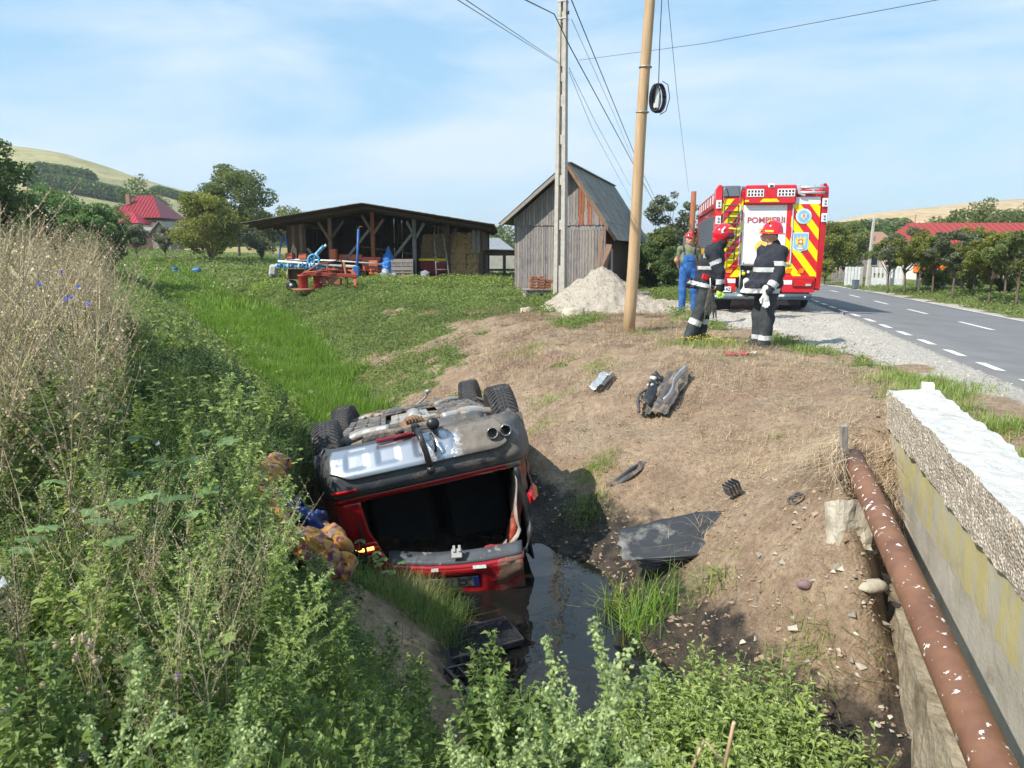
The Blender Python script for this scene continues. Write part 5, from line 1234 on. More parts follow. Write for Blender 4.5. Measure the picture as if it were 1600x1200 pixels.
# wheels and mudguards
def tw(x, y):
    w = thing('wheel', None, None, (x, y, .46)); w.parent = ft; m = MB(); m.lathe([(.28, -.13), (.42, -.14), (.46, -.11), (.465, 0), (.46, .11), (.42, .14), (.28, .13)], (0, 0, 0), 'X', 28); obj('tyre', m, TBLK, w)
    m = MB(); m.lathe([(0, -.08), (.16, -.08), (.26, -.11), (.28, -.12), (.28, .12), (0, .12)], (0, 0, 0), 'X', 20); obj('rim', m, STEEL, w)
for x in (-1.08, -.78, .78, 1.08): tw(x, 1.6)
for x in (-1.05, 1.05): tw(x, 5.7)
for x in (-.97, .72): m = MB(); m.box((x, .9, cz(824)), (.52, .04, .42), None, .01); obj('mud_flap', m, TBLK, ft)
m = MB(); m.box((.35, .25, cz(818)), (.9, .2, .15), None, .02); m.cyl((-.2, .1, cz(805)), (.1, .1, cz(800)), .05, n=8); obj('rear_underrun', m, TBLK, ft)
m = MB(); m.box((0, 1.8, .62), (2.0, .2, .2)); m.lathe([(0, -.3), (.2, -.15), (.22, .15), (0, .3)], (0, 1.6, .48), 'X', 12); obj('rear_axle', m, TBLK, ft)
for s_ in (-1, 1):
    mr = obj('wing_mirror', MB().box((s_ * 1.52, 6.75, 1.75), (.26, .12, .42), None, .05), TBLK, ft); m = MB(); m.tube([(s_ * 1.2, 6.8, 2.0), (s_ * 1.45, 6.78, 2.02), (s_ * 1.5, 6.77, 1.95)], .02, 6); obj('mirror_arm', m, TBLK, mr)
    obj('mirror_glass', MB().box((s_ * 1.52, 6.685, 1.75), (.2, .01, .34), None, .003), pm('mirror_face', (.2, .26, .28), rough=.1, metal=.4), mr)
    obj('mirror_cap', MB().box((s_ * 1.52, 6.74, 1.47), (.26, .14, .12), None, .04), TRED, mr)
m = MB(); m.box((-.6, 2.8, 2.90), (.5, 4.5, .10), None, .03); m.box((.5, 3.2, 2.89), (.9, 3.6, .08), None, .03); obj('roof_lockers', m, TGREY, ft)
# ------------------------------------------------------------------ continuous bodies from blended round cones
def sd_prims(P, prims, k):
    D = None
    for q in prims:
        a = np.array(q['a'], float); b = np.array(q.get('b', q['a']), float); S = np.array(q.get('s', (1, 1, 1)), float)
        A = a / S; B = b / S; X = P / S - A; d = B - A; L2 = float(d @ d)
        t = np.clip((X @ d) / L2, 0, 1) if L2 > 1e-9 else np.zeros(len(P))
        r = q['r'][0] + (q['r'][1] - q['r'][0]) * t if isinstance(q['r'], tuple) else q['r']
        e = (np.linalg.norm(X - t[:, None] * d, axis=1) - r) * S.min()
        q['_e'] = e; q['_t'] = t
        if D is None: D = e
        else: kk = q.get('k', k); h = np.clip(.5 + .5 * (e - D) / kk, 0, 1); D = e * (1 - h) + D * h - kk * h * (1 - h)
    return D
def organic(name, prims, mats, parent=None, vox=.013, k=.04, wr=0.0, loc=(0, 0, 0), wfreq=9.0, flatz=None):
    lo = np.min([np.minimum(q['a'], q.get('b', q['a'])) for q in prims], axis=0); hi = np.max([np.maximum(q['a'], q.get('b', q['a'])) for q in prims], axis=0)
    rm = max(max(q['r']) if isinstance(q['r'], tuple) else q['r'] for q in prims) * 1.6 + .05; lo = lo - rm; hi = hi + rm
    n = np.ceil((hi - lo) / vox).astype(int) + 1
    ax = [lo[i] + vox * np.arange(n[i]) for i in range(3)]; G = np.stack(np.meshgrid(*ax, indexing='ij'), 3).reshape(-1, 3)
    def f(P):
        D = sd_prims(P, prims, k)
        if wr: 
            w = (fbm(P[:, 0] * wfreq + P[:, 2] * 3, P[:, 2] * wfreq * .7 + P[:, 1] * wfreq * .8, 3, 3) - .5) * 2; D = D + wr * w
        if flatz is not None: D = np.maximum(D, flatz - P[:, 2])
        return D
    D = f(G).reshape(n); ins = D < 0
    c = [ins[i:n[0] - 1 + i, j:n[1] - 1 + j, l:n[2] - 1 + l] for i in (0, 1) for j in (0, 1) for l in (0, 1)]; sm = sum(q.astype(int) for q in c); act = (sm > 0) & (sm < 8)
    idx = -np.ones(act.shape, int); idx[act] = np.arange(act.sum()); V = lo + (np.argwhere(act) + .5) * vox
    for _ in range(3):
        d0 = f(V); h = vox * .4; g = np.stack([f(V + np.eye(3)[i] * h) - f(V - np.eye(3)[i] * h) for i in range(3)], 1) / (2 * h); gn = np.linalg.norm(g, axis=1)[:, None] + 1e-6
        V = V - np.clip(d0, -vox * .6, vox * .6)[:, None] * g / gn ** 2 * (gn > .2)
    F = []
    for a in range(3):
        b, c2 = (a + 1) % 3, (a + 2) % 3
        sl0 = [slice(None)] * 3; sl1 = [slice(None)] * 3; sl0[a] = slice(0, -1); sl1[a] = slice(1, None)
        e0, e1 = ins[tuple(sl0)], ins[tuple(sl1)]; ch = e0 != e1; I = np.argwhere(ch); I = I[(I[:, b] > 0) & (I[:, c2] > 0) & (I[:, b] < n[b] - 1) & (I[:, c2] < n[c2] - 1)]
        def cell(db, dc): J = I.copy(); J[:, b] -= db; J[:, c2] -= dc; return idx[J[:, 0], J[:, 1], J[:, 2]]
        q = np.stack([cell(1, 1), cell(0, 1), cell(0, 0), cell(1, 0)], 1); fl = ~e0[I[:, 0], I[:, 1], I[:, 2]]; q[fl] = q[fl][:, ::-1]; F.append(q)
    F = np.vstack(F); F = F[(F >= 0).all(1)]
    C = V[F].mean(1); sd_prims(C, prims, k); E = np.stack([q['_e'] for q in prims]); win = E.argmin(0); mi = np.zeros(len(F), int)
    for i, q in enumerate(prims):
        m = win == i; mi[m] = q.get('m', 0)
        for (t0, t1, mm) in q.get('bands', []): mi[m & (q['_t'] >= t0) & (q['_t'] <= t1)] = mm
    for fn in MATFN: fn(C, win, mi)
    o = fast_mesh(name, V, F, mats=mats, parent=parent, mi=mi, smooth=True); o.location = loc; return o
MATFN = []
CLOTH_N = pm('navy_fire_cloth', (.018, .021, .030), (.030, .033, .045), scale=9, rough=.9, bump=.004, bscale=90, dirt=(.06, .055, .055), dscale=7, dlo=.6, dhi=.8)
CLOTH_T = pm('dark_trouser_cloth', (.030, .036, .042), (.05, .055, .06), scale=9, rough=.9, bump=.004, bscale=90)
REFL = pm('reflective_tape', (.60, .61, .61), (.45, .46, .47), scale=20, rough=.5)
SKIN = pm('skin', (.60, .33, .23), (.52, .27, .18), scale=12, rough=.55)
HELM = pm('red_helmet_shell', (.62, .01, .03), (.58, .01, .02), rough=.15, coat=.8)
YELP = pm('yellow_helmet_band', (.85, .75, .05), rough=.4)
GLW = pm('white_work_glove', (.72, .71, .68), (.6, .59, .56), rough=.9, scale=20)
BLUE = pm('blue_dungaree_cloth', (.035, .15, .42), (.03, .11, .33), scale=7, rough=.85, bump=.003, bscale=70)
OLIVE = pm('olive_shirt', (.19, .21, .13), (.15, .17, .10), scale=7, rough=.9)
HAIR = pm('short_dark_hair', (.05, .035, .025), (.09, .07, .06), scale=30, rough=.8)
BOOT = pm('black_boot', (.012, .012, .013), (.03, .03, .03), rough=.4)
def W(x, z, y=0): return (x, y, z)
def glove(parent, c, mat, sx=1, s=1.0, name='glove'):
    """hand pointing down: palm, four unequal fingers slightly curled, thumb from the side"""
    pr = [dict(a=(0, 0, .05), b=(0, 0, -.03), r=(.032, .040), s=(1, .6, 1))]
    for i, (x, L, yb) in enumerate(((-.030, .062, -.01), (-.010, .075, -.014), (.011, .070, -.014), (.030, .052, -.01))):
        pr += [dict(a=(x, 0, -.045), b=(x * 1.15, yb, -.045 - L * .55), r=(.0125, .0115), k=.008), dict(a=(x * 1.15, yb, -.045 - L * .55), b=(x * 1.1, yb * 3.2, -.045 - L), r=(.0115, .0095), k=.006)]
    pr += [dict(a=(sx * .030, -.005, .0), b=(sx * .062, -.02, -.035), r=(.015, .013), k=.015), dict(a=(sx * .062, -.02, -.035), b=(sx * .060, -.035, -.068), r=(.013, .010), k=.006), dict(a=(0, 0, .09), b=(0, 0, .05), r=(.042, .036), s=(1, .8, 1))]
    for q in pr:
        for kk in ('a', 'b'): q[kk] = tuple(np.array(q[kk]) * s)
        q['r'] = tuple(np.array(q['r']) * s)
        if 'k' in q: q['k'] *= s
    return organic(name, pr, mat, parent, vox=.006, k=.012, loc=c)

# ---- right firefighter, body facing left, head turned away to the left
P2 = thing('person', 'firefighter standing on the right in dark coat, red brimmed helmet and white gloves', 'person', (3.66, 11.22, gz(3.66, 11.22) + .01))
T1, T2 = [(.55, .66, 1)], []
prims = [
    dict(a=W(.04, .98), b=W(.05, 1.20), r=(.205, .20), s=(1, .95, 1), m=0),                     # belly
    dict(a=W(.05, 1.18), b=W(.10, 1.34), r=(.20, .165), s=(1, 1.0, 1), m=0),
    dict(a=(.02, .17, 1.385), b=(.155, -.15, 1.385), r=(.085, .085), m=0),                      # shoulders
    dict(a=W(.02, .95), b=W(-.01, .80), r=(.215, .24), s=(1, .85, .16), m=0),     # coat skirt
    dict(a=W(-.08, .95), b=W(-.17, .80), r=(.10, .10), s=(1, 1.4, .3), m=0),
    dict(a=W(.08, 1.42), b=W(.10, 1.50), r=(.085, .075), m=0),                                 # collar
    dict(a=(.155, -.16, 1.38), b=(.13, -.20, 1.08), r=(.088, .075), m=0, bands=[(.46, .66, 1)]),        # near upper arm
    dict(a=(.13, -.20, 1.08), b=(-.02, -.24, .84), r=(.075, .058), m=0, bands=[(.48, .78, 1)]),          # forearm
    dict(a=(.0, .17, 1.38), b=(-.05, .22, 1.1), r=(.085, .07), m=0), dict(a=(-.05, .22, 1.1), b=(-.20, .12, .92), r=(.07, .05), m=0),
    dict(a=(.05, -.08, .80), b=(.03, -.09, .45), r=(.118, .098), m=2), dict(a=(.03, -.09, .45), b=(.00, -.10, .08), r=(.098, .092), m=2, bands=[(.70, .88, 1)]),
    dict(a=(.02, .10, .80), b=(-.03, .10, .45), r=(.118, .098), m=2), dict(a=(-.03, .10, .45), b=(-.02, .10, .08), r=(.098, .092), m=2, bands=[(.70, .88, 1)]),
    dict(a=W(.08, 1.46), b=W(.06, 1.58), r=(.058, .062), m=3, k=.015),                          # neck
    dict(a=W(.05, 1.62), r=.098, s=(1, .86, 1.15), m=3, k=.02), dict(a=(-.015, .05, 1.59), r=.055, m=3), dict(a=(-.055, .075, 1.61), r=.018, m=3, k=.01),
    dict(a=(.06, -.082, 1.60), r=.022, s=(1, .5, 1.4), m=3, k=.006),                           # ear
    dict(a=(.0, -.11, .05), b=(-.16, -.12, .035), r=(.062, .045), m=4, k=.02), dict(a=(-.02, .10, .05), b=(-.17, .12, .035), r=(.062, .045), m=4, k=.02)]
def bands2(C, win, mi):
    m = (mi == 0) & (win < 3) & (C[:, 2] > 1.10) & (C[:, 2] < 1.165); mi[m] = 1
    m = (mi == 0) & ((win == 3) | (win == 4)) & (C[:, 2] > .80) & (C[:, 2] < .865); mi[m] = 1
    m = (win == 13 + 3 - 1) & (C[:, 0] > .02) & (C[:, 2] > 1.575); 
    h = (mi == 3) & (C[:, 2] > 1.585) & (C[:, 0] > .045) & (np.abs(C[:, 1]) < .085); mi[h] = 5
MATFN = [bands2]
organic('body', prims, [CLOTH_N, REFL, CLOTH_T, SKIN, BOOT, HAIR], P2, wr=.019, wfreq=12, flatz=0.0)
MATFN = []
def helmet_brim(parent, c, ry, rz_, tilt=0):
    R_ = rotm(tilt, ry, rz_)
    m = MB(); prof = [(0, .165), (.05, .158), (.095, .125), (.122, .07), (.132, .0), (.135, -.015)]; m.lathe(prof, n=26); m.v[-1] = (m.v[-1] * np.array([1.14, .92, 1])) @ R_.T + np.array(c); obj('helmet_shell', m, HELM, parent)
    m = MB(); m.lathe([(.130, .0), (.175, -.020), (.180, -.026), (.130, -.014)], n=26); m.v[-1] = (m.v[-1] * np.array([1.12, .95, 1])) @ R_.T + np.array(c); h = obj('helmet_brim', m, HELM, parent)
    m = MB(); m.tube(catmull([(-.05, y, .158 - 2.2 * y * y) for y in np.linspace(-.11, .11, 7)], 3), .012, 6); m.v[-1] = m.v[-1] @ R_.T + np.array(c); obj('helmet_band', m, YELP, parent)
    m = MB(); m.box((-.165, 0, .02), (.03, .14, .05), rotm(0, -.6, 0), .008); m.v[-1] = m.v[-1] @ R_.T + np.array(c); obj('helmet_badge', m, YELP, parent)
    m = MB(); m.box((-.02, -.128, .01), (.12, .012, .028), None, .004); m.v[-1] = m.v[-1] @ R_.T + np.array(c); obj('helmet_side_strip', m, YELP, parent)
helmet_brim(P2, (.07, 0, 1.665), .05, -.5)
glove(P2, (-.06, -.25, .76), GLW, -1, 1.25)
glove(P2, (-.24, .10, .86), GLW, -1, 1.15)
text('coat_lettering', 'PO', .12, ((.235, -.10, 1.30), (.35, 1, 0), (0, 0, 1)), REFL, P2, .001, .003)

# ---- left firefighter, facing right and leaning, full helmet with visor
P1 = thing('person', 'left firefighter in dark coat and red visored helmet, gloves hanging at his hip', 'person', (2.83, 11.95, gz(2.83, 11.95) + .01))
prims = [
    dict(a=W(.20, .98), b=W(.22, 1.18), r=(.175, .185), s=(1, .95, 1), m=0),
    dict(a=W(.22, 1.18), b=W(.26, 1.34), r=(.185, .15), m=0),
    dict(a=(.16, -.15, 1.36), b=(.36, .15, 1.36), r=(.085, .085), m=0),
    dict(a=W(.18, .98), b=W(.12, .84), r=(.18, .215), s=(1, .88, .16), m=0),
    dict(a=W(.29, 1.42), b=W(.36, 1.51), r=(.095, .105), m=0),                                 # hood / collar
    dict(a=(.20, -.18, 1.35), b=(.30, -.22, 1.07), r=(.088, .074), m=0, bands=[(.38, .58, 1)]),
    dict(a=(.30, -.22, 1.07), b=(.33, -.20, .82), r=(.074, .060), m=0, bands=[(.42, .70, 1)]),
    dict(a=(.38, .16, 1.35), b=(.42, .16, 1.08), r=(.085, .07), m=0, bands=[(.75, .95, 1)]), dict(a=(.42, .16, 1.08), b=(.40, .02, .88), r=(.07, .055), m=0),
    dict(a=(.14, -.09, .82), b=(.06, -.10, .47), r=(.115, .10), m=2), dict(a=(.06, -.10, .47), b=(-.10, -.10, .07), r=(.098, .088), m=2, bands=[(.32, .52, 1)]),
    dict(a=(.18, .10, .82), b=(.19, .09, .47), r=(.115, .095), m=2), dict(a=(.19, .09, .47), b=(.11, .08, .07), r=(.093, .085), m=2, bands=[(.32, .52, 1)]),
    dict(a=W(.33, 1.45), b=W(.40, 1.58), r=(.06, .07), m=3, k=.015), dict(a=W(.41, 1.60), r=.10, s=(1, .86, 1.1), m=3), dict(a=(.46, .03, 1.55), r=.045, m=3, k=.02),
    dict(a=(.505, .03, 1.58), r=.017, m=3, k=.01),
    dict(a=(-.11, -.10, .05), b=(.05, -.08, .035), r=(.062, .045), m=4, k=.02), dict(a=(.10, .08, .05), b=(.26, .11, .035), r=(.062, .045), m=4, k=.02)]
def bands1(C, win, mi):
    m = (mi == 0) & (win < 3) & (C[:, 2] > 1.10) & (C[:, 2] < 1.155); mi[m] = 1
    zz = C[:, 2] + (C[:, 0] - .12) * .25; m = (mi == 0) & (win == 3) & (zz > .83) & (zz < .89); mi[m] = 1
MATFN = [bands1]
organic('body', prims, [CLOTH_N, REFL, CLOTH_T, SKIN, BOOT], P1, wr=.019, wfreq=12, flatz=0.0); MATFN = []
pr = [dict(a=(.40, 0, 1.66), r=.145, s=(1.08, .88, .98)), dict(a=(.36, 0, 1.60), b=(.33, 0, 1.54), r=(.13, .10), s=(1, .9, 1)), dict(a=(.50, .03, 1.64), b=(.52, .03, 1.66), r=(.07, .05))]
organic('helmet_shell', pr, HELM, P1, vox=.011, k=.05)
organic('helmet_visor', [dict(a=(.50, .04, 1.60), r=.075, s=(.8, 1.05, 1.0)), dict(a=(.50, -.085, 1.60), b=(.44, -.115, 1.60), r=(.045, .04), s=(1, .5, 1))], pm('dark_visor', (.10, .01, .012), (.03, .01, .01), rough=.1, coat=.5), P1, vox=.011, k=.03)
m = MB(); m.box((.47, -.07, 1.715), (.20, .09, .035), rotm(0, .12, -.1), .015); obj('helmet_lamp', m, YELP, P1)
m = MB(); m.prism([(0, .0), (.035, .0), (.02, .03), (.06, .09), (.04, .10), (-.01, .04)], ((.33, -.132, 1.65), (1, 0, 0), (0, 0, 1)), .012); obj('helmet_flash', m, TWHT, P1)
text('coat_lettering', 'IERI', .10, ((.135, -.175, 1.31), (.82, -.55, 0), (.05, 0, 1)), REFL, P1, .001, .003)
organic('hand', [dict(a=(.33, -.20, .80), b=(.31, -.22, .74), r=(.048, .042), s=(1, .7, 1))] + [dict(a=(.29 + .02 * i, -.22, .735), b=(.285 + .028 * i, -.235, .68 + .006 * abs(i - 1)), r=(.014, .010), k=.006) for i in range(4)] + [dict(a=(.35, -.215, .77), b=(.385, -.24, .72), r=(.016, .012), k=.01)], pm('lime_glove', (.40, .62, .08), (.03, .03, .03), scale=5, rough=.7, lo=.5, hi=.6), P1, vox=.007, k=.012)
pr = []
rg = random.Random(2)
for i in range(9):
    x = .10 + .018 * i + rg.uniform(-.01, .01); z = .62 - rg.uniform(0, .10); pr += [dict(a=(.17 + rg.uniform(-.02, .02), -.25, .80), b=(x, -.26, z), r=(.02, .026)), dict(a=(x, -.26, z), b=(x + rg.uniform(-.02, .02), -.27, z - rg.uniform(.08, .16)), r=(.018, .011), k=.008)]
organic('hanging_gloves', pr, pm('dark_olive_glove', (.045, .045, .038), (.08, .08, .07), rough=.9, scale=16), P1, vox=.009, k=.015)
m = MB(); m.tube([(.16, -.235, .98), (.165, -.25, .90), (.17, -.25, .80)], .008, 6); obj('strap', m, GLW, P1)
m = MB(); m.box((.10, -.19, .99), (.12, .03, .09), rotm(0, .3, .3), .02); obj('red_pouch', m, TRED, P1)

# ---- man in blue dungarees
X3, Y3 = 4.06, 17.9
P3 = thing('person', 'man in blue dungarees, olive shirt and red cap beside the fire engine', 'person', (X3, Y3, gz(X3, Y3) + .01))
prims = [
    dict(a=W(-.02, .98), b=W(-.01, 1.16), r=(.165, .165), s=(1.05, .8, 1), m=1), dict(a=W(-.01, 1.18), b=W(.0, 1.38), r=(.17, .15), s=(1.1, .75, 1), m=0),
    dict(a=(-.19, .0, 1.44), b=(.19, .0, 1.44), r=(.068, .068), m=0),
    dict(a=(-.20, 0, 1.43), b=(-.27, .05, 1.18), r=(.065, .05), m=0, bands=[(.62, 1, 3)]), dict(a=(-.27, .05, 1.18), b=(-.17, .16, 1.00), r=(.045, .035), m=3),
    dict(a=(.20, 0, 1.43), b=(.28, .05, 1.18), r=(.065, .05), m=0), dict(a=(.28, .05, 1.18), b=(.17, .16, 1.00), r=(.045, .035), m=3),
    dict(a=(-.10, 0, .92), b=(-.12, 0, .50), r=(.105, .085), m=1), dict(a=(-.12, 0, .50), b=(-.12, .02, .08), r=(.085, .078), m=1),
    dict(a=(.10, 0, .92), b=(.14, .0, .50), r=(.105, .085), m=1), dict(a=(.14, 0, .50), b=(.17, .02, .08), r=(.085, .078), m=1),
    dict(a=W(0, 1.50), b=(-.01, -.02, 1.58), r=(.052, .055), m=3, k=.015), dict(a=(-.01, -.03, 1.66), r=.090, s=(.88, 1, 1.2), m=3), dict(a=(-.01, -.09, 1.58), r=.035, m=3, k=.03),
    dict(a=(-.012, -.130, 1.65), b=(-.012, -.145, 1.62), r=(.012, .018), m=3, k=.008), dict(a=(-.092, -.02, 1.65), r=.02, s=(.5, 1, 1.4), m=3, k=.006), dict(a=(.072, -.02, 1.65), r=.02, s=(.5, 1, 1.4), m=3, k=.006),
    dict(a=(-.12, .0, .04), b=(-.13, -.14, .035), r=(.05, .042), m=4, k=.02), dict(a=(.17, .0, .04), b=(.19, -.14, .035), r=(.05, .042), m=4, k=.02)]
def bib(C, win, mi):
    m = (C[:, 2] > 1.05) & (C[:, 2] < 1.30) & (np.abs(C[:, 0] + .01) < .14) & (C[:, 1] < -.05); mi[m] = 1
    for s_ in (-1, 1): m = (C[:, 2] > 1.29) & (C[:, 2] < 1.55) & (np.abs(C[:, 0] - s_ * (.115 + (C[:, 2] - 1.3) * .1)) < .02) & (np.abs(C[:, 0]) < .17) & (mi == 0); mi[m] = 5
MATFN = [bib]
organic('body', prims, [OLIVE, BLUE, CLOTH_T, SKIN, BOOT, BLACKP], P3, wr=.014, wfreq=13, flatz=0.0); MATFN = []
organic('hand', [dict(a=(-.17, .16, 1.0), b=(-.12, .18, .95), r=(.03, .03))] + [dict(a=(-.12, .18, .955 - .012 * i), b=(-.06, .19, .95 - .015 * i), r=(.010, .008), k=.005) for i in range(4)], SKIN, P3, vox=.008, k=.01)
organic('hand', [dict(a=(.17, .16, 1.0), b=(.12, .18, .95), r=(.03, .03))] + [dict(a=(.12, .18, .955 - .012 * i), b=(.06, .19, .95 - .015 * i), r=(.010, .008), k=.005) for i in range(4)], SKIN, P3, vox=.008, k=.01)
organic('cap', [dict(a=(-.01, -.02, 1.725), r=.105, s=(.95, 1.05, .82)), dict(a=(-.045, -.11, 1.715), b=(.02, -.16, 1.70), r=(.05, .05), s=(1.3, 1, .22), k=.02)], HELM, P3, vox=.010, k=.02, flatz=1.69)
for x in (-.04, .018): m = MB(); m.lathe([(0, -.008), (.008, 0), (0, .008)], (x, -.118, 1.665), 'Z', 8); obj('eye', m, BLACKP, P3)
m = MB(); m.box((-.012, -.125, 1.59), (.05, .01, .008), None, .003); obj('mouth', m, pm('lip', (.4, .15, .12), rough=.6), P3)
m = MB(); m.box((-.01, -.15, 1.22), (.17, .012, .10), None, .02); obj('bib_pocket', m, BLUE, P3)
# ------------------------------------------------------------------ farm machinery in front of the shed
MRED = pm('machine_red', (.36, .05, .035), (.27, .045, .03), scale=8, rough=.5, dirt=(.25, .12, .08), dscale=6, dlo=.55, dhi=.7)
MRUST = pm('machine_rust', (.30, .12, .07), (.20, .08, .05), scale=9, rough=.8)
MORG = pm('faded_orange_paint', (.62, .16, .08), (.50, .12, .06), scale=6, rough=.6)
MBLU = pm('machine_blue', (.06, .35, .62), (.05, .27, .5), scale=9, rough=.5, dirt=(.5, .55, .58), dscale=7, dlo=.52, dhi=.6)
MDBL = pm('dark_blue_paint', (.02, .13, .40), (.02, .10, .3), rough=.5)
def G(px, py, Y): return at(px, py, Y)
Ym = 27.9
def rel(px, py, Y, o): return at(px, py, Y) - np.array(o)
o_ = tuple(G(500, 466, Ym)); o_ = (o_[0], Ym, gz(o_[0], Ym))
mw = thing('drum_mower', 'red two-drum tractor mower standing in the grass before the shed', 'mower', o_)
S_ = Ym / 1202.
def q(px, py, dy=0): return (at(px, py, Ym + dy) - np.array(o_))
def zp(px, h, dy=0): p = q(px, 450, dy); return (p[0], p[1], h)
for px, dy, t in ((466, -.3, 'front'), (441 + 48 - 45 + 30, .0, 'x')):
    pass
for px, dy in ((470, -.3), (497, .35)):
    d = thing('mowing_drum', None, None, zp(px, 0, dy)); d.parent = mw
    m = MB(); m.lathe([(.17, .16), (.19, .2), (.19, .62), (.23, .66), (.23, .72), (0, .72)], n=18); obj('drum', m, pm('bright_red_drum', (.42, .03, .025), (.28, .03, .02), rough=.5), d)
    m = MB(); m.lathe([(0, .05), (.42, .06), (.46, .10), (.42, .15), (.18, .17)], n=22); obj('skirt_disc', m, MRUST, d)
def bar3(parent, name, pts, r, mat, n=6): m = MB(); m.tube(pts, r, n); return obj(name, m, mat, parent)
m = MB(); m.box((np.array(zp(485, .78, 0)) + np.array(zp(560, .62, .4))) / 2, (2.1, .22, .16), rotm(0, .05, .12), .02); obj('gear_beam', m, MRED, mw)
bar3(mw, 'tube_frame', [zp(468, .72, -.3), zp(500, 1.15, 0), zp(540, 1.32, .3), zp(548, .5, .5)], .04, MRUST)
bar3(mw, 'tube_frame', [zp(470, .8, -.3), zp(520, .9, 0), zp(552, .85, .4)], .035, MRED)
bar3(mw, 'linkage_bar', [zp(545, 1.25, .3), zp(551, .15, .2)], .05, MRUST)
bar3(mw, 'linkage_bar', [zp(515, 1.2, .1), zp(512, .5, .1)], .03, MRED)
for k in range(3): bar3(mw, 'curved_rod', catmull([zp(552 + k * 3, .9, .3), zp(560 + k * 2, .75, .3), zp(564 + k, .2, .2)], 4), .03, MORG)
m = MB(); m.lathe([(0, -.07), (.20, -.07), (.24, -.03), (.24, .03), (.20, .07), (0, .07)], zp(449, .26, .3), 'Y', 16); obj('support_wheel', m, BLACKP, mw)
m = MB(); m.lathe([(0, -.08), (.08, -.08), (.08, .08), (0, .08)], (zp(449, .26, .3)[0], zp(449, .26, .3)[1], .26), 'Y', 10); obj('wheel_hub', m, STEEL, mw)
m = MB(); c = np.array(zp(461, .95, .4)); m.box(c, (.72, .5, .02)); m.box(c + (0, .25, -.22), (.72, .02, .46)); m.box(c + (-.35, 0, -.22), (.02, .5, .46)); m.box(c + (.35, 0, -.22), (.02, .5, .46)); m.box(c + (0, 0, -.45), (.72, .5, .02)); obj('guard_box', m, pm('dull_brass_sheet', (.22, .17, .09), (.14, .11, .06), rough=.6), mw)
m = MB(); m.box(zp(520, .45, .3), (.9, .3, .3), rotm(0, .1, 0), .03); obj('gearbox', m, MRUST, mw)
mw.scale = (.86, .86, .86)
# seeder frame with boxes, blue rake, blue post implement, tarpaulin etc. under the shed front
o2 = tuple((SX(480), SY - 1.6, gz(SX(480), SY - 1.6)))
def z2(px, h, dy=0): return ((px - 480) / 1219. * SY, dy, h)
rk = thing('hay_rake', 'light blue hay rake with white parts at the left of the shed', 'hay rake', o2)
bar3(rk, 'main_beam', [z2(446, .75), z2(480, .68), z2(520, .62)], .07, MBLU)
bar3(rk, 'main_beam', [z2(448, .92, .3), z2(500, .80, .3), z2(545, .70, .2)], .05, TWHT)
for k in range(12):
    x = 450 + k * 5.5; m = MB(); m.lathe([(.10, -.02), (.14, 0), (.10, .02)], z2(x, .70 + .06 * math.sin(k * 2.1), -.1), 'X', 10); obj('tine_reel', m, MBLU if k % 3 else TWHT, rk)
wl_ = z2(505, .95, -.1)
m = MB(); m.tube([(wl_[0] + .24 * math.cos(a), wl_[1], wl_[2] + .24 * math.sin(a)) for a in np.linspace(0, 6.283, 20)], .05, 6); 
for k in range(5): m.tube([(wl_[0], wl_[1], wl_[2]), (wl_[0] + .24 * math.cos(k * 1.256), wl_[1], wl_[2] + .24 * math.sin(k * 1.256))], .025, 5)
obj('raking_wheel', m, MBLU, rk)
bar3(rk, 'raised_arm', [z2(494, .8), z2(508, 1.2), z2(520, 1.55)], .07, MBLU); bar3(rk, 'raised_arm', [z2(500, .9, .1), z2(514, 1.35, .1), z2(523, 1.6, .1)], .05, TWHT)
m = MB(); m.box(z2(441, .45, .2), (.34, .3, .65), rotm(0, .15, 0), .08); obj('white_hub_cover', m, pm('grimy_white', (.55, .56, .55), (.3, .3, .3), scale=5, rough=.6), rk)
m = MB(); m.lathe([(0, -.06), (.16, -.06), (.18, 0), (.16, .06), (0, .06)], z2(440, .22, 0), 'Y', 14); obj('small_wheel', m, BLACKP, rk)
bar3(rk, 'bent_rods', catmull([z2(446, .7, .5), z2(450, 1.6, .6), z2(456, 2.0, .6), z2(460, 1.5, .6)], 4), .035, MDBL)
sd_ = thing('seed_drill', 'faded orange seed drill with several hopper boxes under the shed', 'seed drill', (SX(560), SY - .9, gz(SX(560), SY - .9)))
def z3(px, h, dy=0): return ((px - 560) / 1202. * SY, dy, h)
for a, b, h0, h1, dy in ((456, 467, 1.02, 1.28, .2), (476, 488, 1.0, 1.26, .2), (520, 530, .9, 1.45, .5), (530, 566, .95, 1.22, 1.0), (566, 595, .5, 1.1, .9), (580, 594, .35, .95, .4)):
    m = MB(); m.box(z3((a + b) / 2, (h0 + h1) / 2, dy), ((b - a) / 1202. * SY, .4, h1 - h0), None, .03); obj('hopper_box', m, MORG, sd_)
bar3(sd_, 'frame_beam', [z3(455, 1.0, .1), z3(530, .95, .1), z3(600, .8, .1)], .04, TWHT); bar3(sd_, 'frame_beam', [z3(500, .6, 0), z3(600, .5, 0)], .05, MRED)
for k in range(8): bar3(sd_, 'coulter_tine', catmull([z3(520 + k * 9, .7, -.1), z3(523 + k * 9, .4, -.2), z3(519 + k * 9, .12, -.1)], 3), .022, MORG)
m = MB(); m.box(z3(563, .45, -.2), (.3, .3, .5), rotm(0, .1, .2), .04); obj('yellow_tank', m, TYEL, sd_)
m = MB(); m.box(z3(548, .72, -.25), (1.1, .25, .12), rotm(0, .05, 0), .03); obj('pale_tray', m, pm('cream_paint', (.62, .55, .42), (.5, .42, .32), rough=.6), sd_)
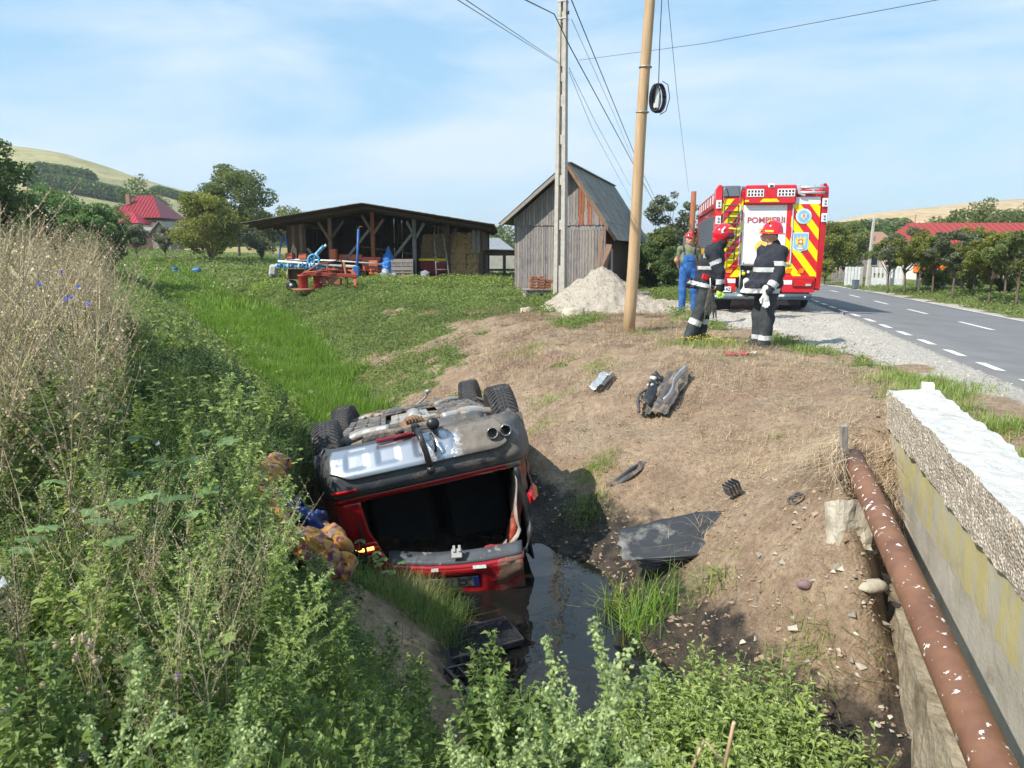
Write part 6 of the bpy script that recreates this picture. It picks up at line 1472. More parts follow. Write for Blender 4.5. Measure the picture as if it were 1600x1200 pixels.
ba = thing('blue_post_auger', 'tall dark blue hand-cranked post standing before the red shed post', 'implement', (SX(560), SY - 1.3, gz(SX(560), SY - 1.3)))
bar3(ba, 'shaft', [(.15, 0, .1), (.22, 0, 1.2), (.30, 0, 2.3)], .055, MDBL, 8); m = MB(); m.box((.15, 0, .45), (.28, .25, .6), rotm(0, .05, 0), .04); obj('gear_housing', m, MDBL, ba); bar3(ba, 'crank_handle', [(.3, 0, 2.28), (.36, -.05, 2.4), (.48, -.05, 2.38)], .025, MRUST)
for px, y_, lab in ((520, -1.7, 'rusty iron wheel with spokes in front of the seed drill'), (597, -.8, 'rusty iron wheel right of the red post')):
    wv = thing('iron_wheel', lab, 'wheel', (SX(px), SY + y_, gz(SX(px), SY + y_) + .34), .4)
    m = MB(); m.tube([(.30 * math.cos(a), 0, .30 * math.sin(a)) for a in np.linspace(0, 6.283, 22)], .03, 6); obj('wheel_rim', m, MRUST, wv)
    for k in range(6): bar3(wv, 'spoke', [(0, 0, 0), (.30 * math.cos(k * 1.047), 0, .30 * math.sin(k * 1.047))], .015, MRUST, 5)
tp_ = (SX(609), SY - .3, gz(SX(609), SY - .3))
MATFN = []
o = organic('blue_tarpaulin', [dict(a=(0, 0, .9), b=(0, 0, 1.55), r=(.30, .06), s=(1, .7, 1)), dict(a=(-.2, -.1, .55), b=(.25, -.1, .5), r=(.22, .2), s=(1, .8, 1)), dict(a=(0, 0, .5), b=(0, 0, 1.0), r=(.34, .28), s=(1, .7, 1))], pm('blue_tarp', (.02, .14, .48), (.03, .2, .58), scale=6, rough=.45), None, vox=.035, k=.08, wr=.04, loc=tp_, wfreq=6); tag(o, 'deep blue tarpaulin heaped over something inside the shed', 'tarpaulin')
o = organic('grey_tarpaulin', [dict(a=(-.3, 0, .25), b=(.25, 0, .25), r=(.2, .17), s=(1, .8, 1)), dict(a=(-.1, 0, .45), r=.18)], pm('pale_grey_tarp', (.4, .43, .47), (.3, .33, .37), scale=6, rough=.5), None, vox=.035, k=.08, wr=.05, loc=(SX(610), SY - .8, tp_[2]), wfreq=7); tag(o, 'crumpled pale grey sheeting below the blue tarpaulin', 'tarpaulin')
pc = thing('pallet_crate', 'weathered slatted crate standing left of the grey shed post', 'crate', (SX(631), SY - .4, gz(SX(631), SY - .4)))
for k in range(5):
    if k in (1, 3): continue
    m = MB(); m.box((0, -.2, .28 + k * .17), (.95, .03, .15), rotm(0, .0, 0)); obj('slat', m, WOOD_G2 if k else WOOD_P, pc)
m = MB(); m.box((0, -.2, .28 + .17 * 1.05), (.95, .02, .08)); obj('slat', m, WOOD_G, pc); m = MB(); m.box((0, -.2, .28 + .17 * 3), (.95, .02, .14)); obj('slat', m, WOOD_G, pc)
for x in (-.42, 0, .42): m = MB(); m.box((x, -.17, .55), (.1, .05, .95)); obj('upright', m, WOOD_G, pc)
m = MB(); m.box((0, .2, .55), (.95, .5, .85)); obj('load', m, WOOD_D, pc)
m = MB(); m.box((0, 0, .06), (.9, .1, .09)); o = obj('timber_beam', m, WOOD_P, None, (SX(631), SY - 1.0, gz(SX(631), SY - 1.0))); tag(o, 'pale squared timber lying below the slatted crate', 'timber')
yc = thing('fodder_cart', 'dark red cart with a yellow top rail in the shaded shed bay', 'cart', (SX(675), SY + .8, gz(SX(675), SY + .8)))
m = MB(); m.box((0, 0, .62), (1.1, .8, .6), None, .04, taper=(1.15, 1.1)); obj('cart_body', m, pm('dark_red_paint', (.25, .02, .035), (.18, .02, .03), rough=.5), yc); m = MB(); m.box((0, -.45, 1.0), (1.25, .06, .09)); obj('top_rail', m, TYEL, yc)
for x in (-.4, .4): m = MB(); m.lathe([(0, -.05), (.2, -.05), (.22, 0), (.2, .05), (0, .05)], (x, -.42, .22), 'Y', 14); obj('cart_wheel', m, BLACKP, yc)
for k in range(4): bar3(yc, 'strut', [(-.35 + k * .2, -.43, .95), (-.25 + k * .2, -.44, .3)], .02, MRED, 5)
o = organic('feed_sack', [dict(a=(0, 0, .22), b=(.05, 0, .42), r=(.24, .17), s=(1, .8, 1)), dict(a=(-.15, 0, .5), b=(.18, 0, .48), r=(.05, .05))], pm('grey_sack', (.27, .28, .32), (.2, .21, .25), rough=.8, scale=8), None, vox=.03, k=.08, wr=.03, loc=(SX(664), SY - .35, gz(SX(664), SY - .35) - .05)); tag(o, 'full grey sack standing beside the grey shed post', 'sack')
ld = thing('wooden_ladder', 'thin ladder leaning before the straw bales', 'ladder', (SX(694), SY - .6, gz(SX(694), SY - .6)))
for a, b in ((-.28, -.42), (.30, -.02)): m = MB(); m.tube([(a, 0, 0), (b, .55, 2.2)], .03, 6); obj('rail', m, WOOD_G2, ld)
for k in range(6): t = .12 + k * .15; m = MB(); m.tube([(-.28 - .14 * t, .55 * t, 2.2 * t), (.30 - .32 * t, .55 * t, 2.2 * t)], .018, 5); obj('rung', m, WOOD_G, ld)
for k, (px, a) in enumerate(((455, .2), (461, .05), (466, -.1))):
    ob = obj('leaning_lath', MB().box((0, .2, .85), (.07, .04, 1.6 - .2 * k), rotm(-.2, a, 0)), WOOD_P, None, (SX(px), SY - .5, gz(SX(px), SY - .5))); tag(ob, ['tallest pale lath leaning at the left end of the shed wall', 'middle pale lath leaning at the left end of the shed wall', 'shortest pale lath leaning at the left end of the shed wall'][k], 'lath')
# blue barrels in the distance
for px, Y, lab, tl in ((279, 46, 'small blue barrel standing upright in the far grass', 0), (307, 44, 'blue plastic tub lying in the far grass', 1.4)):
    x = (px - 800) / 1202. * Y; b = thing('blue_barrel' if tl == 0 else 'blue_tub', lab, 'barrel' if tl == 0 else 'tub', (x, Y, gz(x, Y) + .02 + .2 * (tl > 0))); b.rotation_euler = (0, tl, 0)
    m = MB(); m.lathe([(0, 0), (.17, 0), (.18, .04), (.20, .2), (.18, .38), (.17, .42), (0, .42)], n=16); obj('barrel_body', m, MDBL, b); m = MB(); m.lathe([(.17, .12), (.21, .13), (.17, .14)], n=16); obj('barrel_hoop', m, MDBL, b)

# ------------------------------------------------------------------ crash debris on the bank and in the water
DPL = dirty('debris_grey_plastic', (.07, .07, .07), 0, .6, mud=(.20, .155, .115), a=-1, b=1, amt=.09, base=.07, scale=6)
DPLB = dirty('debris_black_plastic', (.022, .023, .026), 0, .4, mud=(.10, .085, .07), a=-1, b=1, amt=.0, base=-.02, scale=7)
DSIL = dirty('debris_silver', (.55, .56, .58), .6, .35, mud=(.35, .30, .25), a=-1, b=1, amt=0, base=0.0, scale=8)
def lie(name, label, cat, px, py, rz_, Y=None, dz=.04, nv=None):
    # find the ground under this pixel
    c, s_ = math.cos(PITCH), math.sin(PITCH); a = (px - 800) / 1202.; b = (py - 600) / 1202.; d = np.array((a, c - b * s_, -s_ - b * c))
    t = 2.0
    for _ in range(600):
        p = d * t
        if CAM_H + p[2] < gz(p[0], p[1]): break
        t += .03
    p = d * t; x, y = float(p[0]), float(p[1]); e = .12
    nx_, ny_ = -(gz(x + e, y) - gz(x - e, y)) / (2 * e), -(gz(x, y + e) - gz(x, y - e)) / (2 * e); nv = Vector((nx_, ny_, 1)).normalized() if nv is None else Vector(nv).normalized()
    o = thing(name, label, cat, (x, y, gz(x, y) + dz)); qt = nv.to_track_quat('Z', 'Y'); o.rotation_mode = 'QUATERNION'
    from mathutils import Quaternion
    up_q = Vector((0, 0, 1)).rotation_difference(nv); o.rotation_quaternion = up_q @ Quaternion((0, 0, 1), rz_) ; return o
def warp_sheet(L, Wd, prof, nx_=24, ny_=14, amp=.02, th=.008, seed=0, outline=None, jag=.02):
    P = []
    for i in range(nx_ + 1):
        row = []
        u = i / nx_ - .5
        for j in range(ny_ + 1):
            v = j / ny_ - .5; w = outline(i / nx_) if outline else (0, 1); x = u * L + jag * mnoise.noise(Vector((v * 6, i // (nx_ / 2 + 1), seed))) * (i in (0, nx_)) * 3; y = (w[0] + v * w[1]) * Wd
            row.append((x, y, prof(u, v) + amp * mnoise.noise(Vector((u * 5, v * 5, seed))) + amp * .4 * mnoise.noise(Vector((u * 17, v * 17, seed)))))
        P.append(row)
    m = MB(); m.grid(P, thick=th); return m
bp_ = lie('bumper_fragment', 'large torn grey bumper piece lying on the upper bank', 'car part', 1043, 625, R(58), dz=.07)
obj('outer_panel', warp_sheet(.95, .34, lambda u, v: .035 * math.cos(v * 3) + .015 * math.sin(v * 22), 30, 18, .04, .01, 3), DPL, bp_)
obj('broken_rib', warp_sheet(.8, .10, lambda u, v: .05 + .1 * v, 16, 4, .05, .01, 5), DPLB, bp_, (0, .17, .02), (0, .1, .15))
m = MB(); m.grid([[(-.42 + .8 * i / 12, -.13 - .03 * math.sin(i * .6), .10 + .03 * j) for j in range(4)] for i in range(13)], thick=.006); obj('ribbed_edge', m, DSIL, bp_)
obj('torn_strip', MB().tube(catmull([(-.45, .2, .02), (-.2, .28, .10), (.1, .24, .06), (.35, .30, .08)], 4), .018, 6), DPL, bp_)
for k, (x, y) in enumerate(((.22, .24), (.05, .22))): obj('white_clip', rock_mb(.05, .045, .02, 20 + k, 2, .2), WHITE, bp_, (x, y, .10), (.3, .2, k))
m = MB()
for k in range(6): m.tube(catmull([(-.35 + .12 * k, .16, .05), (-.3 + .12 * k, .22 + .02 * (k % 2), .09), (-.28 + .12 * k, .27, .03)], 3), .010, 5)
obj('bracket_ribs', m, DPLB, bp_)['kind'] = 'stuff'
sp_ = lie('silver_trim_piece', 'crumpled pale silver trim piece left of the torn bumper', 'car part', 941, 604, R(52), dz=.05); obj('trim_face', warp_sheet(.42, .15, lambda u, v: .05 * abs(v) * 2, 16, 8, .03, .006, 7), DSIL, sp_); obj('bent_flange', warp_sheet(.30, .05, lambda u, v: .03, 8, 3, .02, .006, 8), DPL, sp_, (0, -.09, .01), (.6, 0, 0))
al = lie('arch_trim', 'curved dark plastic trim strip lying mid-bank right of the car shadow', 'car part', 985, 745, R(38), dz=.03); obj('trim_strip', warp_sheet(.48, .11, lambda u, v: .03 * math.cos(v * 3) - .10 * u * u * 2, 20, 8, .015, .006, 9, outline=lambda t: (.9 * (t - .5) ** 2 * 2, 1)), DPL, al)
obj('trim_groove', warp_sheet(.40, .03, lambda u, v: .045 - .10 * u * u * 2, 14, 3, .01, .004, 10, outline=lambda t: (3 * (t - .5) ** 2 * 2, 1)), DPLB, al)
dp = lie('underbody_panel', 'big flat black muddy panel lying at the foot of the bank', 'car part', 1088, 850, R(-3), dz=.025, nv=(-.15, -.36, 1))
PANM = dirty('muddy_black_sheet', (.030, .032, .036), 0, .5, mud=(.19, .185, .175), axis='X', a=.5, b=-.45, amt=.06, base=-.10, scale=4)
m = warp_sheet(1.22, .50, lambda u, v: .02 + .02 * math.sin(u * 5), 40, 14, .022, .008, 12, outline=lambda t: (.10 * math.sin(t * 3) + (.35 * max(0, t - .72)), 1 - .25 * max(0, .3 - t) / .3 - 2.4 * max(0, t - .72))); obj('panel_sheet', m, PANM, dp)
obj('stiffening_rib', MB().tube([(-.5, -.19, .035), (-.1, -.20, .03), (.30, -.19, .03)], .010, 5), PANM, dp)
sb = lie('plastic_block', 'small ribbed black plastic block in the middle of the bare bank', 'car part', 1147, 778, R(10), dz=.05); m = MB(); m.box((0, 0, .03), (.12, .10, .09), rotm(.2, .1, .1), .01); obj('block_body', m, DPL, sb)
for k in range(4): m = MB(); m.box((-.045 + .03 * k, -.01, .055), (.008, .11, .08), rotm(.2, .1, .1)); obj('block_rib', m, DPLB, sb)
rg_ = lie('rubber_ring', 'thin grey rubber ring half buried right of the plastic block', 'car part', 1243, 783, 0, dz=.015); m = MB(); m.tube([(.055 * math.cos(a), .055 * math.sin(a), .005 * math.sin(a * 3)) for a in np.linspace(0, 6.283, 20)], .009, 6); m.tube([(.03 * math.cos(a), .03 * math.sin(a), .004) for a in np.linspace(0, 6.283, 16)], .006, 5); obj('ring', m, DPL, rg_)
st2 = lie('red_ribbon', 'red and white strip of tape lying in the grass below the firefighters', 'tape', 1152, 559, R(-35), dz=.04); obj('tape_strip', warp_sheet(.36, .05, lambda u, v: .01 + .02 * math.sin(u * 14), 16, 3, .02, .003, 15), pm('faded_red_tape', (.55, .05, .08), (.45, .05, .07), rough=.6), st2); obj('white_end', warp_sheet(.10, .05, lambda u, v: .015, 5, 3, .02, .003, 16), WHITE, st2, (.22, -.01, .0))
# grille and crate in the water
gr = thing('honeycomb_grille', 'black honeycomb car grille floating at the water edge below the tailgate', 'car part', tuple(at(748, 978, 5.15))); gr.location.z = WATER_Z + .045; gr.rotation_euler = (.06, -.05, R(24))
m = MB()
for i in range(22):
    for j in range(13):
        x, y = -.25 + i * .024, -.14 + j * .0235 + (.0117 if i % 2 else 0); r_ = .0125; hx = [(x + r_ * math.cos(k * math.pi / 3), y + r_ * math.sin(k * math.pi / 3)) for k in range(6)]; ih = [(x + r_ * .68 * math.cos(k * math.pi / 3), y + r_ * .68 * math.sin(k * math.pi / 3)) for k in range(6)]
        V = [(a, b, .014) for a, b in hx] + [(a, b, .014) for a, b in ih] + [(a, b, -.006) for a, b in ih]; F = [(k, (k + 1) % 6, 6 + (k + 1) % 6, 6 + k) for k in range(6)] + [(6 + k, 6 + (k + 1) % 6, 12 + (k + 1) % 6, 12 + k) for k in range(6)]; m.add(V, F)
obj('honeycomb', m, pm('gloss_black_grille', (.03, .03, .035), (.05, .05, .055), rough=.22), gr)['kind'] = 'stuff'
for c, s_ in (((0, -.165, 0), (.56, .02, .05)), ((0, .16, 0), (.56, .02, .05)), ((-.275, 0, 0), (.02, .33, .05)), ((.275, 0, 0), (.02, .33, .05))): m = MB(); m.box(c, s_, None, .005); obj('grille_frame', m, DPLB, gr)
m = MB(); m.box((0, 0, -.03), (.5, .3, .01)); obj('backing', m, DPLB, gr)
cr = thing('black_plastic_crate', 'black lattice crate half sunk beside the muddy near bank', 'crate', tuple(at(738, 1052, 4.6))); cr.location.z = WATER_Z - .02; cr.rotation_euler = (.35, .25, R(50))
for k in range(5): m = MB(); m.box((-.18 + .09 * k, 0, .10), (.012, .26, .012)); m.box((-.18 + .09 * k, -.13, .0), (.012, .012, .22)); m.box((-.18 + .09 * k, .13, .0), (.012, .012, .22)); obj('crate_bar', m, DPLB, cr)
for z in (.10, 0, -.1):
    for y in (-.13, .13): m = MB(); m.box((0, y, z), (.40, .014, .018)); obj('crate_rail', m, DPLB, cr)
    for x in (-.2, .2): m = MB(); m.box((x, 0, z), (.014, .27, .018)); obj('crate_rail', m, DPLB, cr)
# blanket and blue bag on the near bank, beside the car
_t = lie('probe', None, None, 505, 905, 0); cb = tuple(_t.location); bpy.data.objects.remove(_t)
QUILT = pm('patterned_quilt', (.42, .21, .05), (.16, .05, .09), scale=13, rough=.9, lo=.50, hi=.56, bump=.004, bscale=60, dirt=(.30, .22, .16), dscale=9, dlo=.54, dhi=.6)
bx_, by_ = cb[0] - .05, cb[1]
o = organic('patterned_quilt', [dict(a=(-.28, .12, .16), b=(.0, .0, .12), r=(.13, .11), s=(1, 1, .8)), dict(a=(.0, .0, .12), b=(.22, -.10, .04), r=(.10, .07)), dict(a=(.14, .12, .10), b=(.02, .3, .12), r=(.08, .07)), dict(a=(.2, -.12, 0), b=(.05, -.18, .0), r=(.06, .05)), dict(a=(-.3, .15, .2), b=(-.55, .55, .38), r=(.12, .13)), dict(a=(-.55, .55, .38), b=(-.5, .95, .42), r=(.13, .1))], QUILT, None, vox=.014, k=.04, wr=.05, wfreq=14, loc=(bx_, by_, gz(bx_, by_) + .03)); tag(o, 'orange and purple patterned quilt crumpled on the bank beside the car', 'quilt')
o = organic('blue_bag', [dict(a=(-.1, 0, .2), b=(.30, -.15, .08), r=(.09, .08), s=(1, .6, 1.2)), dict(a=(.30, -.14, .10), b=(.36, -.12, -.14), r=(.07, .05), s=(1, .6, 1))], pm('blue_nylon', (.006, .025, .13), (.006, .02, .09), rough=.4, scale=6), None, vox=.018, k=.03, wr=.04, wfreq=16, loc=(bx_ - .30, by_ + .42, gz(bx_ - .1, by_ + .4) + .22)); tag(o, 'crumpled dark blue bag behind the patterned quilt', 'bag'); o.scale = (.8, .8, .8)
# ------------------------------------------------------------------ hills
def hill(name, xs, ys, hf, mat):
    X, Y = np.meshgrid(xs, ys); Z = hf(X, Y); nx_ = len(xs); i = (np.arange(len(ys) - 1)[:, None] * nx_ + np.arange(nx_ - 1)[None]).ravel()
    return fast_mesh(name, np.stack([X, Y, Z], 2), np.stack([i, i + 1, i + nx_ + 1, i + nx_], 1), mats=mat, kind='structure', smooth=True)
def hillmat(name, cols, sc_=.012, st=(1, 1, 5), rot=.4):
    m = bpy.data.materials.new(name); m.use_nodes = True; nt = m.node_tree; b = nt.nodes['Principled BSDF']; b.inputs['Roughness'].default_value = .95; b.inputs['Specular IOR Level'].default_value = .1
    tc = _n(nt, 'ShaderNodeTexCoord'); mp = _n(nt, 'ShaderNodeMapping'); mp.inputs['Scale'].default_value = st; mp.inputs['Rotation'].default_value = (0, 0, rot); nt.links.new(tc.outputs['Object'], mp.inputs['Vector'])
    ns = _n(nt, 'ShaderNodeTexNoise', Scale=sc_, Detail=4); nt.links.new(mp.outputs['Vector'], ns.inputs['Vector']); rp = _n(nt, 'ShaderNodeValToRGB')
    e = rp.color_ramp.elements; e[0].position = .38; e[0].color = (*cols[0], 1); e[1].position = .62; e[1].color = (*cols[-1], 1)
    for k, c in enumerate(cols[1:-1]): q = e.new(.38 + .24 * (k + 1) / (len(cols) - 1)); q.color = (*c, 1)
    nt.links.new(ns.outputs['Fac'], rp.inputs['Fac']); n2 = _n(nt, 'ShaderNodeTexNoise', Scale=.35, Detail=6); nt.links.new(tc.outputs['Object'], n2.inputs['Vector'])
    mr = _n(nt, 'ShaderNodeMapRange'); mr.inputs['From Min'].default_value = .3; mr.inputs['From Max'].default_value = .7; mr.inputs['To Min'].default_value = .75; mr.inputs['To Max'].default_value = 1.2; nt.links.new(n2.outputs['Fac'], mr.inputs['Value'])
    mu = _n(nt, 'ShaderNodeMix', data_type='RGBA', blend_type='MULTIPLY'); mu.inputs['Factor'].default_value = 1; nt.links.new(rp.outputs['Color'], mu.inputs['A']); nt.links.new(mr.outputs['Result'], mu.inputs['B']); nt.links.new(mu.outputs['Result'], b.inputs['Base Color']); return m
HL_X = [-700, -330, -227, -198, -175, -145, -120, -95, -60, -20]; HL_Z = [72, 57, 48, 44, 37, 28, 19, 10, 1.5, -3]
def left_hill(X, Y): return np.interp(X * 350 / np.maximum(Y, 200), HL_X, HL_Z) * sstep(120, 350, Y) ** 1.15 + (fbm(X * .02, Y * .02, 2) - .5) * 5 * sstep(150, 300, Y) - 3 * (1 - sstep(120, 170, Y))
hill('left_hill', np.linspace(-700, -10, 90), np.linspace(120, 620, 70), left_hill, hillmat('left_hill_fields', [(.34, .27, .18), (.22, .23, .11), (.36, .32, .16), (.18, .20, .09)], .010, (1, 1, 6), .2))
HR_X = [60, 105, 135, 155, 175, 200, 260, 500]; HR_Z = [-3, 9, 15.5, 18.2, 20.3, 21.6, 24, 26]
def right_hill(X, Y): return np.interp(X * 300 / np.maximum(Y, 180), HR_X, HR_Z) * sstep(130, 300, Y) + (fbm(X * .02, Y * .02, 7) - .5) * 2.0 * sstep(150, 300, Y) - 3 * (1 - sstep(130, 170, Y))
hill('right_hill', np.linspace(50, 560, 80), np.linspace(130, 520, 60), right_hill, hillmat('right_hill_stubble', [(.40, .30, .17), (.46, .35, .21), (.36, .27, .16)], .02, (1, 1, 4), -.2))
def far_hills(X, Y): return (14 + 22 * fbm(X * .0032, Y * .0, 11, 3)) * sstep(700, 1100, Y) * (1 - .0 * X) - 6 + 9 * sstep(100, -250, X)
hill('distant_hills', np.linspace(-1500, 1500, 120), np.linspace(700, 1900, 30), far_hills, hillmat('distant_hill_cover', [(.08, .12, .05), (.26, .24, .13), (.10, .14, .06)], .006, (1, 1, 3), .1))

# ------------------------------------------------------------------ trees
LM_DARK = leafmat('leaf_dark_green', (.045, .08, .028), (.16, .24, .08), .3)
LM_ACA = leafmat('leaf_acacia', (.055, .12, .045), (.22, .34, .12), .35)
LM_OLV = leafmat('leaf_olive', (.065, .095, .03), (.26, .31, .11), .35)
LM_YEL = leafmat('leaf_yellow_green', (.075, .10, .022), (.34, .36, .09), .35)
LM_GRY = leafmat('leaf_grey_green', (.08, .10, .055), (.23, .26, .15), .3)
BARK = pm('bark', (.16, .125, .09), (.09, .07, .05), scale=7, rough=.95, bump=.01, bscale=25, stretch=(2, 2, .6))
def leaf_quads(P, size, rs, up=.4, fold=.18, aspect=.55):
    """one folded leaf quad per point, random orientation biased to face up"""
    n = len(P); N = rs.normal(0, 1, (n, 3)); N[:, 2] = np.abs(N[:, 2]) + up; N /= np.linalg.norm(N, axis=1)[:, None]
    A = rs.normal(0, 1, (n, 3)); A -= N * (A * N).sum(1)[:, None]; A /= np.linalg.norm(A, axis=1)[:, None] + 1e-9; B = np.cross(N, A)
    s = (size * rs.uniform(.6, 1.3, n))[:, None]
    V = np.stack([P - A * s * .5, P + B * s * aspect * .5 + N * s * fold, P + A * s * .5, P - B * s * aspect * .5 + N * s * fold], 1)
    return V.reshape(-1, 3), np.arange(4 * n).reshape(-1, 4)
def tree(label, px, Y, top_py, rad, mat, n=5000, leaf=.16, seed=1, group=None, trunk=.3, sparse=.0, tall=1.0, base_z=None, name='tree', x=None, dz=0, fr=.5):
    x = float(at(px, 400, Y)[0]) if x is None else x; z0 = gz(x, Y) if base_z is None else base_z
    top = float(at(px, top_py, Y)[2]); H = max(top - z0, .8); rs = np.random.RandomState(seed); rt = thing(name, label, 'tree' if 'bush' not in name else 'bush', (x, Y, z0), 0, group)
    th = H * trunk; cz_ = th + (H - th) * .5; rz_ = (H - th) * .5
    K = int(26 + 10 * rad); u = rs.normal(0, 1, (K, 3)); u /= np.linalg.norm(u, axis=1)[:, None]; u *= (rs.uniform(.25, 1, K) ** .5)[:, None]
    Cc = u * np.array([rad, rad, rz_]) * .82 + np.array([0, 0, cz_]); cr = rs.uniform(.16, .30, K) * (rad + rz_) * .5 * (1 - .35 * sparse)
    m = MB(); bend = rs.uniform(-.06, .06, 2) * H
    m.tube([(bend[0] * t * t, bend[1] * t * t, (th + rz_ * .9) * t - .12) for t in np.linspace(0, 1, 6)], np.linspace(max(.035 * H * .45, .05), .02, 6), 7)
    for k in range(min(K, 22)):
        a = np.array((bend[0] * .4, bend[1] * .4, th * rs.uniform(.75, 1.3))); b = Cc[k]; mid = (a + b) / 2 + rs.normal(0, .05 * H, 3) * .5; m.tube([a, mid, b], [max(.012 * H * .5, .018), .014, .006], 5, cap=False)
    o = obj('trunk', m, BARK, rt)
    w = cr ** 2; idx = rs.choice(K, n, p=w / w.sum()); d = rs.normal(0, 1, (n, 3)); d /= np.linalg.norm(d, axis=1)[:, None]; P = Cc[idx] + d * (cr[idx] * rs.uniform(.35, 1.05, n) ** .6)[:, None] * np.array([1.05, 1.05, .8])
    P[:, 2] = np.maximum(P[:, 2], .15); V, F = leaf_quads(P, leaf, rs)
    rnd = np.clip(rs.uniform(0, 1, n) * .55 + rs.uniform(0, 1, K)[idx] * .45, 0, 1); fast_mesh('crown', V, F, rnd=rnd, mats=mat, parent=rt); return rt
TG = 'trees and bushes left of the shed'
tree('dark tall broadleaf tree cut by the left edge of the picture', -20, 28, 186, 1.7, LM_DARK, 9000, .17, 1, TG, .2)
tree('feathery green tree at the far left behind the dry weeds', 40, 33, 284, 1.9, LM_ACA, 8000, .15, 2, TG, .1)
tree('feathery green tree with the highest crown behind the dry weeds', 98, 34, 272, 1.9, LM_ACA, 8000, .15, 3, TG, .1)
tree('feathery green tree touching the left side of the red roof', 150, 33, 300, 1.3, LM_ACA, 6000, .15, 4, TG, .1)
tree('dark low tree in front of the red roofed house', 172, 34, 325, 1.0, LM_DARK, 4000, .14, 5, TG, .1)
tree('dark hillside tree standing right behind the red roof', 222, 114, 266, 3.6, LM_DARK, 4500, .34, 6, TG, .15)
tree('greyish rounded tree right of the red roof', 252, 110, 302, 2.9, LM_GRY, 3000, .32, 7, TG, .15)
tree('small round dark tree with bare stem at the field end, left one', 215, 55, 345, .85, LM_GRY, 2200, .16, 8, TG, .3)
tree('small round dark tree with bare stem at the field end, right one', 258, 55, 351, .75, LM_GRY, 1800, .16, 9, TG, .3)
tree('broad yellow green walnut tree left of the shed', 328, 52, 292, 2.75, LM_YEL, 15000, .19, 10, TG, .02)
tree('tall dark round topped tree behind the yellow green walnut', 374, 60, 250, 3.1, LM_OLV, 15000, .2, 11, TG, .2)
tree('shrubby tree directly left of the shed roof end', 408, 55, 335, 1.3, LM_GRY, 3500, .18, 12, TG, .1)
for k, (px, tp, r_) in enumerate(((440, 318, 3.2), (468, 328, 2.6), (505, 338, 2.6), (560, 345, 3), (620, 345, 3.2), (668, 348, 3))): tree(['distant bluish tree first to the right of the tall round tree', 'distant bluish tree second behind the shed roof end', 'distant tree hidden behind the left shed roof', 'distant tree behind the middle of the shed', 'distant tree behind the red shed post', 'distant tree behind the grey shed post'][k], px, 100, tp, r_, LM_OLV, 3000, .36, 20 + k, 'distant trees behind the shed', .1)
tree('small tree top showing above the right slope of the shed roof', 706, 60, 331, 1.1, LM_ACA, 2200, .2, 30, None, .2)
tree('bushy green tree seen between shed and barn, left one', 765, 62, 376, 1.9, LM_OLV, 3500, .22, 31, 'trees between shed and barn', .05)
tree('bushy green tree seen between shed and barn, right one', 792, 70, 374, 2.0, LM_OLV, 3000, .24, 32, 'trees between shed and barn', .05)
BG = 'bushes right of the barn'
tree('tall airy tree with loose crown right of the barn', 1046, 33, 288, 1.25, LM_GRY, 3600, .12, 33, BG, .35, sparse=.9)
tree('airy tree right behind the fire engine cab', 1078, 34, 305, .8, LM_GRY, 2000, .12, 34, BG, .3, sparse=.9)
tree('dark dense bush at the right corner of the barn', 1018, 31, 372, .75, LM_DARK, 3500, .12, 35, BG, .02, name='bush')
tree('dark dense bush between the barn and the man in dungarees', 1050, 30, 385, .8, LM_DARK, 3500, .12, 36, BG, .02, name='bush')
tree('olive bush right above the man in dungarees', 1040, 32, 345, .9, LM_OLV, 3500, .12, 37, BG, .1, name='bush')
RG = 'trees right of the fire engine'
tree('large dense tree right beside the fire engine', 1292, 52, 336, 1.9, LM_YEL, 9000, .17, 40, RG, .12)
tree('dense dark tree second to the right of the fire engine', 1322, 60, 345, 2.2, LM_OLV, 8000, .2, 41, RG, .1)
tree('low young tree with pale crown at the road end', 1291, 47, 402, .75, LM_YEL, 2500, .12, 42, RG, .25)
for k, (px, Y, tp, r_) in enumerate(((1345, 90, 342, 3.2), (1375, 92, 345, 3.2), (1402, 85, 350, 2.8), (1268, 80, 340, 2.8))): tree(['dark round tree behind the leaning roadside pole', 'dark round tree over the tiled roof', 'dark tree behind the concrete fence', 'far tree hidden beside the fire engine'][k], px, Y, tp, r_, LM_DARK, 4000, .32, 43 + k, RG, .1)
for k, (px, Y, tp, r_) in enumerate(((1478, 80, 330, 2.6), (1510, 80, 318, 3.0), (1545, 78, 303, 3.2), (1572, 80, 316, 2.8), (1604, 80, 314, 3.2))): tree(f'{["low", "rounded", "highest", "thinner", "edge"][k]} crowned olive tree behind the red tin roof', px, Y, tp, r_, LM_OLV, 4500, .27, 50 + k, 'trees behind the red tin roof', .1)
RW = 'young fruit trees along the far roadside'
labs = ['first slim roadside tree, in front of the concrete fence end', 'thick dark roadside tree second from the concrete fence', 'roadside tree with twin stems, third from the concrete fence', 'short roadside tree right of the twin stems', 'pale barked forked roadside tree below the red roof', 'narrow roadside tree left of the last trunk', 'roadside tree with thick trunk at the right picture edge']
for k, (px, Y, tp, r_, n) in enumerate(((1391, 36, 366, 1.15, 7500), (1418, 34.5, 350, 1.4, 9000), (1440, 33, 352, 1.3, 8000), (1462, 32.5, 362, 1.1, 7000), (1494, 29.5, 350, 1.25, 8500), (1552, 26.5, 360, 1.25, 8500), (1596, 25, 350, 1.3, 8500))):
    tree(labs[k], px, Y, tp, r_, [LM_OLV, LM_GRY, LM_YEL][k % 3], n, .10, 60 + k, RW, .36, sparse=.5)
tree('slim roadside tree covering the middle of the red tin roof', 1526, 30, 352, 1.2, LM_YEL, 7500, .10, 68, RW, .34, sparse=.5)
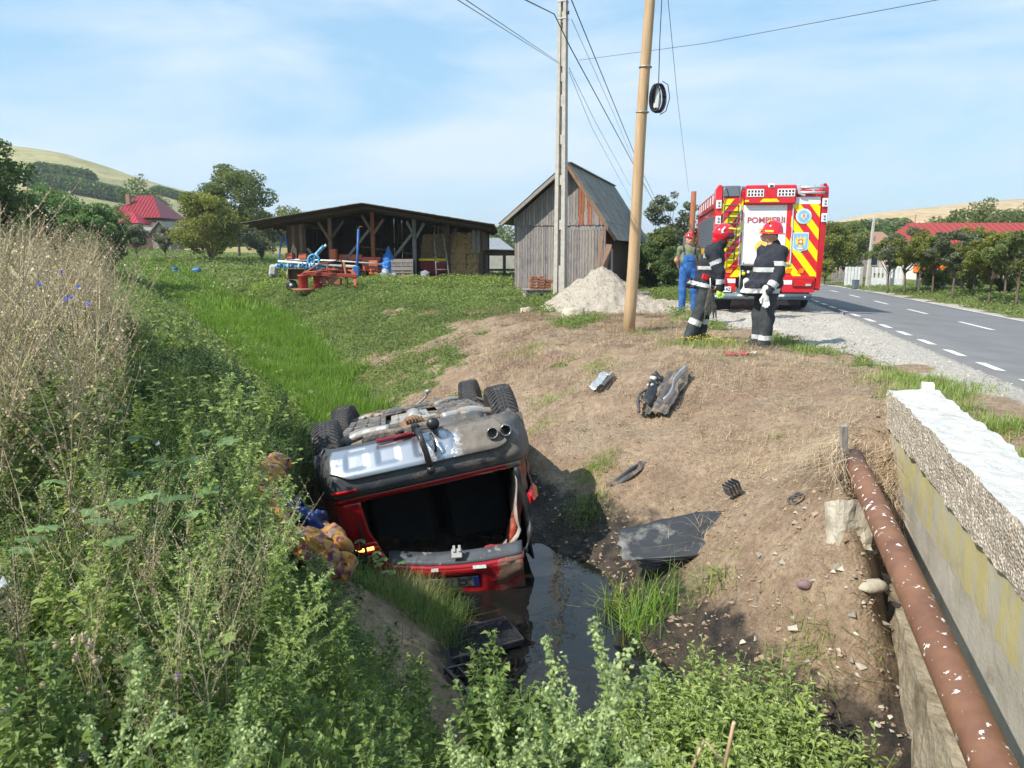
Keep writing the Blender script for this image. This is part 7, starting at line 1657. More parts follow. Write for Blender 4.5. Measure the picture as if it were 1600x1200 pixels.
tree('slim roadside tree before the right end of the red tin roof', 1576, 29, 356, 1.1, LM_OLV, 7000, .10, 69, RW, .34, sparse=.5)
tree('low tree half covering the porch roof of the red house', 186, 70, 318, 1.3, LM_OLV, 3500, .2, 67, TG, .1)
tree('low leafy bush behind the fence posts, left one', 1470, 35, 412, 1.0, LM_OLV, 3500, .12, 70, 'garden bushes behind the fence posts', .02, name='bush')
tree('low leafy bush behind the fence posts, middle one', 1520, 32, 400, 1.1, LM_OLV, 3500, .12, 71, 'garden bushes behind the fence posts', .02, name='bush')
tree('low leafy bush behind the fence posts, right one', 1574, 30, 395, 1.1, LM_YEL, 3500, .12, 72, 'garden bushes behind the fence posts', .02, name='bush')
# far woods read as one mass each
def wood(name, pts, n, leaf, seed, hf, mat):
    rs = np.random.RandomState(seed); P = []
    for (x, y, r_, h) in pts:
        k = int(n / len(pts)); d = rs.normal(0, 1, (k, 3)); d /= np.linalg.norm(d, axis=1)[:, None]; d *= (rs.uniform(.6, 1, k) ** .4)[:, None]; z = float(hf(np.array([x]), np.array([y]))[0]); P.append(np.array((x, y, z + h * .5)) + d * np.array((r_, r_, h * .6)))
    P = np.vstack(P); V, F = leaf_quads(P, leaf, rs); return fast_mesh(name, V, F, rnd=rs.uniform(0, 1, len(P)), mats=mat, kind='stuff')
rs = np.random.RandomState(3)
def hillx(px, Y): return (px - 800) / 1219. * Y
wood('hillside_wood', [(hillx(p, 242), 242, 4.2, 6) for p in np.linspace(76, 140, 10)] + [(hillx(p, 238), 238, 3.6, 4) for p in np.linspace(70, 188, 16)], 14000, 1.4, 4, left_hill, LM_DARK)
wood('hillside_wood', [(hillx(p, 270), 270, 3, 2.2) for p in np.linspace(255, 300, 9)], 4000, 1.0, 5, left_hill, LM_DARK)
wood('hillside_wood', [(hillx(p, 190), 190, 4, 4.5) for p in np.linspace(1290, 1400, 12)], 9000, 1.2, 6, right_hill, LM_OLV)
wood('hillside_wood', [(hillx(p, 180), 180, 4, 6) for p in list(np.linspace(425, 790, 40))], 16000, .9, 7, lambda x, y: field_z(x, y), LM_OLV)
wood('hillside_wood', [(hillx(p, 150), 150, 3.5, 5) for p in list(np.linspace(1000, 1300, 26))], 12000, .8, 8, lambda x, y: field_z(x, y), LM_OLV)
wood('hillside_wood', [(hillx(p, 130), 130, 3.5, 4.5) for p in list(np.linspace(170, 420, 26))], 10000, .7, 9, lambda x, y: field_z(x, y) - 1, LM_OLV)

# ------------------------------------------------------------------ houses
RROOF = pm('red_metal_roof', (.28, .02, .03), (.22, .018, .025), scale=3, rough=.45)
PROOF = pm('bright_red_metal_roof', (.45, .03, .06), (.38, .025, .05), scale=3, rough=.4)
ROOFT = pm('old_tile_roof', (.34, .19, .13), (.24, .14, .10), scale=8, rough=.9)
PINKW = pm('pale_pink_wall', (.66, .55, .48), (.58, .48, .42), scale=3, rough=.9)
WHTW = pm('white_wall', (.72, .71, .68), (.62, .61, .58), scale=3, rough=.9)
GLS = pm('window_pane', (.03, .04, .05), rough=.1, spec=.6)
def hip(rt, x0, x1, y0, y1, ze, zr_, inset, mat, seams=0):
    m = MB(); m.add([(x0, y0, ze), (x1, y0, ze), (x1, y1, ze), (x0, y1, ze), (x0 + inset, (y0 + y1) / 2, zr_), (x1 - inset, (y0 + y1) / 2, zr_)], [(0, 1, 5, 4), (1, 2, 5), (2, 3, 4, 5), (3, 0, 4), (3, 2, 1, 0)]); r_ = obj('roof', m, mat, rt)
    if seams:
        m = MB()
        for k in range(seams):
            t = (k + .5) / seams; xa = x0 + (x1 - x0) * t; q = min(1, min(xa - x0, x1 - xa) / max(inset, .01)); m.tube([(xa, y0, ze + .03), (xa, y0 + (y1 - y0) / 2 * q, ze + (zr_ - ze) * q + .03)], .035, 4, cap=False)
        s_ = obj('roof_seams', m, mat, r_); s_['kind'] = 'stuff'
    return r_
def win(rt, x, y, z, w, h, fm=WHTW):
    f = obj('window', MB().box((x, y, z), (w + .12, .08, h + .12)), fm, rt); obj('pane', MB().box((x, y - .045, z), (w, .02, h)), GLS, f)
Yh = 99; xh = hillx(214, Yh); zg = 2.0
h1 = thing('red_roofed_house', 'house with dark red hipped metal roof among the trees at the left', 'house', (xh, Yh, zg))
m = MB(); m.box((0, 4, 1.6), (6.2, 7, 3.4)); obj('wall', m, PINKW, h1)
hip(h1, -3.7, 3.4, 0, 8, 3.9, 6.9, 2.6, RROOF, 16); obj('chimney', MB().box((-1.7, 2.4, 6.3), (.45, .45, 1.3)), ROOFT, h1)
hip(h1, -1.9, 2.0, -3, 1.0, 3.1, 4.5, 1.5, PROOF, 9); m = MB(); m.box((0, -1.0, 1.4), (3.2, 3.4, 3.2)); obj('porch_wall', m, PINKW, h1); win(h1, -.8, -2.76, 1.9, .7, 1.0); win(h1, .8, -2.76, 1.9, .7, 1.0)
sh2 = thing('grey_outhouse', 'long low grey roofed outhouse below the red roof', 'outhouse', (hillx(232, 80), 80, gz(hillx(232, 80), 80)))
m = MB(); m.box((0, 1.5, 1.1), (4.6, 3, 2.2)); obj('wall', m, WOOD_D, sh2); m = MB(); m.box((0, 1.4, 2.35), (5.2, 3.6, .1), rotm(.12, 0, 0)); obj('roof', m, ROOF_G, sh2)
gb = thing('small_gabled_shed', 'small grey gabled shed right of the grey outhouse', 'shed', (hillx(254, 78), 78, gz(hillx(254, 78), 78)))
m = MB(); m.loft([[(-.9, y, 0), (.9, y, 0), (.9, y, 1.9), (0, y, 2.9), (-.9, y, 1.9)][::-1] for y in (0, 3)]); obj('wall', m, WOOD_G, gb)
for s_ in (-1, 1): m = MB(); m.box((s_ * .55, 1.4, 2.45), (1.5, 3.5, .08), rotm(0, s_ * .84, 0)); obj('roof', m, ROOF_G, gb)
# right: red tin roof house
Yr = 56; h2 = thing('red_tin_roofed_house', 'white house with long red tin roof behind the roadside trees', 'house', (hillx(1455, Yr), Yr, -.5))
m = MB(); m.box((6.5, 4, 1.25), (12.4, 7, 2.6)); obj('wall', m, WHTW, h2)
m = MB(); m.add([(-.4, -.4, 2.5), (13.8, -.4, 2.5), (13.8, 4, 4.25), (.3, 4, 4.25), (-.4, 8.4, 2.5), (13.8, 8.4, 2.5)], [(0, 1, 2, 3), (3, 2, 5, 4), (0, 3, 4)]); r_ = obj('roof', m, pm('red_tin_roof', (.34, .05, .045), (.26, .045, .04), scale=4, rough=.75), h2)
m = MB()
for k in range(28): m.tube([(-.3 + k * .5, -.4, 2.54), (.0 + k * .5, 4, 4.29)], .03, 4, cap=False)
obj('roof_seams', m, MATS['red_tin_roof'], r_)['kind'] = 'stuff'
for x in (1.2, 3.4, 6.0, 8.5): win(h2, x, .46, 1.5, .9, 1.1)
h3 = thing('tiled_roof_house', 'old pinkish house with worn tile roof behind the concrete fence', 'house', (hillx(1376, 72), 72, -.5))
m = MB(); m.box((0, 3, 1.2), (3.2, 6, 2.6)); obj('wall', m, PINKW, h3); hip(h3, -2.0, 2.0, -.3, 6.3, 2.4, 4.0, .6, ROOFT); win(h3, -.6, -.03, 1.3, .6, .8); win(h3, .7, -.03, 1.3, .6, .8)
h4 = thing('grey_gabled_barn', 'grey plank gabled outbuilding left of the tiled house', 'outbuilding', (hillx(1345, 68), 68, -.5))
m = MB(); m.loft([[(-.8, y, 0), (.8, y, 0), (.8, y, 2.4), (0, y, 3.6), (-.8, y, 2.4)][::-1] for y in (0, 4)]); obj('wall', m, WOOD_G2, h4)
for s_ in (-1, 1): m = MB(); m.box((s_ * .48, 1.9, 3.05), (1.6, 4.4, .08), rotm(0, s_ * .98, 0)); obj('roof', m, ROOF_G, h4)
# orange tractor half hidden behind the trees
tr = thing('orange_tractor', 'orange tractor with glazed cab half hidden behind the roadside trees', 'tractor', (hillx(1482, 42), 42, gz(hillx(1482, 42), 42)))
TO = pm('tractor_orange', (.80, .20, .02), (.7, .17, .02), rough=.4)
m = MB(); m.box((0, 0, 2.02), (1.15, 1.2, .12), None, .04); obj('cab_roof', m, TO, tr); m = MB(); m.box((0, 0, 1.62), (.95, 1.0, .70)); obj('cab_glass', m, pm('bluish_glass', (.20, .30, .36), rough=.1), tr)
for x in (-.5, 0, .5): m = MB(); m.box((x, -.51, 1.62), (.05, .05, .75)); obj('cab_post', m, TO, tr)
m = MB(); m.box((0, .1, 1.0), (.9, 1.2, .5), None, .05); m.box((-1.0, .2, 1.0), (1.2, .7, .5), None, .08); obj('bonnet', m, TO, tr)
for x, r_ in ((.35, .65), (-1.2, .42)):
    m = MB(); m.lathe([(0, -.15), (r_ * .6, -.15), (r_, -.12), (r_, .12), (0, .15)], (x, -.6, r_), 'Y', 20); obj('wheel', m, BLACKP, tr)

# ------------------------------------------------------------------ fences, posts, poles, bin across the road
Yf_ = 44
cf = thing('concrete_panel_fence', 'pale concrete slatted fence along the far side of the road', 'fence', (hillx(1366, Yf_), Yf_, gz(hillx(1366, Yf_), Yf_)), -.25)
def fx(px): return (px - 1366) / 1202. * Yf_ * 1.03
PALEF = pm('pale_fence_concrete', (.62, .63, .64), (.5, .51, .52), scale=4, rough=.85)
for k in range(5): obj('tall_slat', MB().box((fx(1329) + k * .17, 0, .58), (.145, .05, 1.05), None, .01), PALEF, cf)
for a, b in ((1363, 1386), (1387, 1409)):
    obj('base_panel', MB().box(((fx(a) + fx(b)) / 2, 0, .22), (fx(b) - fx(a) - .03, .06, .55), None, .01), PALEF, cf)
    for k in range(4): x = fx(a) + (fx(b) - fx(a)) * (k + .5) / 4; obj('slat', MB().box((x, 0, .78), (.12, .05, .58), None, .01), PALEF, cf)
    obj('top_rail', MB().box(((fx(a) + fx(b)) / 2, .03, 1.0), (fx(b) - fx(a), .04, .08)), PALEF, cf)
for a in (1351, 1362, 1386.5, 1409): obj('fence_post', MB().box((fx(a), .0, .55), (.12, .12, 1.15), None, .01), CONC, cf)
pf = thing('picket_fence', 'weathered wooden picket fence left of the concrete fence', 'fence', (hillx(1303, 50), 50, gz(hillx(1303, 50), 50) - .05))
for k in range(13): obj('picket', MB().box((k * .09, random.uniform(-.02, .02), .42), (.055, .025, .8 + random.uniform(-.12, .12)), rotm(0, random.uniform(-.06, .06), 0)), WOOD_G2, pf)
for z in (.25, .6): obj('rail', MB().box((.55, .03, z), (1.2, .03, .05)), WOOD_G, pf)
bn = thing('wheeled_bin', 'dark grey wheeled bin standing on the verge before the concrete fence', 'bin', (hillx(1340, 41), 41, gz(hillx(1340, 41), 41)), .1)
obj('bin_body', MB().box((0, 0, .24), (.26, .24, .42), None, .02, taper=(1.15, 1.15)), TGREY, bn); obj('bin_lid', MB().box((0, 0, .47), (.32, .30, .05), None, .02), TGREY, bn); obj('bin_wheel', MB().cyl((-.14, .1, .05), (.14, .1, .05), .05), BLACKP, bn)
rp_ = thing('roadside_utility_pole', 'leaning pale concrete pole in front of the concrete fence', 'utility pole', (hillx(1358, 42.5), 42.5, gz(hillx(1358, 42.5), 42.5) - .2))
obj('shaft', MB().box((.06, 0, 2.0), (.17, .17, 4.0), rotm(0, .03, 0), .02, taper=(.7, .7)), CONC_POLE, rp_); obj('cross_bar', MB().box((.12, 0, 3.85), (.5, .05, .05)), STEEL, rp_)
for px, Y, tp, lab in ((1310, 62, 378, 'thin wooden pole standing before the trees right of the fire engine'), (1424, 110, 338, 'distant pole silhouetted on the tan hill, with a side arm')):
    x = hillx(px, Y); z = gz(x, Y) if Y < 100 else 0; t_ = CAM_H + (397 - tp) / 1202. * Y; p_ = thing('wooden_post', lab, 'pole', (x, Y, z)); obj('shaft', MB().cyl((0, 0, 0), (.15, 0, t_ - z), .11, .07, 8), WOOD_B, p_)
    if Y > 100: obj('side_arm', MB().box((1.4, 0, t_ - z - 2.2), (2.8, .12, .1)), WOOD_D, p_)
pp = thing('brown_wooden_pole', 'brown wooden pole rising behind the left side of the fire engine', 'pole', (hillx(1079, 27.5), 27.5, .0)); obj('shaft', MB().cyl((0, 0, 0), (.03, 0, CAM_H + (397 - 304) / 1202. * 27.5), .11, .09, 10), WOOD_R, pp)
FP = 'concrete posts of the wire fence across the road'
fp0 = None
pl_ = [(1437, 37, 'first from the left, behind the dark tree'), (1455, 36, 'second from the left'), (1463, 35.5, 'third from the left'), (1472, 35, 'fourth from the left'), (1481, 34.5, 'fifth from the left'), (1494, 34, 'sixth, behind the forked tree'), (1508, 33, 'seventh, left of the wide post'), (1523, 32, 'widest and palest one'), (1568, 30.5, 'left of the last trunk'), (1586, 30, 'closest to the last trunk')]
for px, Y, w in pl_:
    x = hillx(px, Y); z = gz(x, Y)
    if fp0 is None: fp0 = obj('fence_post', MB().box((0, 0, .33), (.10, .10, .85), None, .015), CONC_POLE); o = fp0
    else: o = fp0.copy(); COL.objects.link(o)
    o.location = (x, Y, z); o.scale = (1.4, 1, 1) if px == 1523 else (1, 1, random.uniform(.9, 1.05)); tag(o, 'concrete fence post across the road, ' + w, 'fence post', FP)
# ------------------------------------------------------------------ grasses, weeds and ground cover
V_GRASS = leafmat('ditch_grass_blade', (.06, .135, .02), (.25, .39, .07), .45, .5)
V_FIELD = leafmat('field_weed_leaf', (.075, .12, .035), (.28, .36, .11), .35)
V_DARKG = leafmat('dark_weed_leaf', (.045, .09, .025), (.25, .34, .09), .38)
V_MIDG = leafmat('mid_green_weed_leaf', (.09, .145, .035), (.40, .50, .14), .4)
V_STRAW = leafmat('dry_straw_blade', (.26, .185, .11), (.68, .55, .37), .1, .8)
V_DRY = leafmat('dry_weed_stem', (.26, .20, .11), (.68, .56, .38), .1, .8)
V_DRYL = leafmat('dry_weed_leaf', (.15, .17, .06), (.42, .40, .18), .2, .8)
V_PALE = leafmat('pale_green_seed_head', (.19, .27, .10), (.50, .58, .27), .25, .7)
V_STEM = leafmat('green_weed_stem', (.10, .16, .05), (.24, .30, .11), .0, .6)
V_BROAD = leafmat('broad_leaf', (.07, .14, .05), (.24, .36, .14), .4)
V_SHADE = leafmat('shade_painted_weed_leaf', (.022, .05, .018), (.09, .15, .045), .2)  # darker leaf colour that paints the shade of the ditch side
V_BRIGHT = leafmat('bright_weed_leaf', (.12, .185, .045), (.50, .60, .20), .42)
V_BLUE = leafmat('chicory_petal', (.16, .20, .62), (.30, .34, .80), .3)
V_WHITE = leafmat('bindweed_petal', (.72, .72, .74), (.85, .85, .84), .3)
V_PURP = leafmat('thistle_floret', (.30, .18, .38), (.50, .36, .55), .2)
V_YELF = leafmat('yellow_petal', (.65, .52, .05), (.80, .66, .08), .2)
V_REDG = leafmat('reddish_dry_grass', (.35, .08, .05), (.55, .20, .13), .1, .8)

def blades(name, P, h, w, mat, seed=1, lean=.35, curl=.5, dirv=None, parent=None, kind='stuff', seg=2, flat=0.0):
    """curved grass blades made of quads; P roots (n,3)"""
    rs = np.random.RandomState(seed); n = len(P); h = np.asarray(h) * np.ones(n); w = np.asarray(w) * np.ones(n)
    th = rs.uniform(0, 2 * np.pi, n)
    D = np.stack([np.cos(th), np.sin(th), np.zeros(n)], 1)
    if dirv is not None: D = D * .6 + np.array(dirv); D /= np.linalg.norm(D, axis=1)[:, None] + 1e-9
    ln = np.abs(rs.normal(lean, lean * .5, n)); S = np.stack([-D[:, 1], D[:, 0], np.zeros(n)], 1)
    rows = []
    for k in range(seg + 1):
        t = k / seg; hor = h * (ln * t + curl * ln * t * t); ver = h * t * np.sqrt(np.maximum(.02, 1 - np.minimum(.98, (ln * (1 + curl * t)) ** 2))) * (1 - flat)
        c = P + D * hor[:, None] + np.array([0, 0, 1.0]) * ver[:, None]; ww = (w * (1 - .85 * t) * .5)[:, None]; rows.append((c - S * ww, c + S * ww))
    V = np.stack([q for r_ in rows for q in r_], 1); m = 2 * (seg + 1)
    F = np.concatenate([np.stack([np.arange(n) * m + 2 * k, np.arange(n) * m + 2 * k + 1, np.arange(n) * m + 2 * k + 3, np.arange(n) * m + 2 * k + 2], 1) for k in range(seg)])
    r_ = rs.uniform(0, 1, n); return fast_mesh(name, V.reshape(-1, 3), F, rnd=np.tile(r_, seg), mats=mat, parent=parent, kind=kind)
def leafcloud(name, P, size, mat, seed=1, up=.8, kind='stuff', parent=None, clump=None, aspect=.6):
    rs = np.random.RandomState(seed); V, F = leaf_quads(P, size, rs, up=up, aspect=aspect); r_ = rs.uniform(0, 1, len(P)) if clump is None else np.clip(rs.uniform(0, 1, len(P)) * .5 + clump * .5, 0, 1)
    return fast_mesh(name, V, F, rnd=r_, mats=mat, parent=parent, kind=kind)
def pts(n, x0, x1, y0, y1, seed, fn=None, sink=.0):
    rs = np.random.RandomState(seed); x = rs.uniform(x0, x1, n); y = rs.uniform(y0, y1, n)
    if fn is not None: k = fn(x, y, rs); x, y = x[k], y[k]
    return np.stack([x, y, ground_z(x, y) - sink], 1)
def inview(x, y, m=.12): return (np.abs(x) < (.68 + m) * np.maximum(y, .5) + .3)

# bright grass along the ditch bottom
f = lambda x, y, rs: (masks(x, y)['strip'] > rs.uniform(.15, .8, len(x))) & inview(x, y)
P = pts(400000, -12, 1, 9.4, 26, 11, f); P = P[np.random.RandomState(1).uniform(0, 1, len(P)) < np.interp(P[:, 1], [9, 14, 26], [1, .8, .45])]
cl = fbm(P[:, 0] * 1.3, P[:, 1] * 1.3, 6); blades('ditch_grass', P, .16 + .26 * cl, np.interp(P[:, 1], [9, 26], [.010, .022]), V_GRASS, 2, .28, .5)
P = pts(90000, -30, -6, 24, 60, 12, lambda x, y, rs: (masks(x, y)['strip'] > rs.uniform(.2, .8, len(x))) & inview(x, y)); blades('ditch_grass', P, .3, .05, V_GRASS, 3, .3, .5, seg=1)
# low weeds over the field between ditch and shed
def fg(x, y, rs): m = masks(x, y); return (m['green'] > rs.uniform(.3, .9, len(x))) & (m['strip'] < .5) & inview(x, y) & (m['off'] < -.2)
P = pts(420000, -16, 6, 9, 34, 13, lambda x, y, rs: fg(x, y, rs) & (poly_dist(x, y, DITCH)[1] > 0)); rs = np.random.RandomState(4); cl = fbm(P[:, 0] * 1.1, P[:, 1] * 1.1, 8, 4)
hh = np.clip(cl - .30, 0, 1) * .75 * np.interp(P[:, 1], [9, 16, 24, 31], [.35, .6, .9, 1.3]); P[:, 2] += rs.uniform(.0, 1, len(P)) * hh + .015
leafcloud('field_weeds', P, np.interp(P[:, 1], [9, 20, 34], [.034, .06, .085]), V_FIELD, 5, .5, clump=np.clip((cl - .3) * 2, 0, 1))
P = pts(90000, -50, 6, 32, 75, 14, lambda x, y, rs: inview(x, y) & (masks(x, y)['off'] < -1)); P[:, 2] += np.random.RandomState(5).uniform(0, .3, len(P)); leafcloud('field_weeds', P, .16, V_FIELD, 6, .5)
# taller weeds right before the shed and around the machines
P = pts(26000, -10.5, 0, 28.2, 33.6, 15, lambda x, y, rs: (y > 28.6 + 2.2 * fbm(x * .6, y * .2, 4)) & (y < 33.9 - 1.3 * (x < -7)) ); P[:, 2] += np.random.RandomState(6).uniform(0, .42, len(P)) * fbm(P[:, 0] * 1.4, P[:, 1] * 1.4, 3) * 1.5; leafcloud('shed_front_weeds', P, .085, V_MIDG, 7, .4)
# right verge beyond the road, and around the barn and pile
P = pts(110000, 8, 34, 16, 48, 16, lambda x, y, rs: (road_off(x, y)[0] > ROAD_W + .35) & inview(x, y)); P[:, 2] += np.random.RandomState(7).uniform(0, .14, len(P)); leafcloud('far_verge_grass', P, .075, V_FIELD, 8, .5)
P = pts(30000, 2.5, 7, 20, 31, 17, lambda x, y, rs: (road_off(x, y)[0] < -3.0) & inview(x, y) & (rs.uniform(0, 1, len(x)) < fbm(x, y, 4) * 1.3)); P[:, 2] += np.random.RandomState(8).uniform(0, .12, len(P)); leafcloud('verge_weeds', P, .05, V_FIELD, 9, .5)
# verge tufts on the shoulder edge and round the firefighters
def vg(x, y, rs): m = masks(x, y); return (m['green'] > rs.uniform(.25, .8, len(x))) & (x > .5) & inview(x, y) & (m['off'] < -.2)
P = pts(120000, .5, 7, 6, 17, 18, vg); blades('verge_grass', P, .05 + .08 * fbm(P[:, 0] * 2, P[:, 1] * 2, 4), .007, V_MIDG, 9, .5, .8)
P2_ = P[::4].copy(); P2_[:, 2] += .02; leafcloud('verge_clover', P2_, .026, V_FIELD, 19, 1.0)
rs = np.random.RandomState(21)
def tuft(name, x, y, r_, n, h, w, mat, seed, lean=.5, kind='stuff', dirv=None, curl=.6, label=None, cat=None, group=None):
    a = np.random.RandomState(seed); q = a.normal(0, r_ * .5, (n, 2)); X = x + q[:, 0]; Y = y + q[:, 1]; P = np.stack([X, Y, ground_z(X, Y) - .01], 1); o = blades(name, P, h * a.uniform(.5, 1.1, n), w, mat, seed, lean, curl, dirv, seg=3, kind=None if label else kind)
    if label: tag(o, label, cat, group)
    return o
# green patch with yellow flowers at the left firefighter's feet, parapet-side grass, patches
for (x, y, r_, n, h) in ((2.95, 11.3, .5, 1500, .14), (2.5, 11.6, .35, 600, .10), (3.3, 11.5, .4, 800, .12), (4.2, 8.2, .4, 1400, .12), (3.9, 7.2, .35, 1500, .14), (4.4, 7.6, .4, 1200, .10), (3.75, 6.3, .25, 900, .12), (3.7, 5.6, .22, 900, .12), (3.45, 4.8, .2, 800, .10), (1.25, 11.2, .3, 400, .10), (.3, 13.2, .4, 500, .12), (2.4, 14.0, .3, 400, .12)):
    tuft('verge_grass', x, y, r_, n, h, .007, V_MIDG, int(x * 10 + y * 7), .5)
P = pts(260, 2.5, 3.3, 11.0, 11.7, 22); P[:, 2] += .12; leafcloud('yellow_flowers', P, .022, V_YELF, 3, 1.5)
# dry straw lying over the bank
def dg(x, y, rs): m = masks(x, y); return (m['dry'] > rs.uniform(.1, .9, len(x))) & inview(x, y) & (m['mud'] < .3)
P = pts(150000, -4, 6, 7.5, 21, 23, dg); P[:, 2] += .01
blades('dry_straw', P, np.interp(P[:, 1], [7, 20], [.12, .22]), np.interp(P[:, 1], [7, 20], [.0035, .009]), V_STRAW, 24, .93, .1, dirv=(.35, -.6, 0), flat=.55)
P = pts(4000, .5, 3.2, 4.2, 9, 25, lambda x, y, rs: (fbm(x * 1.5, y * 1.5, 9) > .52) & (masks(x, y)['mud'] < .2)); P[:, 2] += .008; blades('dry_straw', P, .11, .0028, V_STRAW, 26, .93, .1, flat=.55)
P = pts(15000, 1.9, 4.2, 5.6, 11, 27, lambda x, y, rs: (fbm(x * 1.2 + 3, y * 1.2, 9) > .47) & (road_off(x, y)[0] < -1.1)); P[:, 2] += .012; blades('dry_straw', P, .13, .0032, V_STRAW, 28, .85, .2, flat=.3)
P = pts(26000, -3.5, 3.5, 9, 16, 29, lambda x, y, rs: (fbm(x * 1.2 + 9, y * 1.2, 9) > .50) & (masks(x, y)['dry'] > .4)); blades('standing_dry_grass', P, .13, .004, V_STRAW, 30, .55, .6)
for (x, y, s_) in ((2.62, 8.6, 1), (2.95, 8.9, 2), (1.15, 7.55, 3)): tuft('reddish_grass', x, y, .30, 260, .07, .004, V_REDG, 40 + s_, .9)
for (x, y, r_, n, h) in ((2.55, 7.2, .10, 60, .09), (2.5, 10.0, .12, 120, .06), (2.75, 10.1, .12, 140, .07), (.5, 10.2, .3, 300, .14), (.35, 9.3, .25, 260, .12), (.9, 7.9, .25, 900, .10), (.75, 7.3, .25, 900, .10)): tuft('small_green_weed', x, y, r_, n, h, .006, V_MIDG, int(x * 31 + y * 17), .6)
# roots and dry stalks hanging at the buried end of the pipe
P = pts(900, 2.2, 3.1, 5.15, 6.0, 31); blades('dry_root_tangle', P + np.array((0, 0, .10)), .28, .004, V_STRAW, 32, .9, .5, dirv=(-.8, -.7, 0), flat=1.35, seg=3)

# tufts on the wet part of the bank
TG2 = 'green grass tufts on the wet bank'
tuft('grass_tuft', .92, 5.35, .26, 420, .34, .011, V_GRASS, 51, .62, dirv=(.5, .3, 0), label='large tuft of long green blades at the right water edge', cat='grass tuft', group=TG2)
tuft('grass_tuft', .80, 5.75, .12, 120, .30, .011, V_MIDG, 52, .45, label='thin upright tuft just below the flat black panel', cat='grass tuft', group=TG2)
tuft('grass_tuft', 1.45, 5.25, .16, 140, .20, .008, V_MIDG, 53, .75, label='sprawling grass tuft right of the large tuft', cat='grass tuft', group=TG2)
tuft('grass_tuft', 1.22, 4.55, .20, 260, .13, .006, V_FIELD, 54, .8, label='low yellowish grass patch between the mud and the stones', cat='grass tuft', group=TG2)
tuft('grass_tuft', 1.75, 4.25, .24, 300, .16, .006, V_MIDG, 55, .85, label='creeping grass patch left of the masonry footing', cat='grass tuft', group=TG2)
tuft('grass_tuft', 1.42, 6.0, .22, 160, .30, .005, V_STRAW, 56, .7, label='clump of dry stalks over the lower edge of the black panel', cat='grass tuft', group=TG2)
tuft('grass_tuft', .86, 4.95, .10, 90, .14, .022, V_BROAD, 57, .5, label='short broad leaved clump at the waterline', cat='grass tuft', group=TG2)
# fine dark grass beside the tailgate and along the near waterline
P = pts(9000, -1.5, -.2, 5.0, 6.9, 33, lambda x, y, rs: (ground_z(x, y) > WATER_Z - .05) & (ground_z(x, y) < -.55) & ~((x > -1.75) & (y > 6.15))); blades('bank_grass', P, .20, .004, V_DARKG, 34, .45, .6, seg=3)
P = pts(1300, -1.05, -.62, 5.4, 6.3, 35, lambda x, y, rs: ground_z(x, y) > WATER_Z - .1); blades('bank_grass', P, .30, .003, V_DRYL, 36, .35, .5, seg=3)
# low leafy cover on the near left bank
def nb(x, y, rs): m = masks(x, y); z = ground_z(x, y); return (m['s'] < 0) & inview(x, y, .2) & (z > -1.15) & (rs.uniform(0, 1, len(x)) < sstep(-.95, -.55, z + (fbm(x * 2, y * 2, 5) - .5) * .5) + .06)
P = pts(150000, -9, 1.4, 1.1, 12, 37, nb); rs = np.random.RandomState(9); cl = fbm(P[:, 0] * 1.7, P[:, 1] * 1.7, 12, 4); P[:, 2] += rs.uniform(0, 1, len(P)) * (.04 + .26 * np.clip(cl - .25, 0, 1)); k_ = (P[:, 1] > 4.8) & (P[:, 0] > -4.5); leafcloud('bank_ground_cover', P[~k_], .040, V_DARKG, 10, .5, clump=np.clip((cl[~k_] - .3) * 2, 0, 1)); leafcloud('shade_painted_ground_cover', P[k_], .044, V_SHADE, 12, .5)  # second cover has the ditch-side shade put into its leaf colour
P = pts(70000, -9, 1.2, 1.1, 9, 38, nb); blades('bank_grass', P, .10 + .12 * fbm(P[:, 0], P[:, 1], 3), .005, V_DARKG, 39, .5, .7)
P = pts(70000, -30, -2.5, 10, 40, 41, lambda x, y, rs: (masks(x, y)['s'] < 0) & inview(x, y)); P[:, 2] += np.random.RandomState(10).uniform(0, .55, len(P)) * fbm(P[:, 0] * .8, P[:, 1] * .8, 3); leafcloud('left_bank_weeds', P, .09, V_FIELD, 11, .4)

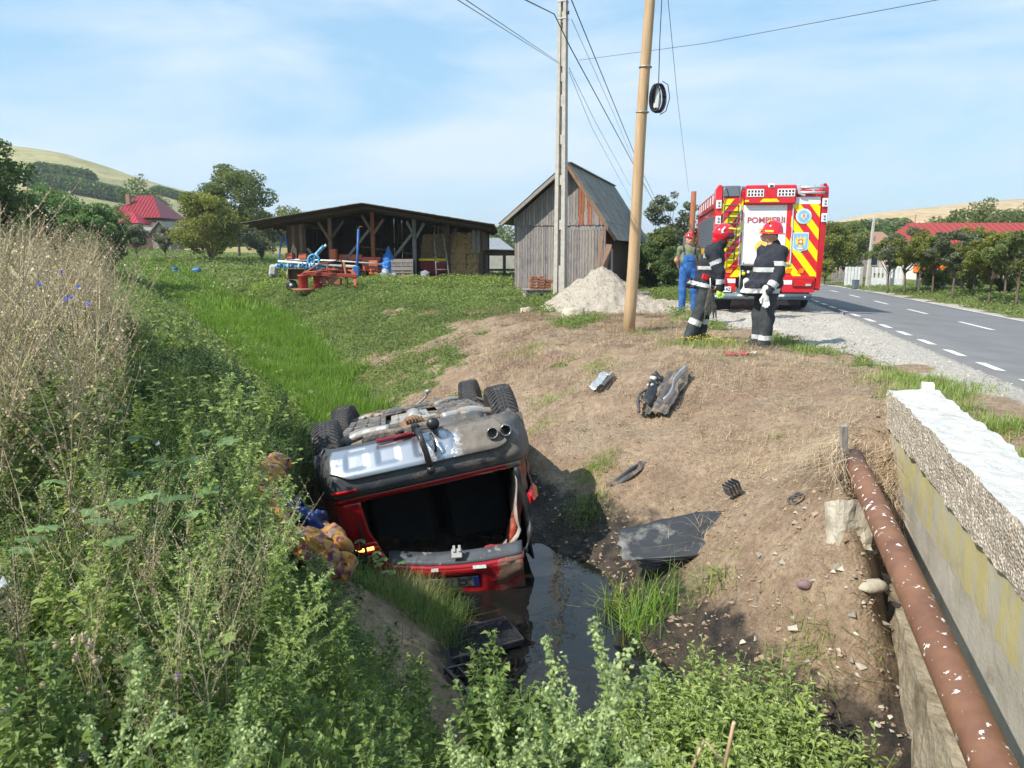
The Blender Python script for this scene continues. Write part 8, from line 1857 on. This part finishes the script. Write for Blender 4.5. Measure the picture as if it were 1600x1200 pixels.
# ------------------------------------------------------------------ weed plants built from templates
class TP:
    def __init__(s, seed): s.V = []; s.F = []; s.M = []; s.Rn = []; s.n = 0; s.rs = np.random.RandomState(seed)
    def quad(s, a, b, c, d, mi, r_): s.V += [a, b, c, d]; s.F.append((s.n, s.n + 1, s.n + 2, s.n + 3)); s.M.append(mi); s.Rn.append(r_); s.n += 4
    def stem(s, P, r0, r1, mi=0):
        P = np.asarray(P, float); k = len(P); rr = np.linspace(r0, r1, k); b = s.n; T = np.gradient(P, axis=0)
        for i in range(k):
            t = T[i] / (np.linalg.norm(T[i]) + 1e-9); u = np.cross(t, (.3, .9, .2)); u /= np.linalg.norm(u) + 1e-9; v = np.cross(t, u)
            for j in range(3): a = 2.094 * j; s.V.append(P[i] + rr[i] * (u * math.cos(a) + v * math.sin(a)))
        q = s.rs.uniform(0, 1)
        for i in range(k - 1):
            for j in range(3): s.F.append((b + i * 3 + j, b + i * 3 + (j + 1) % 3, b + (i + 1) * 3 + (j + 1) % 3, b + (i + 1) * 3 + j)); s.M.append(mi); s.Rn.append(q)
        s.n += 3 * k
    def leaf(s, p, d, L, w, mi=1, droop=.25, fold=.2):
        d = np.asarray(d, float); d = d / (np.linalg.norm(d) + 1e-9); sd_ = np.cross(d, (0, 0, 1)); sd_ /= np.linalg.norm(sd_) + 1e-9; up_ = np.cross(sd_, d)
        m = p + d * L * .45 + up_ * L * fold * .5; t = p + d * L - np.array((0, 0, droop * L)); r_ = s.rs.uniform(0, 1)
        s.quad(p, m + sd_ * w * .5, t, m - sd_ * w * .5, mi, r_)
    def lobed(s, p, d, L, mi=1):     # broad lobed leaf, fan of quads
        d = np.asarray(d, float); d /= np.linalg.norm(d); sd_ = np.cross(d, (0, 0, 1)); sd_ /= np.linalg.norm(sd_) + 1e-9; r_ = s.rs.uniform(0, 1); c = p + d * L * .35
        rim = []
        for k in range(11): a = (k / 10 - .5) * 5.0; rr = L * (.5 + .13 * (k % 2)) ; rim.append(c + (d * math.cos(a) + sd_ * math.sin(a)) * rr - np.array((0, 0, .10 * L * abs(math.sin(a)) + (.10 * L if k % 2 else 0))))
        for k in range(0, 10, 2): s.quad(c, rim[k], rim[k + 1], rim[k + 2], mi, r_)
    def puff(s, p, r_, n, mi=2, size=.012):
        for _ in range(n):
            o = p + s.rs.normal(0, r_ * .5, 3); a = s.rs.normal(0, 1, 3); a /= np.linalg.norm(a); b = np.cross(a, s.rs.normal(0, 1, 3)); b /= np.linalg.norm(b) + 1e-9; z_ = size * s.rs.uniform(.6, 1.3); s.quad(o - a * z_, o + b * z_ * .7, o + a * z_, o - b * z_ * .7, mi, s.rs.uniform(0, 1))
    def arr(s): return np.array(s.V), np.array(s.F), np.array(s.M), np.array(s.Rn)
def goosefoot(seed, h=.9, dense=1.0, leafL=.05, seedy=1.0):
    t = TP(seed); rs = t.rs; bx, by = rs.uniform(-.12, .12, 2) * h
    S = lambda u: np.array((bx * u * u, by * u * u, h * u)); t.stem([S(u) for u in np.linspace(0, 1, 7)], .006 + .004 * h, .0016)
    nb_ = int(17 * dense)
    for k in range(nb_):
        u = .18 + .80 * k / nb_; a = k * 2.4 + rs.uniform(-.4, .4); L = h * (.34 * (1 - u) + .09) * rs.uniform(.7, 1.2); p = S(u); d = np.array((math.cos(a), math.sin(a), .95 + .7 * u)); d /= np.linalg.norm(d)
        Q = [p + d * L * v + np.array((0, 0, .10 * L * v * v)) for v in np.linspace(0, 1, 4)]; t.stem(Q, .0026, .001)
        nl = int(5 * dense) + 2
        for i in range(nl):
            v = .15 + .8 * i / nl; q_ = p + d * L * v; aa = a + rs.uniform(-1.4, 1.4); t.leaf(q_, (math.cos(aa), math.sin(aa), rs.uniform(-.1, .5)), leafL * rs.uniform(.5, 1.2) * (1.25 - u * .6), leafL * .5, 1)
        t.leaf(p, (math.cos(a), math.sin(a), .1), leafL * 1.5 * (1.2 - u), leafL * .9 * (1.2 - u), 1)
        if seedy > 0:
            for v in np.linspace(.35, 1.05, int(6 * seedy) + 1): t.puff(p + d * L * v, .013, int(5 * seedy) + 1, 2, .0052)
    if seedy > 0:
        for u in np.linspace(.72, 1.03, int(14 * seedy)): t.puff(S(u), .016, 8, 2, .0056)
    return t.arr()
def dryweed(seed, h=1.1, leaves=False):
    t = TP(seed); rs = t.rs
    for k in range(4):
        bx, by = rs.uniform(-.3, .3, 2) * h; hh = h * rs.uniform(.65, 1.05); S = lambda u: np.array((bx * u * u + .02 * k, by * u * u, hh * u)); t.stem([S(u) for u in np.linspace(0, 1, 5)], .0035, .001)
        for i in range(8):
            u = .3 + .7 * i / 8; a = rs.uniform(0, 6.28); L = hh * rs.uniform(.1, .28); d = np.array((math.cos(a) * .8, math.sin(a) * .8, 1.0)); d /= np.linalg.norm(d); p = S(u); t.stem([p, p + d * L * .5 + (0, 0, -.01), p + d * L], .0016, .0007)
            for v in (.4, .6, .8, 1.0): t.puff(p + d * L * v, .008, 3, 2, .006)
            if leaves: t.leaf(p, (math.cos(a), math.sin(a), -.1), .05, .014, 1)
    return t.arr()
def smartweed(seed, h=.42):
    t = TP(seed); rs = t.rs
    for k in range(5):
        a0 = rs.uniform(0, 6.28); bx, by = math.cos(a0) * .16, math.sin(a0) * .16; hh = h * rs.uniform(.7, 1.1); S = lambda u: np.array((bx * u, by * u, hh * u)); t.stem([S(u) for u in np.linspace(0, 1, 4)], .003, .0014)
        for i in range(15):
            u = .22 + .78 * i / 15; a = i * 2.4 + k; t.leaf(S(u), (math.cos(a), math.sin(a), .55 - .3 * (1 - u)), .072 * rs.uniform(.7, 1.15) * (1.15 - .4 * u), .019, 1, .12, .25)
        t.puff(S(1.03), .01, 5, 2, .006)
    return t.arr()
def mallow(seed, h=.5):
    t = TP(seed); rs = t.rs
    for k in range(9):
        a = k * .7 + rs.uniform(-.3, .3); L = h * rs.uniform(.5, 1.0); d = np.array((math.cos(a) * .7, math.sin(a) * .7, 1)); d /= np.linalg.norm(d); t.stem([np.zeros(3), d * L * .5, d * L], .003, .002); t.lobed(d * L, (math.cos(a), math.sin(a), .1), .13 * rs.uniform(.6, 1.1), 1)
    return t.arr()
def place(name, temps, spots, mats, seed=1, kind='stuff', smin=.8, smax=1.2):
    """copies of plant templates joined into one mesh; spots (n,3)"""
    rs = np.random.RandomState(seed); VV, FF, MM, RR, n0 = [], [], [], [], 0
    for i, p in enumerate(spots):
        V, F, M, Rn = temps[rs.randint(len(temps))]; a = rs.uniform(0, 6.28); s_ = rs.uniform(smin, smax); c, s2 = math.cos(a) * s_, math.sin(a) * s_
        W_ = np.stack([V[:, 0] * c - V[:, 1] * s2, V[:, 0] * s2 + V[:, 1] * c, V[:, 2] * s_], 1) + p; sh = rs.uniform(-.2, .2); VV.append(W_); FF.append(F + n0); MM.append(M); RR.append(np.clip(Rn * .75 + .12 + sh, 0, 1)); n0 += len(V)
    return fast_mesh(name, np.vstack(VV), np.vstack(FF), rnd=np.concatenate(RR), mats=mats, mi=np.concatenate(MM), kind=kind)
GM = [V_STEM, V_MIDG, V_PALE]; DM = [V_DRY, V_DRYL, V_DRY]
gt = [goosefoot(100 + k, .9 + .12 * k, 1.0) for k in range(4)]; gtl = [goosefoot(120 + k, .75, 1.1, .075, .15) for k in range(3)]
dt = [dryweed(140 + k, 1.05 + .12 * k, k % 2 == 0) for k in range(5)]; stt = [smartweed(160 + k) for k in range(4)]; mt = [mallow(180 + k) for k in range(3)]
# mass of dry weeds covering the left bank, green stems underneath
def crest(x, y): return np.ones(len(x), bool)
def lb(x, y, rs): return (masks(x, y)['s'] < 0) & inview(x, y, .3) & (x < -.52 * y - .25 + .35 * fbm(x, y, 3)) & (y > 3.3) & (masks(x, y)['d'] > 1.5)
P = pts(9000, -12, -1.2, 2.6, 15, 61, lb)[:820]; place('dry_weed_stand', dt, P, DM, 62, smin=.8, smax=1.32)
P = pts(9000, -12, -1.2, 3.5, 15, 63, lb)[:480]; place('leafy_weed_stand', gtl + gt[:1], P, [V_STEM, V_FIELD, V_DRYL], 64, smin=.7, smax=1.15)
P = pts(5000, -4.6, -1.0, 2.2, 7.5, 65, lambda x, y, rs: (masks(x, y)['s'] < 0) & (masks(x, y)['d'] > .95) & (x > -.62 * y - .6) & (x < -.22 * y - .2) & (ground_z(x, y) > -.85))[:110]; place('leafy_weed_stand', gtl + mt, P, [V_STEM, V_MIDG, V_PALE], 66, smin=.4, smax=.7)
P = pts(3000, -7, -2.0, 6.5, 13, 67, lambda x, y, rs: (masks(x, y)['s'] < 0) & (masks(x, y)['d'] > .9) & (x > -.62 * y) & (ground_z(x, y) > -1.1))[:90]; place('leafy_weed_stand', gtl + mt, P, [V_STEM, V_SHADE, V_SHADE], 68, smin=.35, smax=.6)  # low stand by the ditch, shade painted into leaves and seed heads
P = pts(2500, -2.2, -.1, 1.7, 4.0, 69, lambda x, y, rs: (masks(x, y)['s'] < 0) & (ground_z(x, y) > -.8) & inview(x, y, .2))[:110]; place('low_leafy_weeds', stt + gtl, P, [V_STEM, V_DARKG, V_MIDG], 70, smin=.35, smax=.6)
P = pts(600, -3.2, -.9, 1.9, 3.4, 75, lambda x, y, rs: inview(x, y, .1))[:46]; place('dry_weed_stand', dt, P, DM, 76, smin=.28, smax=.5)
# smartweed bush at the lower right
P = pts(4000, .55, 2.0, 2.6, 4.2, 71, lambda x, y, rs: (((x - 1.05) / .58) ** 2 + ((y - 3.32) / .60) ** 2 < 1) & (x + .55 * (y - 3.4) < 1.55))[:150]; P[:, 2] = np.maximum(P[:, 2], WATER_Z - .02) + .22 * np.clip(1 - ((P[:, 0] - 1.2) / .8) ** 2, 0, 1); place('smartweed_thicket', stt, P, [V_STEM, V_MIDG, V_PALE], 72, smin=.85, smax=1.15)
P = pts(1500, -.15, .75, 2.5, 3.75, 73, lambda x, y, rs: x < .9 - .15 * y)[:70]; P[:, 2] = np.maximum(P[:, 2], WATER_Z - .05); place('low_leafy_weeds', stt + gtl, P, [V_STEM, V_DARKG, V_MIDG], 74, smin=.5, smax=.85)
# individual large weeds of the foreground
def weed(name, label, temp, x, y, mats, s_=1.0, rz_=0.0, tilt=(0, 0), group=None, z=None, names=('stem', 'leaves', 'seed_heads'), top=None):
    V, F, M, Rn = temp
    if top is not None:     # stand the plant so that its tip reaches this point
        t = V[V[:, 2].argmax()] * s_; a_ = top[3]; x = top[0] - (t[0] * math.cos(a_) + t[2] * math.sin(a_)); y = top[1] - t[1]; z = top[2] - (t[2] * math.cos(a_) - t[0] * math.sin(a_))
    o = thing(name, label, 'weed', (x, y, gz(x, y) - .02 if z is None else z), rz_, group); o.rotation_euler = (tilt[0], tilt[1], rz_)
    for i, nm in enumerate(names):
        k = M == i
        if k.sum():
            Fk = F[k]; u, inv = np.unique(Fk, return_inverse=True); fast_mesh(nm, V[u] * s_, inv.reshape(-1, 4), rnd=Rn[k], mats=mats[i], parent=o)
    return o
FGp = 'tall pale seeded weeds in the foreground'
mg = [goosefoot(200 + k, 1.15, .9, .035, 2.2) for k in range(5)]
for k, (px, Yd, top, lab, tl, s_) in enumerate(((932, 1.32, 962, 'tallest pale seeded weed at the bottom centre, before the water', (.0, .06), 1), (862, 1.55, 992, 'leaning pale weed left of the tallest one, against the black water', (.0, .24), 1), (770, 1.5, 1080, 'shorter pale weed at the bottom, left of the leaning one', (.0, .10), .8), (700, 1.45, 1120, 'lowest pale weed tip at the bottom edge, left of centre', (0, -.05), .8), (1010, 1.4, 1130, 'short pale weed tip at the bottom edge right of the tallest one', (0, .1), .7), (385, 1.35, 1085, 'pale weed tip in the bottom left quarter, right one', (0, .35), .8), (225, 1.4, 1010, 'blurred pale weed leaning right in the bottom left corner', (0, .5), .9))):
    p = at(px, top, Yd); H = 1.15 * s_; a = tl[1]; x0 = p[0] - math.sin(a) * H; z0 = p[2] - math.cos(a) * H
    weed('seeded_weed', lab, mg[k % 5], float(x0), Yd, [V_STEM, V_MIDG, V_PALE], s_, k * 1.3, (0, 0), FGp, top=(*map(float, p), a)).rotation_euler = (0, a, 0)
GP = 'tall green weeds on the near bank'
big = [goosefoot(220 + k, 1.15, 1.5, .065, 1.5) for k in range(6)]
for k, (px, Yd, top, lab, a) in enumerate(((352, 4.3, 582, 'highest pale tipped weed in front of the ditch grass', .02), (300, 4.2, 655, 'pale tipped weed left of the highest one', -.06), (415, 4.4, 640, 'pale tipped weed directly right of the highest one', .10), (262, 3.6, 700, 'dense leafy weed left of the blue bag', -.1), (330, 3.4, 700, 'dense leafy weed below the highest one', .0), (395, 3.5, 690, 'tall weed just left of the car rear wheel', .12), (445, 3.9, 742, 'slender weed overlapping the car bumper corner', .16), (470, 3.1, 800, 'slender weed leaning over the patterned quilt', .28), (215, 3.1, 742, 'broad green weed in the middle of the left bank', -.1), (350, 2.7, 820, 'green weed in the middle of the near bank', .1), (520, 2.6, 885, 'leaning weed stem below the quilt', .42), (150, 3.3, 700, 'weed with yellowish tips among the dry stalks', -.1), (280, 2.5, 860, 'low leafy weed in the lower left', .0))):
    p = at(px, top, Yd); g_ = gz(float(p[0]) - .1, Yd); H = max(.5, (p[2] - g_)); s_ = min(1.25, H / 1.15 / math.cos(a)); x0 = p[0] - math.sin(a) * s_ * 1.15; z0 = p[2] - math.cos(a) * s_ * 1.18
    weed('green_weed', lab, big[k % 6], float(x0), Yd, [V_STEM, V_BRIGHT, V_PALE], s_, 0, (0, 0), GP, top=(*map(float, p), a)).rotation_euler = (0, a, 0)
MG = 'broad leaved mallow plants on the near bank'
for k, (px, py_, Yd, s_, lab) in enumerate(((225, 740, 3.2, 1.0, 'large mallow leaves left of the blue bag'), (110, 770, 3.0, 1.0, 'mallow leaves at the left beneath the dry stalks'), (265, 690, 3.9, .9, 'mallow leaves above the largest ones'), (555, 860, 5.6, .8, 'small mallow plant beside the lit indicator lamp'), (585, 905, 5.4, .7, 'small mallow plant left of the tailgate'), (125, 620, 4.0, .8, 'yellowish mallow leaves among dry stalks'))):
    p = at(px, py_, Yd); g_ = gz(float(p[0]), Yd); weed('mallow_plant', lab, mt[k % 3], float(p[0]), Yd, [V_STEM, V_BROAD, V_PALE], s_, k, (0, 0), MG, z=float(min(p[2] - .4 * s_, p[2]) if p[2] - g_ > .3 else g_))
# single flowers
def flower(kind_, label, px, py_, Yd, mat, r_, n=7, group=None, cup=.25):
    p = at(px, py_, Yd); o = thing(kind_, label, 'flower', tuple(p), 0, group); t = TP(int(px)); 
    for k in range(n): a = 6.283 * k / n; t.leaf(np.zeros(3), (math.cos(a), -.75 + .35 * math.sin(a), math.sin(a) * .8 + .35), r_, r_ * .75, 0, -cup, .1)
    V, F, M, Rn = t.arr(); fast_mesh('petals', V, F, rnd=Rn, mats=mat, parent=o); m = MB(); m.tube([(0, .01, 0), (.01, .03, -.10), (.0, .04, -.22)], .0018, 4); obj('stalk', m, BARK, o); return o
BF = 'blue chicory flowers on the left bank'
for px, py_, Y_, lab in ((95, 427, 4.6, 'topmost blue chicory flower'), (62, 446, 4.0, 'largest blue chicory flower, left one'), (123, 451, 4.4, 'blue chicory flower right of the largest'), (110, 466, 4.2, 'blue chicory flower below the others'), (102, 470, 4.2, 'blue chicory flower touching the lower one'), (138, 477, 4.3, 'lowest, rightmost blue chicory flower')): flower('chicory_flower', lab, px, py_, Y_, V_BLUE, .022, 9, BF)
WF = 'white bindweed flowers'
for px, py_, Y_, r_, lab in ((270, 1120, 2.2, .022, 'round white bindweed flower near the bottom left'), (121, 922, 2.6, .022, 'white bindweed flower in the middle of the left edge area'), (4, 915, 2.2, .028, 'white bindweed flower cut by the left picture edge'), (76, 668, 3.6, .024, 'pinkish white bindweed flower among the dry stalks'), (247, 695, 3.6, .018, 'small white bindweed flower by the mallow leaves'), (116, 800, 3.2, .018, 'small pale flower under the mallow leaves'), (500, 845, 5.4, .03, 'white flower beside the blue bag'), (130, 1185, 2.0, .018, 'white flower at the bottom edge')): flower('bindweed_flower', lab, px, py_, Y_, V_WHITE, r_, 6, WF, .5)
PF = 'purple and straw coloured thistle heads at the lower left'
for k, (px, py_, mt_) in enumerate(((76, 1098, V_PURP), (138, 1150, V_PURP), (163, 1152, V_PURP), (277, 1061, V_PURP), (131, 1185, V_PURP), (8, 1112, V_PURP), (88, 1008, V_DRY), (116, 1002, V_DRY), (132, 998, V_DRY), (140, 1010, V_DRY), (118, 1030, V_DRY), (28, 1075, V_DRY), (150, 1032, V_DRY), (70, 1075, V_DRY))):
    p = at(px, py_, 2.0 + .04 * (k % 4)); o = thing('thistle_head', ('purple' if mt_ is V_PURP else 'dry straw coloured') + ' thistle head, ' + ['upper one near the left edge', 'left of a close pair at the bottom', 'right of a close pair at the bottom', 'alone below the white flower', 'lowest one at the bottom', 'cut by the left edge', 'first of the upper row', 'second of the upper row', 'tallest of the upper row', 'right end of the upper row', 'below the upper row', 'near the left edge', 'right below the upper row', 'left below the upper row'][k], 'thistle', tuple(p), 0, PF)
    m = MB(); m.lathe([(0, -.014), (.009, -.010), (.010, 0), (.006, .008), (0, .010)], n=8); m.tube([(0, 0, -.01), (.01, .02, -.12), (.015, .03, -.26)], .0016, 4); obj('bud', m, pm('thistle_bud', (.42, .33, .22), (.3, .24, .14), rough=.9), o)
    t = TP(k); t.puff(np.array((0, 0, .010)), .008, 16, 0, .007); V, F, M, Rn = t.arr(); fast_mesh('florets', V, F, rnd=Rn, mats=mt_, parent=o)
# bare broken stalks close to the camera
for k, (pts_, lab) in enumerate((((1078, 1210, 1.35, 1100, 1155, 1.35, 1128, 1190, 1.34), 'bent dry stalk at the bottom edge, left one'), ((1130, 1210, 1.3, 1146, 1132, 1.3, 1148, 1128, 1.3), 'upright dry stalk at the bottom edge, right one'))):
    Q = [at(pts_[i], pts_[i + 1], pts_[i + 2]) for i in (0, 3, 6)]; o = obj('dry_stalk', MB().tube(Q, .0035, 6), WOOD_P); tag(o, lab, 'stalk')

# ------------------------------------------------------------------ air
m = MB(); m.box((0, 1525, 35), (5300, 4400, 92)); hz = obj('haze', m, None)
hm = bpy.data.materials.new('haze_air'); hm.use_nodes = True; hn = hm.node_tree.nodes; hn.clear(); ho = hn.new('ShaderNodeOutputMaterial'); hv = hn.new('ShaderNodeVolumePrincipled')
hv.inputs['Density'].default_value = 0.00042; hv.inputs['Color'].default_value = (.85, .93, 1.0, 1); hv.inputs['Anisotropy'].default_value = .2
hm.node_tree.links.new(hv.outputs[0], ho.inputs['Volume']); hz.data.materials.append(hm); hz['kind'] = 'stuff'
